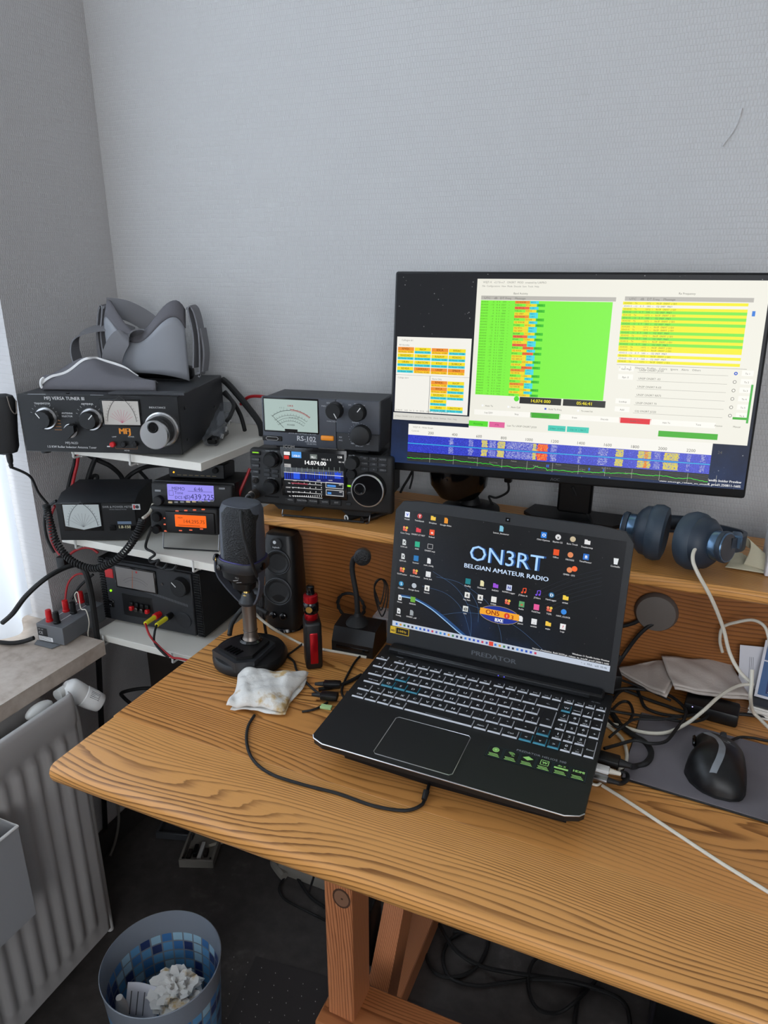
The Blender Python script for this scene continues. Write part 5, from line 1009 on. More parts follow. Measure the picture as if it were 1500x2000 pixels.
for a, b, c, kd, s_, c2, lb in ((791, 992, '#e8eefc', 'sq', 'V', '#3a5ad8', 'Vivaldi'), (814, 995, '#b83a3a', 'round', 'T', '#ffffff', 'TeamSpeak'), (839, 999, '#f2c84a', 'fold', '', '', 'Dropbox'), (863, 1003, '#e8962a', 'doc', '', '', 'Google Slides'),
    (787, 1018, '#e8b8a8', 'blob', '', '', 'Core Temp'), (811, 1021, '#e0404e', 'fold', '', '', 'ON3RT ET RIST'), (836, 1025, '#e8522e', 'sq', 'o', '#ffffff', 'Roland'), (784, 1043, '#dfe3e4', 'doc', 'X', '#333333', 'LOG.xls'), (808, 1047, '#2fae88', 'sq', '', '', 'FIXE'), (832, 1051, '#d8d8d8', 'frame', '', '', 'ON3RT.wsjt'),
    (781, 1069, '#dfe3e4', 'doc', 'X', '#333333', 'QSO.xls'), (805, 1073, '#2a78b8', 'sq', '', '', 'Scanner'), (829, 1078, '#e4e6e8', 'doc', '', '', 'main_config'), (779, 1094, '#f08a6a', 'blob', '', '', 'GridTracker'), (803, 1098, '#f08a6a', 'blob', '', '', 'GridTracker'), (827, 1103, '#e4e6e8', 'sq', '.', '#555555', 'Serial_link'),
    (776, 1120, '#2a88b8', 'round', 'S', '#d8f0ff', 'Cluster'), (800, 1124, '#b8c0c8', 'round', '', '', 'Google Earth'), (824, 1129, '#e8e8e4', 'sq', '&', '#333333', 'Station'), (773, 1146, '#e4e6e8', 'doc', 'x', '#333333', 'Notes'), (797, 1150, '#6aa83a', 'sq', '', '', 'NVIDIA'), (770, 1171, '#e4e6e8', 'doc', 'x', '#333333', 'Config'), (794, 1175, '#9aa0a4', 'doc', '', '', 'ON3RT_adif'),
    (968, 1018, '#7ec0d8', 'doc', '', '', 'Lancer_Restaurer'), (1050, 1030, '#2a80e0', 'sq', 'O', '#ffffff', 'Chivi Options'), (1078, 1034, '#e0e0e0', 'round', 'x', '#333333', 'Skyrim CE'), (1107, 1038, '#c8b898', 'round', '', '', 'Euro Truck'), (1136, 1044, '#e4e4e4', 'fold', '', '', 'Truckersmp'), (1074, 1063, '#e8521e', 'sq', '', '', 'Office'), (1102, 1068, '#e08a5a', 'round', '', '', 'FROG52'), (1133, 1072, '#2a70c8', 'sq', 'B', '#ffffff', 'TimeMoteur'), (1100, 1097, '#e08a5a', 'round', '', '', 'GMRS - SYS'), (1110, 1095, '#ff6a30', 'round', '', '', ''), (1193, 1081, '#e4e8ea', 'bin', '', '', 'Corbeille'),
    (902, 1117, '#1c8088', 'sq', '', '', 'FlexRig'), (929, 1121, '#e8e0b0', 'doc', '', '', 'Dxcluster'), (955, 1126, '#9a50d8', 'fold', '', '', 'RADIO'), (981, 1130, '#c8d0e8', 'sq', 'N', '#2a3a98', 'N1MM Logger'), (1009, 1136, '#f0522a', 'note', '', '', 'JTAlert X'), (1037, 1141, '#7a50e0', 'note', '', '', 'JTAlert'), (1064, 1145, '#1c6a9a', 'round', 'D', '#ffffff', 'HamLogger'), (1092, 1151, '#f2d04a', 'fold', '', '', 'airlink'),
    (900, 1143, '#e8e8e4', 'sq', '&', '#333333', 'log_ham'), (925, 1148, '#e8e8e4', 'sq', '&', '#333333', 'wsjt'), (951, 1152, '#e8e8e4', 'sq', '.', '#333333', 'DXlab'), (978, 1157, '#3a4a2a', 'blob', '', '', ''), (1005, 1162, '#5aa06a', 'sq', 'o', '#e83a2a', 'Radio'), (1034, 1168, '#e85a9a', 'sq', '', '', 'FieldChat'), (1060, 1172, '#e8b84a', 'blob', '', '', 'TQSL'), (1088, 1178, '#3a8ae0', 'round', '', '', 'HAM_CLOCK'),
    (896, 1169, '#e0e4e0', 'sq', '@', '#222222', 'sstv'), (1003, 1190, '#e4e6e8', 'doc', '', '', 'planet'), (1029, 1196, '#e4e6e8', 'sq', '.', '#555555', 'winlink'), (1057, 1201, '#f2c84a', 'fold', '', '', 'wsjtx'), (1086, 1207, '#ececec', 'sq', '?', '#c83a5a', 'Logs')): icon(a, b, c, kd, s_, lab_=lb, c2=c2 or '#ffffff')
# taskbar and corner text
p.use(em('#c8d2e2', .9)); rect(p, SX, SZ, SX + .344, SZ + .0088, f1)
cols = ['#3a80e0', '#4a90e8', '#5a6ab8', '#2a3a6a', '#4a5ae0', '#e8a83a', '#3a6ad8', '#3aa0d8', '#3a3a4a', '#d84a6a', '#4a8a5a', '#2a5ac8']
for i in range(34): p.use(em(cols[i * 5 % 12], .8)); x = SX + .006 + i * .0069; rect(p, x, SZ + .0025, x + .0034, SZ + .0060, f2)
p.use(em('#e84a3a', .9)); rect(p, SX + .163, SZ + .001, SX + .170, SZ + .0080, fy(.0012))
p.use(em('#3a4a5a', .8)); text(p, '^  o  FRA   wifi  05:46', SX + .34, SZ + .003, .0042, f2, 'R')
p.use(em('#e8e8e8', .9)); text(p, 'Windows 11 Famille Insider Preview', SX + .342, SZ + .0145, .0036, f2, 'R', bold=.04); text(p, "Version d'evaluation. Build 26220.ge_release_im_beta08_prod1.250811-1605", SX + .342, SZ + .0100, .0036, f2, 'R', bold=.04)
lidb(p, 'desktop_icons', scr, True)
p = MB().use(ink('#5c6066')); text(p, 'PREDATOR', .180, .0125, .0105, fy(.0004), 'C', sx=1.35, bold=.06); q = P(983, 1000); p.use('black_gloss'); rect(p, .178, SZ + .194 + .004, .185, SZ + .194 + .010, fy(.0004)); p.use(ink('#8a94a0')); disc(p, .1815, SZ + .194 + .007, .0012, fy(.0006), 10); lidb(p, 'lid_logo', lid, True)
k = MB().use(mat('gold_label', '#e0b82a', .35)); rect(k, SX - .003, SZ - .013, SX + .006, SZ - .001, fy(.0004)); rect(k, SX + .0065, SZ - .013, SX + .0300, SZ - .001, fy(.0004)); k.use('black'); rect(k, SX + .0075, SZ - .012, SX + .029, SZ - .002, fy(.0006)); k.use(ink('#2a2a2a')); text(k, 'HD', SX - .0018, SZ - .010, .0048, fy(.0006), bold=.08); k.use(mat('gold_label')); text(k, '144Hz', SX + .010, SZ - .009, .0058, fy(.0008), bold=.05); lidb(k, 'gold_stickers', lid, True)
# ------------------------------------------------------------------ studio microphone
MX, MY = -.645, .905
sm_ = thing('studio_microphone', 'black studio microphone on a heavy round desk stand', 'microphone', frame((MX, MY, DESK)))
zz = lambda py, y=MY: at(470, py, y=y).z - DESK
k = MB().use('black'); k.lathe([(.058, .0005), (.063, .003), (.064, .012), (.060, .019), (.052, .022), (.02, .024)], (0, 0, 0), (0, 0, 1), 48); k.build('base', sm_)
k = MB().use('charcoal'); k.M = Matrix.Rotation(-.25, 4, 'Z'); k.prism([(-.036, -.052), (.028, -.058), (.050, -.035), (.032, .03), (-.02, .034), (-.040, -.01)], lambda a, b, c: (a, b, c), .012, .030); k.use('black'); k.prism([(-.026, -.046), (.024, -.050), (.040, -.03), (.026, .022), (-.014, .026), (-.030, -.008)], lambda a, b, c: (a, b, c), .030, .036)
for i in range(5): k.use('black_gloss'); k.box(-.012 + i * .007, -.046, .036, -.009 + i * .007, -.030, .0375)
k.M = Matrix.Identity(4); k.build('control_block', sm_, sharp=25)
k = MB().use('black_gloss'); k.lathe([(.019, .034), (.020, .037), (.0165, .040)], (0, .005, 0), (0, 0, 1), 32); k.use('gunmetal'); k.lathe([(.0155, .038), (.013, .043), (.0118, .047), (.0118, .107), (.0122, .109)], (0, .005, 0), (0, 0, 1), 32); k.use('black_gloss'); k.lathe([(.0125, .056), (.0119, .0565)], (0, .005, 0), (0, 0, 1), 24); k.build('pole', sm_)
k = MB().use('charcoal'); k.lathe([(.015, .106), (.0165, .108), (.0165, .111), (.013, .115), (.009, .128)], (0, .005, 0), (0, 0, 1), 32); k.use('brass'); k.lathe([(.0075, .115), (.0075, .124), (.004, .132)], (0, .002, 0), (0, 0, 1), 16); k.build('swivel', sm_)
MB0 = Matrix.Translation((-.010, .004, 0)) @ Matrix.Rotation(.035, 4, 'Y')
def mring(w_, d, z, n=32, pw=.72):
    return [tuple(MB0 @ Vector((w_ * math.copysign(abs(math.cos(a)) ** pw, math.cos(a)), d * math.copysign(abs(math.sin(a)) ** pw, math.sin(a)), z))) for a in [2 * math.pi * j / n for j in range(n)]]
zt, zb, zm = .288, .132, .190
k = MB().use('black'); k.rings([mring(.012, .010, zb), mring(.018, .016, zb + .004), mring(.020, .018, zb + .016), mring(.033, .028, zb + .026), mring(.035, .031, zm - .012), mring(.0345, .031, zm)]); k.build('lower_body', sm_, sharp=30)
k = MB().use('slate'); k.rings([mring(.0345, .031, zm), mring(.035, .030, zm + .04), mring(.034, .028, zt - .012), mring(.030, .024, zt - .002), mring(.022, .016, zt)]); k.build('body_frame', sm_, sharp=30)
k = MB().use('mesh_grille'); k.rings([[(v[0] + .004, v[1] - .0035, v[2]) for v in mring(.030, .029, z_, 32, .6)] for z_ in (zm + .003, zt - .016)] + [[(v[0] + .004, v[1] - .0035, v[2]) for v in mring(.024, .022, zt - .0035, 32, .6)]]); k.build('grille', sm_)
k = MB().use('charcoal'); k.rings([mring(.0385, .035, zm - .016), mring(.040, .0365, zm - .013), mring(.040, .0365, zm - .001), mring(.0385, .035, zm + .002)]); k.use('purple_ring'); k.rings([mring(.0375, .034, zm + .0021), mring(.037, .033, zm + .0035)]); k.build('yoke_ring', sm_)
for sg in (-1, 1):
    k = MB().use('slate'); k.ribbon([(-.010 + sg * .042, 0, zm - .008), (-.010 + sg * .042, 0, zm - .035), (-.006 + sg * .034, .002, .135), (sg * .018, .004, .113), (sg * .010, .005, .108)], (0, 1, 0), lambda t_: .014 if t_ > .2 else .018, .003); k.build('yoke_arm', sm_)
    k = MB().use('black_gloss'); k.lathe([(.007, 0), (.0065, .004), (.003, .0045)], (-.010 + sg * .0435, 0, zm - .008), (sg, 0, 0), 16); k.build('yoke_screw', sm_)
k = MB().use('black_gloss'); k.lathe([(.005, 0), (.005, .002), (.002, .0022)], (-.026, -.032, zm - .008), (-.3, -1, 0), 16); k.build('ring_screw', sm_); k = MB().use('brass'); k.lathe([(.004, 0), (.004, .0012)], (-.048, -.010, zm - .006), (-1, -.6, 0), 12); k.build('ring_screw', sm_)
p = MB().use(ink('#8a8a8a')); f_ = lambda a, b: tuple(MB0 @ Vector((a, -.0312, b))); line(p, [(.0, .160), (.010, .163)], .0012, f_); line(p, [(.006, .1575), (.016, .1605)], .0008, f_); text(p, 'PRO', .004, .165, .004, f_); p.flat('logo', sm_)
k = MB().use('black_rubber'); k.tube([(-.050, .012, .030), (-.055, .03, .045), (-.045, .05, .065), (-.02, .052, .072), (.01, .045, .070)], .0042, 10); k.build('output_lead', sm_)
# ------------------------------------------------------------------ desktop speaker with two drivers
a_, b_ = at(522, 1243, z=DESK), at(590, 1243, z=DESK)
KM = frame((-.682, 1.0, DESK), .14, .05)
sp = thing('desktop_speaker', 'tall black desktop speaker with two round drivers under the shelf', 'speaker', KM)
k = MB().use('black'); sw_, sh_ = .070, .192
R = []
for z, x0, x1, y0, y1 in ((.006, .004, .068, .004, .07), (.02, .002, .070, .0, .072), (.17, .0, .062, .008, .066), (.186, .004, .057, .013, .058), (.190, .012, .048, .02, .05)):
    n = 24; R.append([((x0 + x1) / 2 + (x1 - x0) / 2 * math.copysign(abs(math.cos(a)) ** .45, math.cos(a)), (y0 + y1) / 2 + (y1 - y0) / 2 * math.copysign(abs(math.sin(a)) ** .45, math.sin(a)), z) for a in [2 * math.pi * j / n for j in range(n)]])
k.rings(R); k.build('cabinet', sp, sharp=30)
k = MB().use('black_gloss'); k.lathe([(.034, .001), (.036, .003), (.034, .008), (.02, .012)], (.036, .034, 0), (0, 0, 1), 32); k.build('foot', sp)
for z, r in ((.138, .0225), (.082, .0255)):
    k = MB().use('charcoal'); k.lathe([(r + .002, 0), (r + .002, .002), (r, .0026), (r - .001, .0016)], (.033, .0035 if z < .1 else .006, z), (0, -1, 0), 36, cap=False); k.use('black_rubber'); k.lathe([(r, .0004), (r * .9, .0022), (r * .72, .0006), (r * .3, -.003), (.0001, -.001)], (.033, .0035 if z < .1 else .006, z), (0, -1, 0), 36); k.build('driver', sp)
for q in (.024, .044):
    k = MB().use('black_gloss'); k.lathe([(.007, 0), (.0065, .005), (.005, .006)], (q, .0005, .036), (0, -1, 0), 18); k.build('knob', sp)
p = MB().use(ink('#1c1d1f')); f_ = lambda a, b: (a, .0095, b); disc(p, .030, .172, .0115, lambda a, b: (a, .0062, b), 24); p.use(ink('#cfd2d4')); disc(p, .0275, .1755, .0032, lambda a, b: (a, .0058, b), 14); text(p, 'logitech', .030, .165, .0042, lambda a, b: (a, .0058, b), 'C', bold=.06); p.flat('logo', sp)
s2 = thing('small_speaker', 'small rounded speaker with ribbed grille behind the microphone pole', 'speaker', frame((-.742, 1.020, DESK), .15, .2))
k = MB().use('charcoal'); k.box(0, 0, .004, .062, .03, .062, .012, 3); k.build('cabinet', s2)
for i in range(13): k = MB().use('black_matte') if i == 0 else k; k.box(.008 + i * .0036, -.0012, .012, .010 + i * .0036, .002, .054)
k.build('grille', s2)
# ------------------------------------------------------------------ gooseneck desk microphone
GM = frame((-.528, .985, DESK), .05)
gm = thing('gooseneck_microphone', 'black gooseneck desk microphone on a wedge base beside the laptop', 'microphone', GM)
k = MB().use('black'); k.prism([(0, 0.0005), (0, .022), (.012, .046), (.05, .052), (.065, .044), (.068, 0.0005)], lambda a, b, c: (c, a, b), 0, .078)
k.use('black_gloss'); k.box(.008, -.001, .010, .070, .002, .016, .001); k.build('base', gm, sharp=25)
k = MB().use('black_rubber'); k.lathe([(.022, 0), (.016, .008), (.007, .014), (.0055, .020)], (.036, .034, .047), (0, 0, 1), 24); k.tube([(.036, .034, .06), (.034, .034, .10), (.026, .036, .145), (.030, .034, .168), (.042, .028, .178)], .0048, 10); k.build('gooseneck', gm)
k = MB().use('charcoal'); k.lathe([(.008, -.004), (.0135, .0), (.0145, .008), (.0145, .015), (.012, .018)], (.050, .028, .181), (.3, -1, .1), 24); k.use('mesh_grille'); k.lathe([(.012, .018), (.006, .0195), (.001, .02)], (.050, .028, .181), (.3, -1, .1), 24); k.build('capsule', gm)
# ------------------------------------------------------------------ red and black vaporiser
q = at(600, 1310, z=DESK); VM = frame((q.x, q.y, DESK), .62)
vp = thing('vaporizer', 'red and black box vaporizer standing on the desk', 'vaporizer', VM)
k = MB().use('black'); k.box(-.001, -.001, .0005, .027, .040, .088, .005, 3); k.build('body', vp)
k = MB().use('vape_red'); k.box(.006, -.0022, .012, .020, .002, .070, .002, 2); k.build('side_panel', vp)
k = MB().use('vape_red'); k.box(.024, .006, .006, .0278, .034, .06, .001, 2); k.build('side_panel', vp)
k = MB().use('vape_red'); k.lathe([(.0095, .087), (.0115, .090), (.0115, .099), (.0105, .100)], (.012, .018, 0), (0, 0, 1), 28); k.use('black_gloss'); k.lathe([(.0112, .100), (.0130, .104), (.0130, .117), (.0115, .120)], (.012, .018, 0), (0, 0, 1), 28)
k.use('vape_red'); k.lathe([(.0118, .120), (.0125, .122), (.0120, .132), (.009, .134)], (.012, .018, 0), (0, 0, 1), 28); k.use('glass_dark'); k.lathe([(.0075, .134), (.0065, .140), (.0068, .147), (.0055, .148)], (.012, .018, 0), (0, 0, 1), 24); k.build('tank', vp)
d = Vector((0.1, -1, 0)); k = MB().use('brass'); k.M = Matrix.Identity(4); k.lathe([(.0055, 0), (.0055, .001), (.002, .0014)], (.0075, .0056, .1105), (-.35, -1, 0), 20); k.build('emblem', vp)
# ------------------------------------------------------------------ stained tissue
Tq = [at(472, 1297, z=DESK + .02), at(600, 1312, z=DESK + .012), at(552, 1393, z=DESK + .004), at(446, 1384, z=DESK + .004)]
c0 = sum(Tq, Vector()) / 4; ts = thing('stained_tissue', 'crumpled white tissue with brown stains at the desk front left', 'tissue', Matrix.Translation((c0.x, c0.y, DESK)))
rnd = lambda u, v_, s_: math.sin(u * 7.3 + s_) * math.cos(v_ * 6.1 + s_ * 2) + .5 * math.sin(u * 17 + v_ * 9 + s_) + .35 * math.sin(v_ * 23 - u * 13 + s_ * 3)
def tis(s_, h, sc=1.0):
    def g(u, v_):
        e = .025 * math.sin(v_ * 8 + s_) ; uu = u + e * (u - .5) * 2; vv = v_ + .03 * math.sin(u * 7 + s_) * (v_ - .5) * 2
        a = Tq[3].lerp(Tq[2], uu); b = Tq[0].lerp(Tq[1], uu); pnt = (a.lerp(b, vv) - c0) * sc; edge = min(u, 1 - u, v_, 1 - v_) * 5
        return (pnt.x, pnt.y, .004 + h * min(1, max(0, edge)) ** .6 * .8 + .0026 * rnd(u, v_, s_) * min(1, edge + .3) + .0035 * abs(math.sin(u * 11 + v_ * 6 + s_)) * (1.2 - u) + .004)
    return g
k = MB().use('stained_tissue'); k.grid(tis(1.0, .016), 34, 26); k.build('upper_layer', ts, solid=.0012, sharp=70)
k = MB().use('stained_tissue'); g0 = tis(2.3, .005, .97); k.grid(lambda u, v_: (g0(u, v_)[0] + .006, g0(u, v_)[1] - .003, g0(u, v_)[2] * .55), 26, 20); k.build('lower_layer', ts, solid=.001, sharp=70)
# ------------------------------------------------------------------ cables on the left half of the desk
D = lambda a, b, r=.0022: at(a, b, z=DESK + r + .0003)
cable('charging_cable', 'black cable looping on the desk in front of the laptop', [D(497, 1397), D(484, 1420), D(482, 1452), D(495, 1485), D(530, 1512), D(590, 1532), D(660, 1550), D(730, 1574), D(790, 1583), D(822, 1573), D(830, 1558), D(836, 1540), D(842, 1515)], .0022, 'black_rubber')
k = MB().use('black_rubber')
pt = thing('strain_sleeve', 'short thicker sleeve of the black cable entering under the laptop', 'cable sleeve', Matrix.Translation(D(828, 1562, .004)))
k.cyl((0, 0, 0), at(833, 1545, z=DESK + .009) - D(828, 1562, .004), .0034, .0042, 12); k.build('sleeve', pt)
cable('grey_audio_cable', 'light grey cable running from the microphone pole across the desk', [at(487, 1180, y=.935), at(503, 1203, y=.945), at(530, 1225, y=.96), D(565, 1246), D(600, 1262), D(640, 1270), D(680, 1277), D(716, 1284)], .0024, 'white_cable')
cable('thin_black_lead', 'thin black lead from under the tissue to the laptop plug', [D(590, 1390), D(615, 1385), D(640, 1372)], .0018, 'black_rubber')
cable('looping_black_lead', 'black lead looping from the gooseneck microphone base to the laptop side', [D(722, 1272), D(700, 1285), D(682, 1312), D(668, 1345), D(672, 1362), at(680, 1350, z=DESK + .012)], .002, 'black_rubber')
cable('crossing_black_lead', 'black lead crossing behind the tissue towards the laptop', [D(545, 1272), D(572, 1290), D(580, 1310), D(600, 1335), D(625, 1356), D(645, 1366)], .002, 'black_rubber')
cable('curved_black_lead', 'black lead beside the red vaporizer curving to the usb plug', [D(590, 1258), D(572, 1272), D(560, 1280)], .0018, 'black_rubber')
cable('upper_black_lead', 'black lead rising from the usb plug to the laptop corner', [D(622, 1346, .003), D(650, 1342, .003), D(680, 1332, .003), D(706, 1318, .003)], .003, 'black_rubber')
for i, (a, b, yw_, w_, lb) in enumerate(((652, 1352, .35, .013, 'black usb plug at the left side of the laptop, behind the other'), (646, 1371, .25, .015, 'black usb plug at the left front side of the laptop'))):
    q = D(a, b, 0); u = thing('usb_plug', lb, 'plug', frame((q.x, q.y, DESK + .006 + .004 * (1 - i)), yw_)); k = MB().use('black'); k.box(-.016, -w_ / 2, 0, .012, w_ / 2, .010, .0025, 2); k.build('housing', u)
    k = MB().use('black_rubber'); k.cyl((-.016, 0, .005), (-.030, .001, .004), .004, .0025, 12); k.build('boot', u)
q = D(637, 1383, 0); gp = thing('green_stub', 'small pale green stub beside the laptop left side', 'note', frame((q.x - .008, q.y - .006, DESK + .0005), .15)); k = MB().use('green_paper'); k.box(0, 0, 0, .018, .009, .004, .0006); k.build('stub', gp)
# tied black cable bundle and clear box behind the lid
for i in range(3):
    r_ = .012 + .003 * i; cc = at(741, 1155 + i * 8, y=1.045)
    cable('cable_loop', '%s hanging loop of thin black cable left of the laptop lid' % ('upper small', 'middle', 'lowest and largest')[i], [cc + Vector((r_ * .7 * math.cos(a), .006 * math.sin(a * 2) + i * .004, r_ * 2.0 * math.sin(a))) for a in [j * math.pi / 5 for j in range(11)]], .0012, 'black_rubber', group='thin black cable loops left of the laptop lid')
q = at(726, 1237, z=DESK); cb = thing('clear_box', 'small clear plastic box beside the laptop screen', 'box', frame((q.x, q.y + .005, DESK + .0005), .1)); k = MB().use('clear_plastic'); k.box(0, 0, 0, .05, .04, .028, .003); k.build('box', cb)
k = MB().use('clear_plastic'); k.box(-.001, -.001, .0281, .051, .041, .032, .001); k.build('lid', cb)
# round coiled speaker cable at the back
q = at(645, 1195, z=DESK); rc = MB().use('black_rubber')
sp_ = []
for i in range(90): a = i / 90 * 8 * math.pi; sp_.append((-.545 + (.026 + .002 * (i % 3)) * math.cos(a), 1.098, DESK + .034 + (.026 + .001 * math.sin(a * .3)) * math.sin(a)))
rc.tube(sp_, .0022, 6, sm=False); rc.build('coiled_lead', label='coil of black cable leaning on the back panel behind the vaporizer', cat='cable')
# ------------------------------------------------------------------ right side of the desk
D = lambda a, b, r=.0022: at(a, b, z=DESK + r + .0003)
PD = frame((-.022, .842, DESK + .0006), -.07)
mp_ = thing('mouse_pad', 'grey cloth mouse pad with dark edge to the right of the laptop', 'mouse pad', PD)
k = MB().use('black_rubber'); k.box(0, 0, 0, .33, .165, .0028, .001); k.build('rubber_base', mp_)
k = MB().use('mouse_pad'); k.box(.0012, .0012, .0027, .3288, .1638, .0040, .0004); k.build('cloth_top', mp_)
q = at(1404, 1560, z=DESK + .005)
UM = frame((q.x - .002, q.y - .002, DESK + .0050), .03)
mu = thing('computer_mouse', 'black sculpted computer mouse with a curved silver stripe', 'mouse', UM)
MT = [(0, -.002, .014, .001), (.002, -.012, .022, .012), (.008, -.022, .029, .022), (.020, -.033, .034, .032), (.038, -.040, .036, .039), (.054, -.037, .037, .040), (.070, -.028, .037, .037), (.088, -.024, .037, .031), (.104, -.027, .034, .024), (.115, -.025, .027, .016), (.120, -.014, .014, .003)]
def mtab(y):
    for a, b in zip(MT[:-1], MT[1:]):
        if y <= b[0]: f = (y - a[0]) / (b[0] - a[0]); return [p_ + (q_ - p_) * f for p_, q_ in zip(a, b)][1:]
    return MT[-1][1:]
def mz(x, y):
    xl, xr, h = mtab(y); c = (x - (xl + xr) / 2) / ((xr - xl) / 2); return .003 + h * max(0, 1 - abs(c) ** 2.6) ** .5 * (1 - .18 * c)
def mring(y, n=26):
    xl, xr, h = mtab(y); r_ = []
    for j in range(n + 1):
        c = -math.cos(math.pi * j / n); x = (xl + xr) / 2 + (xr - xl) / 2 * c; r_.append((x, y, mz(x, y)))
    return r_
k = MB().use('black'); k.grid(lambda u, v_: (lambda R_, q_: R_[q_])(mring(.12 * (.5 - .5 * math.cos(math.pi * v_))), round(u * 26)), 26, 30); k.build('shell', mu, sharp=70)
k = MB().use('black_rubber'); ol = [mtab(.12 * i / 24) for i in range(25)]
k.prism([(ol[i][0], .12 * i / 24) for i in range(25)] + [(ol[i][1], .12 * i / 24) for i in range(24, -1, -1)], lambda a, b, c: (a, b, c), .0003, .0045); k.build('base', mu)
def sx_(y): return [p_ for p_ in (-.014 + .016 * math.sin(min(1, y / .055) * math.pi / 2) if y < .055 else .002 - .022 * ((y - .055) / .062) ** 1.3,)][0]
k = MB().use('mouse_silver'); k.grid(lambda u, v_: (lambda y: (sx_(y) + (v_ - .5) * .0085, y, mz(sx_(y) + (v_ - .5) * .0085, y) + .0006))(.012 + .104 * u), 26, 3); k.build('silver_stripe', mu, sharp=70)
k = MB().use('charcoal'); k.lathe([(.009, -.0035), (.010, 0), (.009, .0035)], (.008, .104, mz(.008, .104) - .005), (1, 0, 0), 20); k.build('scroll_wheel', mu)
k = MB().use('black_gloss'); k.box(-.031, .080, .014, -.026, .100, .022, .002); k.build('side_button', mu)
p = MB().use(ink('#9a9ea2')); fl = lambda a, b: (a, b, mz(a, b) + .0007); disc(p, .012, .076, .0022, fl, 12); text(p, 'logitech', .012, .069, .0048, fl, 'C'); p.flat('logo', mu)
cable('mouse_cable', 'black mouse cable leaving the mouse to the right', [at(1427, 1447, z=DESK + .014), D(1445, 1440, .004), D(1470, 1441), D(1500, 1447), D(1540, 1450)], .002, 'black_rubber')
# plugs at the right side of the laptop
def plug(name, lb, a, b, yw_, z, L_, w_, h, m1, m2, boot=.004):
    q = at(a, b, z=DESK + z + h / 2); t_ = thing(name, lb, 'plug', frame((q.x, q.y, DESK + z), yw_)); k = MB().use(m1); k.box(-L_ / 2, -w_ / 2, 0, L_ / 2, w_ / 2, h, .002, 2); k.build('housing', t_)
    k = MB().use(m2); k.cyl((L_ / 2, 0, h / 2), (L_ / 2 + .014, 0, h / 2), boot, boot * .6, 12); k.build('boot', t_); return t_.matrix_world @ Vector((L_ / 2 + .012, 0, h / 2))
e1 = plug('hdmi_plug', 'large black plug at the right side of the laptop', 1186, 1483, -.05, .017, .032, .020, .011, 'black', 'black_rubber', .006)
e2 = plug('usb_plug_white', 'white usb plug at the right side of the laptop', 1174, 1501, -.05, .019, .022, .013, .006, 'white_plastic', 'white_cable')
e3 = plug('usb_plug_grey', 'grey metal usb plug lowest on the laptop right side', 1172, 1519, -.06, .014, .020, .013, .006, 'steel', 'black_rubber')
cable('hdmi_cable', 'thick black cable curling round on the mouse pad beside the laptop', [e1, D(1240, 1497, .006), D(1262, 1490, .006), D(1272, 1472, .006), D(1262, 1452, .006), D(1240, 1438, .005), D(1215, 1420, .005), D(1200, 1400, .004), D(1190, 1385, .004)], .0042, 'black_rubber')
cable('white_usb_cable', 'white cable looping from the white usb plug behind the laptop', [e2, D(1208, 1504, .004), D(1221, 1493, .004), D(1224, 1470, .004), D(1216, 1445, .004), D(1200, 1428, .003), D(1182, 1414, .003)], .0026, 'white_cable')
cable('grey_plug_lead', 'black lead curving back from the grey usb plug', [e3, D(1214, 1530, .003), D(1225, 1522, .003), D(1224, 1512, .003), D(1212, 1508, .003)], .003, 'black_rubber')
cable('braided_cable', 'pale braided cable running straight to the desk front at the right', [D(1176, 1534), D(1230, 1568), D(1300, 1614), D(1400, 1680), D(1500, 1742), D(1620, 1818), D(1760, 1900)], .0023, 'white_cable')
cable('under_laptop_lead', 'short white lead under the right edge of the laptop', [D(1154, 1530), D(1166, 1533), D(1174, 1528)], .002, 'white_cable')
# white headphone charging cable
pc_ = [at(1373, 1066, y=1.07), at(1358, 1072, y=1.055), at(1353, 1092, y=1.04), at(1362, 1118, y=1.03), at(1390, 1170, y=1.035), at(1412, 1225, y=1.05), at(1425, 1275, y=1.05), at(1445, 1312, y=1.04), at(1470, 1336, y=1.03)]
cable('headphone_cable', 'white cable rising from the desk to the right headphone cup', pc_, .0027, 'white_cable')
cable('white_loop_cable', 'white cable hanging in a wide loop beside the blue booklet', [at(1411, 1274, y=1.12), at(1406, 1250, y=1.12), at(1412, 1225, y=1.12), at(1440, 1215, y=1.11), at(1470, 1211, y=1.10), at(1492, 1222, y=1.09), at(1501, 1245, y=1.08), at(1504, 1280, y=1.07)], .0024, 'white_cable')
cable('white_desk_cable', 'white cable sweeping over the mouse pad to the booklets', [at(1472, 1336, z=DESK + .048), at(1440, 1340, z=DESK + .044), D(1405, 1360, .040), D(1374, 1388, .032), D(1340, 1414, .014), D(1300, 1431, .008), D(1255, 1430, .007), D(1210, 1417, .005), D(1180, 1413, .004)], .0026, 'white_cable')
cable('white_tail_cable', 'white cable end hanging down over the stack of booklets', [at(1469, 1308, y=1.03), at(1468, 1335, y=1.02), at(1466, 1362, y=1.015), D(1470, 1388, .016), D(1484, 1404, .006), D(1510, 1430, .003)], .0026, 'white_cable')
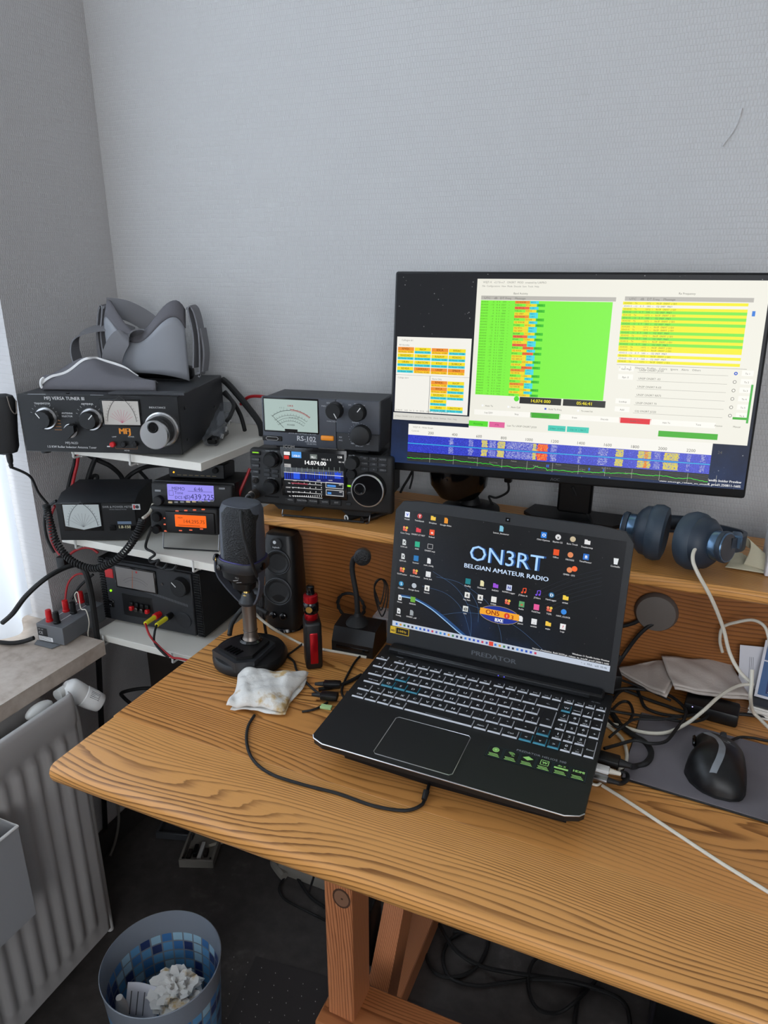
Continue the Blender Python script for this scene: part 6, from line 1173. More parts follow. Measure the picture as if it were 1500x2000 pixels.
# headphones
HP = frame((0, 0, SH))
hp = thing('headphones', 'dark blue over-ear headphones lying on the right of the pine shelf', 'headphones', frame((.01, 1.12, SH)))
def cup(c, d, s_, cup_r=.044):
    c = Vector(c); k = MB().use('navy_cushion'); k.lathe([(cup_r * .55, .004), (cup_r * .72, .0), (cup_r * .93, .003), (cup_r * 1.0, .012), (cup_r * .97, .022), (cup_r * .86, .027)], c, d, 40, loop=False); k.build('ear_cushion', hp)
    dd = Vector(d).normalized(); k = MB().use('navy'); k.lathe([(cup_r * .88, .0265), (cup_r * .86, .034), (cup_r * .70, .042), (cup_r * .55, .046)], c, d, 40); k.build('ear_shell', hp)
    k = MB().use('blue_metal'); k.lathe([(cup_r * .50, .0455), (cup_r * .50, .056), (cup_r * .47, .058)], c, d, 36); k.use('navy'); k.lathe([(cup_r * .52, .058), (cup_r * .53, .060), (cup_r * .53, .064), (cup_r * .50, .065)], c, d, 36); k.use('blue_metal'); k.lathe([(cup_r * .50, .065), (cup_r * .48, .0665)], c, d, 36); k.use('black_gloss'); k.lathe([(cup_r * .46, .0662), (cup_r * .45, .0668)], c, d, 36); k.build('yoke_cap', hp)
    return c + dd * .05
cA = cup((-.020, -.008, .047), (-1, .12, .03), 'left'); cB = cup((.008, -.018, .047), (.86, -.52, .12), 'right')
k = MB().use('navy'); k.ribbon([(-.068, -.004, .048), (-.082, .02, .040), (-.06, .075, .028), (.02, .105, .026), (.085, .07, .032), (.085, -.005, .048), (.066, -.045, .056)], (0, .1, 1), .022, .006); k.build('headband', hp)
k = MB().use('navy'); k.tube([(-.03, .04, .05), (.02, .05, .05)], .012, 12); k.build('band_pad', hp)
k = MB().use('blue_metal'); k.box(.068, -.034, .047, .082, -.012, .068, .002); k.build('slider', hp)
q = at(1375, 1066, y=1.068); up = thing('usb_c_plug', 'white plug pushed into the right headphone cup', 'plug', Matrix.Translation(q)); k = MB().use('white_plastic'); k.cyl((-.002, 0, 0), (.014, .004, .003), .0048, .0048, 14); k.cyl((-.008, -.001, -.002), (-.002, 0, 0), .0028, .0036, 12); k.build('shell', up)
k = MB().use(em('#20e070', 1.2)); k.lathe([(.0008, 0), (.0008, .0005)], Vector(at(1385, 1054, y=1.07)) - Vector(hp.location), (0, -1, 0), 8); k.build('green_light', hp)
# cream cleaning cloth with pinked edge
q = at(1410, 1107, z=SH); cc_ = thing('cleaning_cloth', 'cream microfibre cloth with zigzag edge beside the headphones', 'cloth', frame((q.x + .004, q.y - .006, SH + .0008), -.05))
def clo(u, v_):
    x = .085 * u + .012 * v_; y = .055 * v_ ; z = .002 + .020 * abs(math.sin(u * 5.2 + v_ * 2)) * v_ * (.4 + .6 * u) + .006 * math.sin(v_ * 9) ** 2 * u
    if v_ > .93: y += .002 * ((int(u * 30)) % 2)
    return x, y, z
k = MB().use('cream_cloth'); k.grid(clo, 60, 22); k.build('fold', cc_, solid=.001)
q = at(1462, 1068, z=SH); k = MB().use('cream_cloth')
k.grid(lambda u, v_: (.024 + .030 * u + .006 * math.sin(v_ * 6) + (.0022 * (int(v_ * 24) % 2) if u > .95 else 0), .012 + .03 * v_ - .01 * u, .006 + .038 * math.sin(min(1, v_ * 1.2) * 2.4) * (1 - .55 * u)), 24, 24); k.build('fold', cc_, solid=.001)
q = at(1496, 1132, z=SH); wb = thing('white_box', 'white box standing at the right end of the pine shelf', 'box', frame((q.x - .002, q.y + .01, SH + .0005), .05)); k = MB().use('white_card'); k.box(0, 0, 0, .08, .05, .062, .0015); k.build('carton', wb)
k = MB().use('white_card'); k.box(-.0006, -.0006, .0621, .0806, .0506, .066, .001); k.build('lid', wb)
# grey puck shaped thing hanging on the back panel
RY = 1.05 + .085
q = at(1282, 1193, y=RY); pu = thing('round_socket_cover', 'grey rounded plate on the back panel under the shelf', 'plate', frame((q.x, RY - .0005, q.z)))
k = MB().use(mat('puck_grey', '#5f5853', .6)); k.lathe([(.033, 0), (.034, .004), (.030, .012), (.018, .014)], (0, 0, 0), (0, -1, 0), 28); k.build('cover', pu, sharp=50)
def rp(a, b, off=.004): return at(a, b, y=RY - off)
cable('panel_lead', 'black lead running from the rounded plate down behind the laptop', [rp(1292, 1216, .008), rp(1272, 1220, .012), rp(1248, 1240, .014), rp(1225, 1270, .016), D(1205, 1300, .02), D(1190, 1325, .006)], .0034, 'black_rubber')
cable('upper_panel_lead', 'black lead from the left of the rounded plate to the laptop lid', [rp(1246, 1188, .008), rp(1250, 1205, .008), rp(1240, 1216, .008), rp(1205, 1226, .008), rp(1180, 1232, .01)], .0034, 'black_rubber')
q = D(1212, 1298, 0); bk = thing('plug_adapter', 'black plug adapter behind the right corner of the laptop', 'adapter', frame((q.x - .018, 1.035, DESK + .0005), .3)); k = MB().use('black'); k.box(0, 0, 0, .030, .045, .036, .004, 2); k.build('housing', bk)
k = MB().use('black_rubber'); k.cyl((.015, .02, .036), (.03, .03, .055), .006, .004, 12); k.build('boot', bk)
# power brick under napkins
q = D(1395, 1385, 0); pb = thing('power_brick', 'black power brick half hidden under the grey napkins', 'power supply', frame((.048, 1.030, DESK + .0005), -.1)); k = MB().use('black'); k.box(0, 0, 0, .075, .040, .022, .004, 2); k.build('housing', pb)
k = MB().use(em('#c8c0ff', 1.5)); k.lathe([(.0009, 0), (.0009, .0005)], (.012, -.0001, .018), (0, -1, 0), 8); k.build('power_light', pb)
def napkin(name, lb, pxs, z, wob, s_, m_='paper_grey', solid=.0025):
    Q = [at(a, b, z=DESK + zz_) for (a, b), zz_ in zip(pxs, z)]; c = sum(Q, Vector()) / 4; t_ = thing(name, lb, 'napkin', Matrix.Translation((c.x, c.y, DESK)), None)
    def g(u, v_):
        p_ = Q[3].lerp(Q[2], u).lerp(Q[0].lerp(Q[1], u), v_); return p_.x - c.x, p_.y - c.y, p_.z - DESK + wob * (math.sin(u * 6 + s_) * math.sin(v_ * 5 + s_) + .4 * math.sin(u * 15 + v_ * 11))
    k = MB().use(m_); k.grid(g, 20, 16); k.build('top_sheet', t_, solid=solid)
    k = MB().use(m_); k.grid(lambda u, v_: (g(u, v_)[0] + .003, g(u, v_)[1] - .001, g(u, v_)[2] - .005), 12, 10); k.build('lower_sheet', t_, solid=solid)
napkin('paper_napkin', 'left folded grey paper napkin under the pine shelf', [(1275, 1290), (1330, 1292), (1298, 1356), (1200, 1308)], (.03, .034, .030, .014), .0016, 1)
napkin('paper_napkin', 'larger folded grey paper napkin lying over the power brick', [(1292, 1282), (1424, 1289), (1464, 1362), (1315, 1340)], (.045, .045, .034, .034), .0018, 2)
# card and booklets
q = at(1448, 1287, y=1.118); cd = thing('paper_card', 'white card leaning against the back panel beside the booklets', 'card', frame((q.x, 1.112, DESK + .0005), .0, .12)); k = MB().use('white_card'); k.M = Matrix.Rotation(-.10, 4, 'Y'); k.box(0.004, 0, .002, .052, .0008, .088)
k.use(ink('#77777c'));
for i in range(3): k.box(.018 + i * .0025, -.0003, .035, .0186 + i * .0025, 0, .070)
k.build('card', cd)
q = at(1460, 1385, z=DESK); bl = thing('booklet_stack', 'stack of white-edged leaflets at the right edge of the desk', 'leaflets', frame((q.x - .002, q.y - .018, DESK + .0008), -.16))
for i in range(6):
    k = MB().use('paper_white' if i < 5 else 'dark_grey'); k.box(.001 * (i % 3), .001 * ((i * 7) % 3), i * .0034, .14, .052, i * .0034 + .0028); k.build('sheet', bl)
QB = bl.matrix_world @ Matrix.Translation((.004, .020, .0212)) @ Matrix.Rotation(math.radians(68), 4, 'X')
bb = thing('advertising_booklet', 'blue booklet cover with white lettering propped on the leaflet stack', 'booklet', bl.matrix_world @ Matrix.Translation((.004, .024, .0215)) @ Matrix.Rotation(-.35, 4, 'X'))
k = MB().use('white_card'); k.box(0, 0, 0, .12, .003, .088); k.build('cover', bb)
p = MB(); p.use(ink('#3a5a86')); f_ = fy(.0004); rect(p, .004, .058, .12, .084, f_); rect(p, .004, .004, .12, .056, f_); p.use(ink('#1c2e5c')); rect(p, .014, .008, .026, .050, fy(.0006)); p.use(ink('#e8e8e8')); text(p, 'bosal', .0, .0, .0125, lambda a, b: (.0255 - b, -.0009, .009 + a * 1.0), bold=.06); text(p, 'Vi', .014, .064, .018, fy(.0008)); p.flat('cover_print', bb)
# black tangle right of the laptop
TL_ = ['upper black cable passing under the napkins to the power brick', 'black cable bending below the left napkin', 'small black loop of cable close to the laptop right edge', 'straight black cable above the mouse pad left corner', 'long black cable arching over the mouse pad', 'short black cable under the left napkin corner', 'black cable crossing the back edge of the mouse pad']
for i, (r_, pts) in enumerate(((.0026, [(1190, 1342), (1225, 1350), (1262, 1365), (1300, 1378), (1345, 1392), (1400, 1392), (1450, 1395), (1500, 1400)]), (.0026, [(1195, 1370), (1212, 1350), (1240, 1343), (1250, 1360), (1262, 1383), (1300, 1396), (1345, 1398), (1375, 1385), (1395, 1370)]),
    (.0022, [(1188, 1395), (1210, 1373), (1228, 1372), (1236, 1392), (1226, 1412), (1205, 1420), (1186, 1404)]), (.0022, [(1192, 1388), (1240, 1396), (1300, 1404), (1345, 1410), (1376, 1404), (1386, 1390)]), (.0024, [(1190, 1350), (1215, 1345), (1245, 1346), (1300, 1355), (1335, 1380), (1338, 1400), (1320, 1425), (1300, 1448), (1270, 1452), (1240, 1446), (1205, 1455), (1180, 1462)]),
    (.002, [(1196, 1322), (1235, 1336), (1275, 1352), (1310, 1368)]), (.002, [(1190, 1440), (1215, 1420), (1240, 1405), (1290, 1405), (1330, 1400)]))):
    lift = .004 + .0022 * i
    cable('tangled_cable', TL_[i], [at(a, b, z=DESK + lift + .001 * math.sin(j * 2 + i)) for j, (a, b) in enumerate(pts)], r_, 'black_rubber', group='black cables tangled right of the laptop')
# ------------------------------------------------------------------ cables around the shelves on the left
W = lambda a, b, y=1.22: at(a, b, y=y)
cable('thick_coax', 'thick black coaxial cable sloping from the tuner back behind the meter', [W(436, 742, 1.30), W(450, 755, 1.28), W(480, 790, 1.26), W(506, 825, 1.25), W(512, 850, 1.24)], .0068, 'black_rubber')
cable('second_coax', 'thinner black cable under the thick coax above the top shelf', [W(437, 768, 1.30), W(455, 785, 1.28), W(470, 812, 1.25), W(478, 840, 1.22)], .0045, 'black_rubber')
cable('rear_black_lead', 'black lead dropping to the plastic bag on the top shelf', [W(440, 765, 1.24), W(456, 790, 1.22), W(450, 812, 1.19), W(443, 822, 1.17)], .004, 'black_rubber')
cable('red_wall_cable', 'red cable passing along the wall left of the grey meter', [W(470, 790, 1.29), W(485, 776, 1.29), W(508, 774, 1.285), W(530, 778, 1.28)], .0035, 'red_cable')
cable('red_arch_cable', 'red cable arching above the grey watt meter', [W(536, 790, 1.25), W(541, 772, 1.255), W(553, 765, 1.255), W(563, 775, 1.25), W(565, 790, 1.245)], .0032, 'red_cable')
cable('red_rear_cable', 'red cable leaving the right of the watt meter behind the monitor', [W(738, 836, 1.22), W(760, 838, 1.25), W(785, 843, 1.27), W(810, 850, 1.27)], .003, 'red_cable')
cable('black_rear_cable', 'black cable above the red one right of the watt meter', [W(738, 829, 1.22), W(765, 832, 1.26), W(790, 838, 1.28)], .003, 'black_rubber')
cable('thin_rear_cable', 'thin black cable below the red one right of the watt meter', [W(748, 858, 1.25), W(765, 862, 1.26), W(790, 874, 1.26), W(812, 900, 1.27), W(800, 930, 1.27), W(788, 950, 1.26), W(782, 962, 1.25)], .0026, 'black_rubber')
cable('crossing_rear_cable', 'thin black cable crossing behind the monitor lower left corner', [W(805, 905, 1.25), W(806, 930, 1.25), W(800, 955, 1.24)], .002, 'black_rubber')
cable('red_left_cable', 'red cable running from under the tuner down to the power meter', [W(153, 880, 1.09), W(151, 905, 1.09), W(145, 930, 1.085), W(139, 960, 1.08)], .0034, 'red_cable')
cable('black_left_cable', 'black cable beside the red one under the tuner', [W(147, 880, 1.10), W(145, 905, 1.10), W(138, 930, 1.095), W(131, 960, 1.085)], .0034, 'black_rubber')
cable('shelf_coax', 'black cable curving from under the tuner to the radios', [W(165, 884, 1.14), W(190, 898, 1.16), W(215, 910, 1.18), W(235, 928, 1.2), W(242, 945, 1.2)], .0055, 'black_rubber')
cable('vertical_coax', 'thick black cable hanging left of the looped cable under the top shelf', [W(190, 888, 1.15), W(180, 910, 1.145), W(172, 935, 1.135), W(168, 958, 1.12)], .0055, 'black_rubber')
cable('looped_lead', 'black loop of cable on the wall between the power meter and radios', [W(178, 952, 1.17), W(180, 932, 1.17), W(190, 930, 1.17), W(188, 948, 1.165)], .004, 'black_rubber')
cable('arching_coax', 'black cable arching over to the small box with amber light', [W(243, 940, 1.2), W(258, 925, 1.21), W(285, 912, 1.22), W(320, 908, 1.2), W(340, 912, 1.17)], .0052, 'black_rubber')
cable('second_arching_lead', 'thinner black cable beneath the arching one', [W(245, 946, 1.22), W(255, 928, 1.23), W(270, 920, 1.23), W(280, 928, 1.22), W(290, 940, 1.2)], .004, 'black_rubber')
cable('red_loop_cable', 'red cable looping down the wall left of the coiled cord', [W(107, 988, 1.02), W(99, 1010, 1.025), W(99, 1045, 1.025), W(107, 1070, 1.025), W(120, 1086, 1.025)], .003, 'red_cable')
cable('black_loop_cable', 'black cable following the red loop down the wall', [W(110, 978, 1.01), W(92, 993, 1.012), W(87, 1020, 1.012), W(92, 1052, 1.012), W(106, 1080, 1.012)], .003, 'black_rubber')
q = W(123, 1096, 1.015); fr = thing('cable_clamp', 'black cable clamp on the leads below the middle shelf', 'clamp', frame(q, .2)); k = MB().use('black'); k.box(-.010, -.010, -.014, .010, .010, .012, .003, 2); k.build('clamp', fr)
cable('window_coax', 'thick black cable running from the shelves out to the window', [W(175, 1108, 1.03), W(150, 1103, 1.0), W(120, 1112, .97), W(85, 1133, .93), W(50, 1165, .90), W(25, 1198, .885), W(5, 1216, .88)], .0052, 'black_rubber')
cable('sill_cable', 'thick black cable leaving the grey terminal box along the sill', [at(66, 1246, z=SILL + .014), at(45, 1253, z=SILL + .006), at(20, 1256, z=SILL + .006), at(-20, 1252, z=SILL + .006)], .0048, 'black_rubber')
cable('drop_cable', 'thick black cable hanging down in front of the power supply side to the floor', [W(158, 1105, 1.0), W(168, 1120, 1.0), W(176, 1150, 1.003), W(184, 1200, 1.006), W(190, 1250, 1.01), W(194, 1320, 1.02), W(197, 1390, 1.03), W(200, 1460, 1.04), W(202, 1540, 1.05), W(205, 1600, 1.06), at(207, 1650, y=1.07)], .0062, 'black_rubber')
cable('red_terminal_lead', 'red lead rising from the terminal box to the shelf', [at(128, 1182, y=1.02), W(128, 1165, 1.03), W(133, 1140, 1.04), W(146, 1124, 1.05), W(162, 1121, 1.06), W(172, 1130, 1.07)], .0022, 'red_cable')
cable('black_terminal_lead', 'black lead rising from the terminal box behind the drop cable', [at(140, 1170, y=1.03), W(152, 1150, 1.045), W(165, 1136, 1.055), W(182, 1122, 1.065)], .003, 'black_rubber')
cable('bare_wire', 'thin pale wire hanging from the terminal box over the sill end', [W(150, 1176, 1.0), W(146, 1162, 1.0), W(152, 1158, 1.0), W(158, 1188, .995), W(168, 1192, .99), W(174, 1215, .99), W(172, 1240, 1.003), W(178, 1262, 1.01), W(179, 1285, 1.01)], .0011, 'white_cable')
cable('radio_lead', 'black curly lead hanging below the orange display radio over the shelf edge', [W(297, 1030, 1.01), W(288, 1052, 1.008), W(285, 1070, 1.008), W(298, 1078, 1.006), W(302, 1084, 1.006), W(292, 1092, 1.006), W(296, 1098, 1.006), W(310, 1094, 1.006), W(306, 1104, 1.006), W(318, 1110, 1.006), W(326, 1102, 1.006), W(322, 1112, 1.006), W(338, 1112, 1.006), W(345, 1104, 1.006)], .0026, 'black_rubber')
cable('red_shelf_cable', 'red cable hanging between the top shelf and the transceiver', [W(488, 915, 1.14), W(480, 935, 1.13), W(470, 958, 1.12), W(462, 985, 1.12)], .003, 'red_cable')
cable('red_lower_cable', 'red cable arching under the middle shelf above the power supply', [W(135, 1084, 1.045), W(152, 1073, 1.05), W(175, 1070, 1.055), W(192, 1080, 1.06)], .0028, 'red_cable')
# ------------------------------------------------------------------ radiator under the sill
RX, RY1, RZ0, RZ1 = -1.02, .848, .068, .668
ra_ = thing('radiator', 'white ribbed panel radiator below the window sill', 'radiator', frame((RX, RY1, RZ0)))
hR = RZ1 - RZ0; Lr = 1.5
def panel(xoff, name, ribs=True):
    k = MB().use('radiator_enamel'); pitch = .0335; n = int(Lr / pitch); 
    ys = []; 
    for i in range(n + 1):
        for f, d in ((0, 0), (.18, .0), (.34, .006), (.66, .006), (.82, 0)):
            ys.append((-.030 - (i + f) * pitch, d if ribs else 0))
    zs = [(.0, -.008, 0), (.004, 0, 0), (.042, 0, 0), (.060, 0, 1), (hR - .085, 0, 1), (hR - .067, 0, 0), (hR - .058, .004, 0), (hR - .012, .004, 0), (hR - .003, .001, 0), (hR, -.006, 0)]
    ys = [(.0, -.008), (-.004, -.001), (-.012, 0)] + ys
    R = [[(xoff + off - (d if d < 0 else (-d * rf)), y, z) for y, d in ys] for z, off, rf in zs]
    # d<0 rounds the end back towards the wall
    R = [[(xoff + off + (d if d < 0 else d * rf), y, z) for y, d in ys] for z, off, rf in zs]
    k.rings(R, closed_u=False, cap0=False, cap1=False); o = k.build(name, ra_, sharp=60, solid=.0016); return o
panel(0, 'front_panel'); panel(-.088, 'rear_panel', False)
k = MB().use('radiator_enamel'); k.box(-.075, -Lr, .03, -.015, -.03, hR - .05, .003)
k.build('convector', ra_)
k = MB().use('white_metal'); k.ell((-.044, -.045, hR - .022), .015, .03, .013, 18, 10); k.cyl((-.044, .0, hR - .018), (-.044, .018, hR - .018), .012, .012, 16); k.build('header_pipe', ra_)
k = MB().use('white_metal'); k.tube([(-.044, .030, hR - .03), (-.044, .034, hR - .1), (-.05, .036, .2), (-.05, .036, -.066)], .0075, 12, sm=False); k.build('supply_pipe', ra_)
vp0 = Vector((RX - .044, .872, RZ1 - .016)); vd = (at(190, 1350, x=-1.035) - at(140, 1328, x=-1.065)).normalized()
tv = thing('thermostat_valve', 'white thermostatic radiator valve at the radiator end below the sill', 'valve', Matrix.Translation(vp0))
k = MB().use('white_plastic'); k.lathe([(.013, -.008), (.021, .0), (.024, .006), (.023, .020), (.0215, .032), (.0205, .034)], (0, 0, 0), vd, 28); k.build('collar', tv)
k = MB().use('white_plastic'); k.lathe([(.0200, .034), (.0215, .036), (.0205, .058), (.0185, .073), (.016, .0755), (.015, .0745)], (0, 0, 0), vd, 28); k.build('dial', tv)
u_ = vd.orthogonal().normalized(); w2 = vd.cross(u_)
for i in range(5):
    a = math.radians(200 + i * 9); n_ = u_ * math.cos(a) + w2 * math.sin(a); k = MB().use('dark_grey'); k.cyl(n_ * .0206 + vd * .042, n_ * .0195 + vd * .062, .0008, n=6); k.build('grip_slot', tv)
# white humidifier box hung on the radiator
hb = thing('humidifier', 'white open box hanging on the front of the radiator at the left edge', 'humidifier', frame((RX + .0105, .30, .312), 0))
q = at(35, 1612, x=RX + .062); q2 = at(2, 1850, x=RX + .062)
hx, y1, zt_, zb_ = .052, q.y - .30, q.z - .312, max(q2.z - .312, -.02)
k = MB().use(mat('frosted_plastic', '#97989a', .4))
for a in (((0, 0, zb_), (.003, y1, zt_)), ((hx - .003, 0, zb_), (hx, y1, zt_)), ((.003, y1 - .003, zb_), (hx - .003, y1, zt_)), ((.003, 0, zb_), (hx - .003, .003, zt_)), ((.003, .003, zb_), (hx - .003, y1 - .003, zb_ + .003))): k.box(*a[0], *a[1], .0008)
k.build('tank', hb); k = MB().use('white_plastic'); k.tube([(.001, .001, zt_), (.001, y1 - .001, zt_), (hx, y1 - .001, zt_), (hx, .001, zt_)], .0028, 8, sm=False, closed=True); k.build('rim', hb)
# ------------------------------------------------------------------ waste basket
wb = thing('waste_basket', 'translucent plastic waste basket with blue mosaic squares', 'waste basket', frame((-.722, .688, 0)))
k = MB().use('mosaic_basket'); k.lathe([(.001, .004), (.078, .004), (.080, .001), (.082, .004), (.1005, .290), (.1025, .302), (.1010, .303), (.0985, .290), (.079, .008), (.001, .007)], (0, 0, 0), (0, 0, 1), 72, cap=False); k.build('basket', wb, sharp=50)
rng = random.Random(5)
def crumple(name, lb, c, r, s_, m_, cat='paper', flat=.6, group=None, elong=1.0):
    t_ = thing(name, lb, cat, Matrix.Translation(c), group); R = []; n, m2 = 30, 20
    for i in range(m2 + 1):
        a = -math.pi / 2 + math.pi * i / m2; qv = max(math.cos(a), .02)
        ring = []
        for j in range(n):
            b = 2 * math.pi * j / n; f = 1 + .10 * math.sin(b * 5 - i * 1.1) + .16 * math.sin(b * 3 + i * 1.7 + s_) + .12 * math.sin(b * 7 - i * 2.3 + s_ * 2) + .06 * math.sin(b * 11 + i)
            ring.append((r * elong * qv * math.cos(b) * f, r * qv * math.sin(b) * f, r * flat * math.sin(a) * f))
        R.append(ring)
    k = MB().use(m_); k.rings(R); k.build('sheet', t_, sharp=35); return t_
crumple('crumpled_tissue', 'crumpled white tissue on top inside the waste basket', (-.70, .69, .235), .038, 1, 'stained_tissue', 'tissue', .55, elong=1.15)
crumple('crumpled_tissue', 'crumpled white tissue deeper in the waste basket', (-.735, .72, .185), .036, 5, 'paper_white', 'tissue', .7)
rc_ = thing('paper_receipt', 'folded paper sheet with print inside the waste basket', 'paper', frame((-.745, .645, .195), .3, .5)); k = MB().use('white_card'); k.grid(lambda u, v_: (-.03 + .06 * u, .004 * math.sin(u * 5), .06 * v_), 10, 4); k.build('sheet', rc_, solid=.0012)
p = MB().use(ink('#55555a')); [rect(p, -.02 + .012 * i, .012, -.018 + .012 * i, .05, fy(.006)) for i in range(3)]; p.flat('print', rc_)
rl = thing('paper_roll', 'small rolled white paper at the left inside the basket', 'paper', frame((-.775, .64, .19), .2, -.2)); k = MB().use('paper_white'); k.lathe([(.009, 0), (.010, .04), (.006, .062), (.002, .065)], (0, 0, 0), (0, .1, 1), 14); k.build('roll', rl)
# ------------------------------------------------------------------ floor things
def jb(name, lb, cx, cy, yw_, w_, d, h, m_, inner=True):
    t_ = thing(name, lb, 'junction box', frame((cx, cy, .0005), yw_)); k = MB().use(m_)
    for a in (((0, 0, 0), (w_, .006, h)), ((0, d - .006, 0), (w_, d, h)), ((0, .006, 0), (.006, d - .006, h)), ((w_ - .006, .006, 0), (w_, d - .006, h)), ((.006, .006, 0), (w_ - .006, d - .006, .004))): k.box(*a[0], *a[1], .001)
    k.build('housing', t_)
    if inner:
        for i in range(4): k = MB().use(('carton', 'black', 'white_metal', 'carton')[i]); k.box(.012 + .014 * i, .02 + .01 * (i % 2), .0042, .022 + .014 * i, .05 + .012 * (i % 3), .014 + .004 * (i % 2), .001); k.build('terminal_block', t_)
        for a, b in ((.009, .009), (w_ - .009, .009), (.009, d - .009), (w_ - .009, d - .009)): k = MB().use('black'); k.lathe([(.003, h - .001), (.0028, h + .0006)], (a, b, 0), (0, 0, 1), 10); k.build('screw', t_)
mat('grey_plastic', '#7f7b74', .6)  # one even warm grey, shared by junction box, power strip, hose and lead
qa = at(350, 1695, z=0); jb('junction_box', 'open grey junction box lying on the floor under the desk', qa.x, qa.y, .38, .088, .115, .024, 'grey_plastic')
qa = at(305, 1638, z=0); jb('cable_box', 'dark flat box on the floor behind the junction box', qa.x, qa.y, .3, .10, .06, .02, 'dark_grey', False)
qa = at(545, 1672, z=0); ps_ = thing('power_strip', 'white power strip with red glowing switch on the floor behind the desk leg', 'power strip', frame((-.80, 1.175, .0005), .0)); k = MB().use('grey_plastic'); k.box(0, 0, 0, .24, .055, .04, .004, 2); k.build('housing', ps_)
for i in range(3): k = MB().use('black_gloss'); k.lathe([(.018, .0401), (.017, .0408)], (.09 + i * .052, .028, 0), (0, 0, 1), 20); k.build('socket', ps_)
k = MB().use(em('#ff1410', 2.0)); k.box(.022, .014, .0395, .030, .024, .0420, .001); k.build('red_switch', ps_)
cable('vacuum_hose', 'short grey ribbed hose end behind the power strip', [at(540, 1668, z=.012), at(536, 1685, z=.012), at(545, 1700, z=.012), at(555, 1712, z=.012)], .011, 'grey_plastic', 'hose')
cable('white_floor_lead', 'short white lead beside the junction box on the floor', [at(408, 1652, z=.01), at(422, 1648, z=.006), at(436, 1645, z=.006)], .004, 'white_cable')
bx_ = thing('power_adapter_block', 'black adapter box standing behind the desk leg', 'adapter', frame((-.570, 1.03, .0005), .1)); k = MB().use('black'); k.box(0, 0, 0, .09, .07, .16, .004, 2); k.build('housing', bx_)
k = MB().use('black_rubber'); k.cyl((.03, 0.01, .16), (.03, .01, .20), .005, .003, 10); k.build('lead_boot', bx_)
F = lambda a, b, r=.005: at(a, b, z=r)
FLB = ['black cable running from the power strip to the desk leg', 'thin black cable curving left of the desk leg', 'black cable slanting right behind the brace on the floor', 'black cable making a round loop on the floor', 'thick pair of black cable leaving the loop to the right', 'black cable in a wide bow near the bottom edge', 'short black cable end at the bottom edge', 'thin black cable just under the desk edge', 'second thin black cable under the desk edge']
for i, (r_, pts) in enumerate(((.004, [(566, 1668), (575, 1700), (590, 1730), (610, 1755), (640, 1775)]), (.003, [(555, 1715), (545, 1735), (555, 1755), (580, 1770), (610, 1785), (640, 1800)]),
    (.0045, [(850, 1790), (885, 1850), (935, 1885), (1000, 1900), (1060, 1908), (1130, 1920), (1180, 1935)]), (.004, [(825, 1800), (830, 1860), (850, 1900), (890, 1908), (930, 1890), (952, 1850), (950, 1820), (920, 1815), (880, 1835), (865, 1870), (880, 1910), (930, 1925), (980, 1920), (1040, 1912)]),
    (.0045, [(1040, 1912), (1100, 1915), (1150, 1928), (1200, 1945), (1225, 1970), (1232, 2020)]), (.004, [(1080, 1850), (1040, 1880), (1032, 1930), (1050, 1970), (1090, 1978), (1125, 1955), (1150, 1930), (1175, 1900)]), (.0045, [(1150, 1928), (1130, 1950), (1122, 2000)]), (.003, [(870, 1802), (920, 1808), (960, 1820)]), (.003, [(885, 1820), (930, 1822), (975, 1830), (1010, 1825)]))):
    cable('floor_cable', FLB[i], [F(a, b, r_ + .001 + .006 * (i % 3) * (j % 2)) for j, (a, b) in enumerate(pts)], r_, 'black_rubber', group='black cables on the floor under the desk')
cable('dangling_cord', 'thin black cord dangling left of the desk leg', [at(618, 1690, z=.30), at(612, 1715, z=.22), at(604, 1740, z=.12)], .0025, 'black_rubber')
cable('pale_wall_lead', 'thin pale lead hanging on the left wall above the floor', [at(228, 1560, x=XL + .018), at(232, 1600, x=XL + .018), at(226, 1640, x=XL + .02), at(215, 1672, x=XL + .03)], .0034, 'grey_plastic')
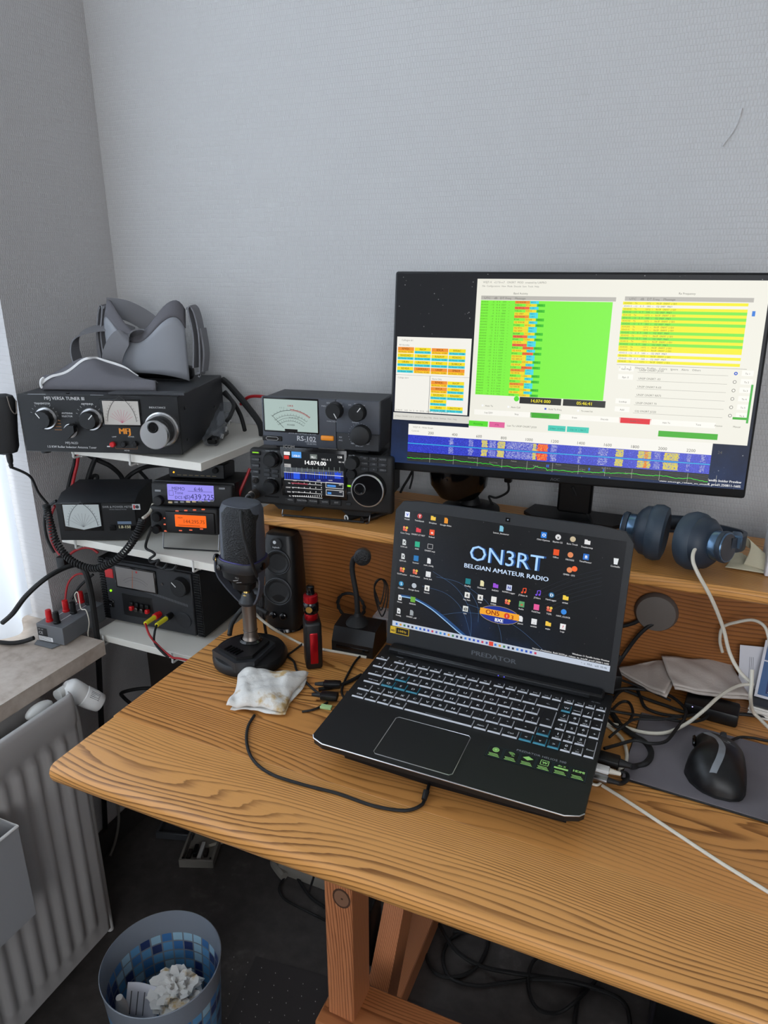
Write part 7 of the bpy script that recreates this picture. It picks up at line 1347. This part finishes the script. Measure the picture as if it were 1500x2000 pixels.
# dark pile under the lowest shelf
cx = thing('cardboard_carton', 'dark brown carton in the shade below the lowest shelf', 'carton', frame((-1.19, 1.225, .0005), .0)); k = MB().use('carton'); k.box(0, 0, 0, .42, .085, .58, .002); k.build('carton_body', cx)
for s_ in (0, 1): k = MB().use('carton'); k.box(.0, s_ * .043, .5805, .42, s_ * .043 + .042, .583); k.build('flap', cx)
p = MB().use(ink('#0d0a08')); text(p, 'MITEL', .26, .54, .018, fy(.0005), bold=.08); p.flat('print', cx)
rg = random.Random(11)
for i in range(5):
    c = Vector((-1.10 + .30 * rg.random(), 1.08 + .06 * rg.random(), .36 + .14 * rg.random())); pts = [c + Vector((.07 * math.cos(a) * (1 + .3 * rg.random()), .02 * math.sin(a * 2) + .01, .045 * math.sin(a) * (1 + .4 * rg.random()))) for a in [j * math.pi / 4 for j in range(9)]]
    cable('hanging_cable', 'black cable %s hanging below the lowest shelf' % ('bundle end', 'loop beside the carton', 'loop nearest the wall', 'knot in front of the carton', 'coil close to the desk edge')[i], pts, .003 + .002 * rg.random(), 'black_rubber', group='black cables heaped below the lowest shelf')
pcs = thing('computer_tower', 'dark computer case standing on the floor at the right under the desk', 'computer', frame((.075, 1.03, .0005), -.04)); k = MB().use(mat('tower_dark', '#1c1a20', .5)); k.box(0, 0, 0, .20, .25, .40, .004, 2); k.build('case', pcs)
k = MB().use('black'); k.box(.006, -.006, .006, .194, .001, .394, .003); k.build('front_panel', pcs)
# studded chair mat
cm = thing('chair_mat', 'dark floor mat with rows of small studs coloured pale as glints under the desk', 'mat', frame((0, 0, .0004), 0))
k = MB().use(mat('mat_dark', '#3a3737', .45)); Q = [at(500, 1868, z=0), at(1000, 2010, z=0), Vector((-.2, .3, 0)), Vector((-.62, .35, 0))]
k.add([(v.x, v.y, 0) for v in Q] + [(v.x, v.y, .0012) for v in Q], [(0, 1, 2, 3), (4, 5, 6, 7), (0, 1, 5, 4), (1, 2, 6, 5), (2, 3, 7, 6), (3, 0, 4, 7)]); k.build('mat_sheet', cm)
k = MB().use(mat('stud_glint', '#b9b6b2', .3))  # pale colour stands in for light glinting off the studs
e1_, e2_ = (at(470, 1878, z=0) - at(443, 1868, z=0)), (at(467, 1909, z=0) - at(443, 1868, z=0))
o_ = at(443, 1868, z=0)
for i in range(9):
    for j in range(9):
        pnt = at(430 + i * 27 - j * 3, 1868 + i * 10.5 + j * 24 - 8, z=0)
        if pnt.y > .45: k.lathe([(.0009, .001), (.0006, .003)], (pnt.x, pnt.y, 0), (0, 0, 1), 5)
k.build('studs', cm, kind='stuff')
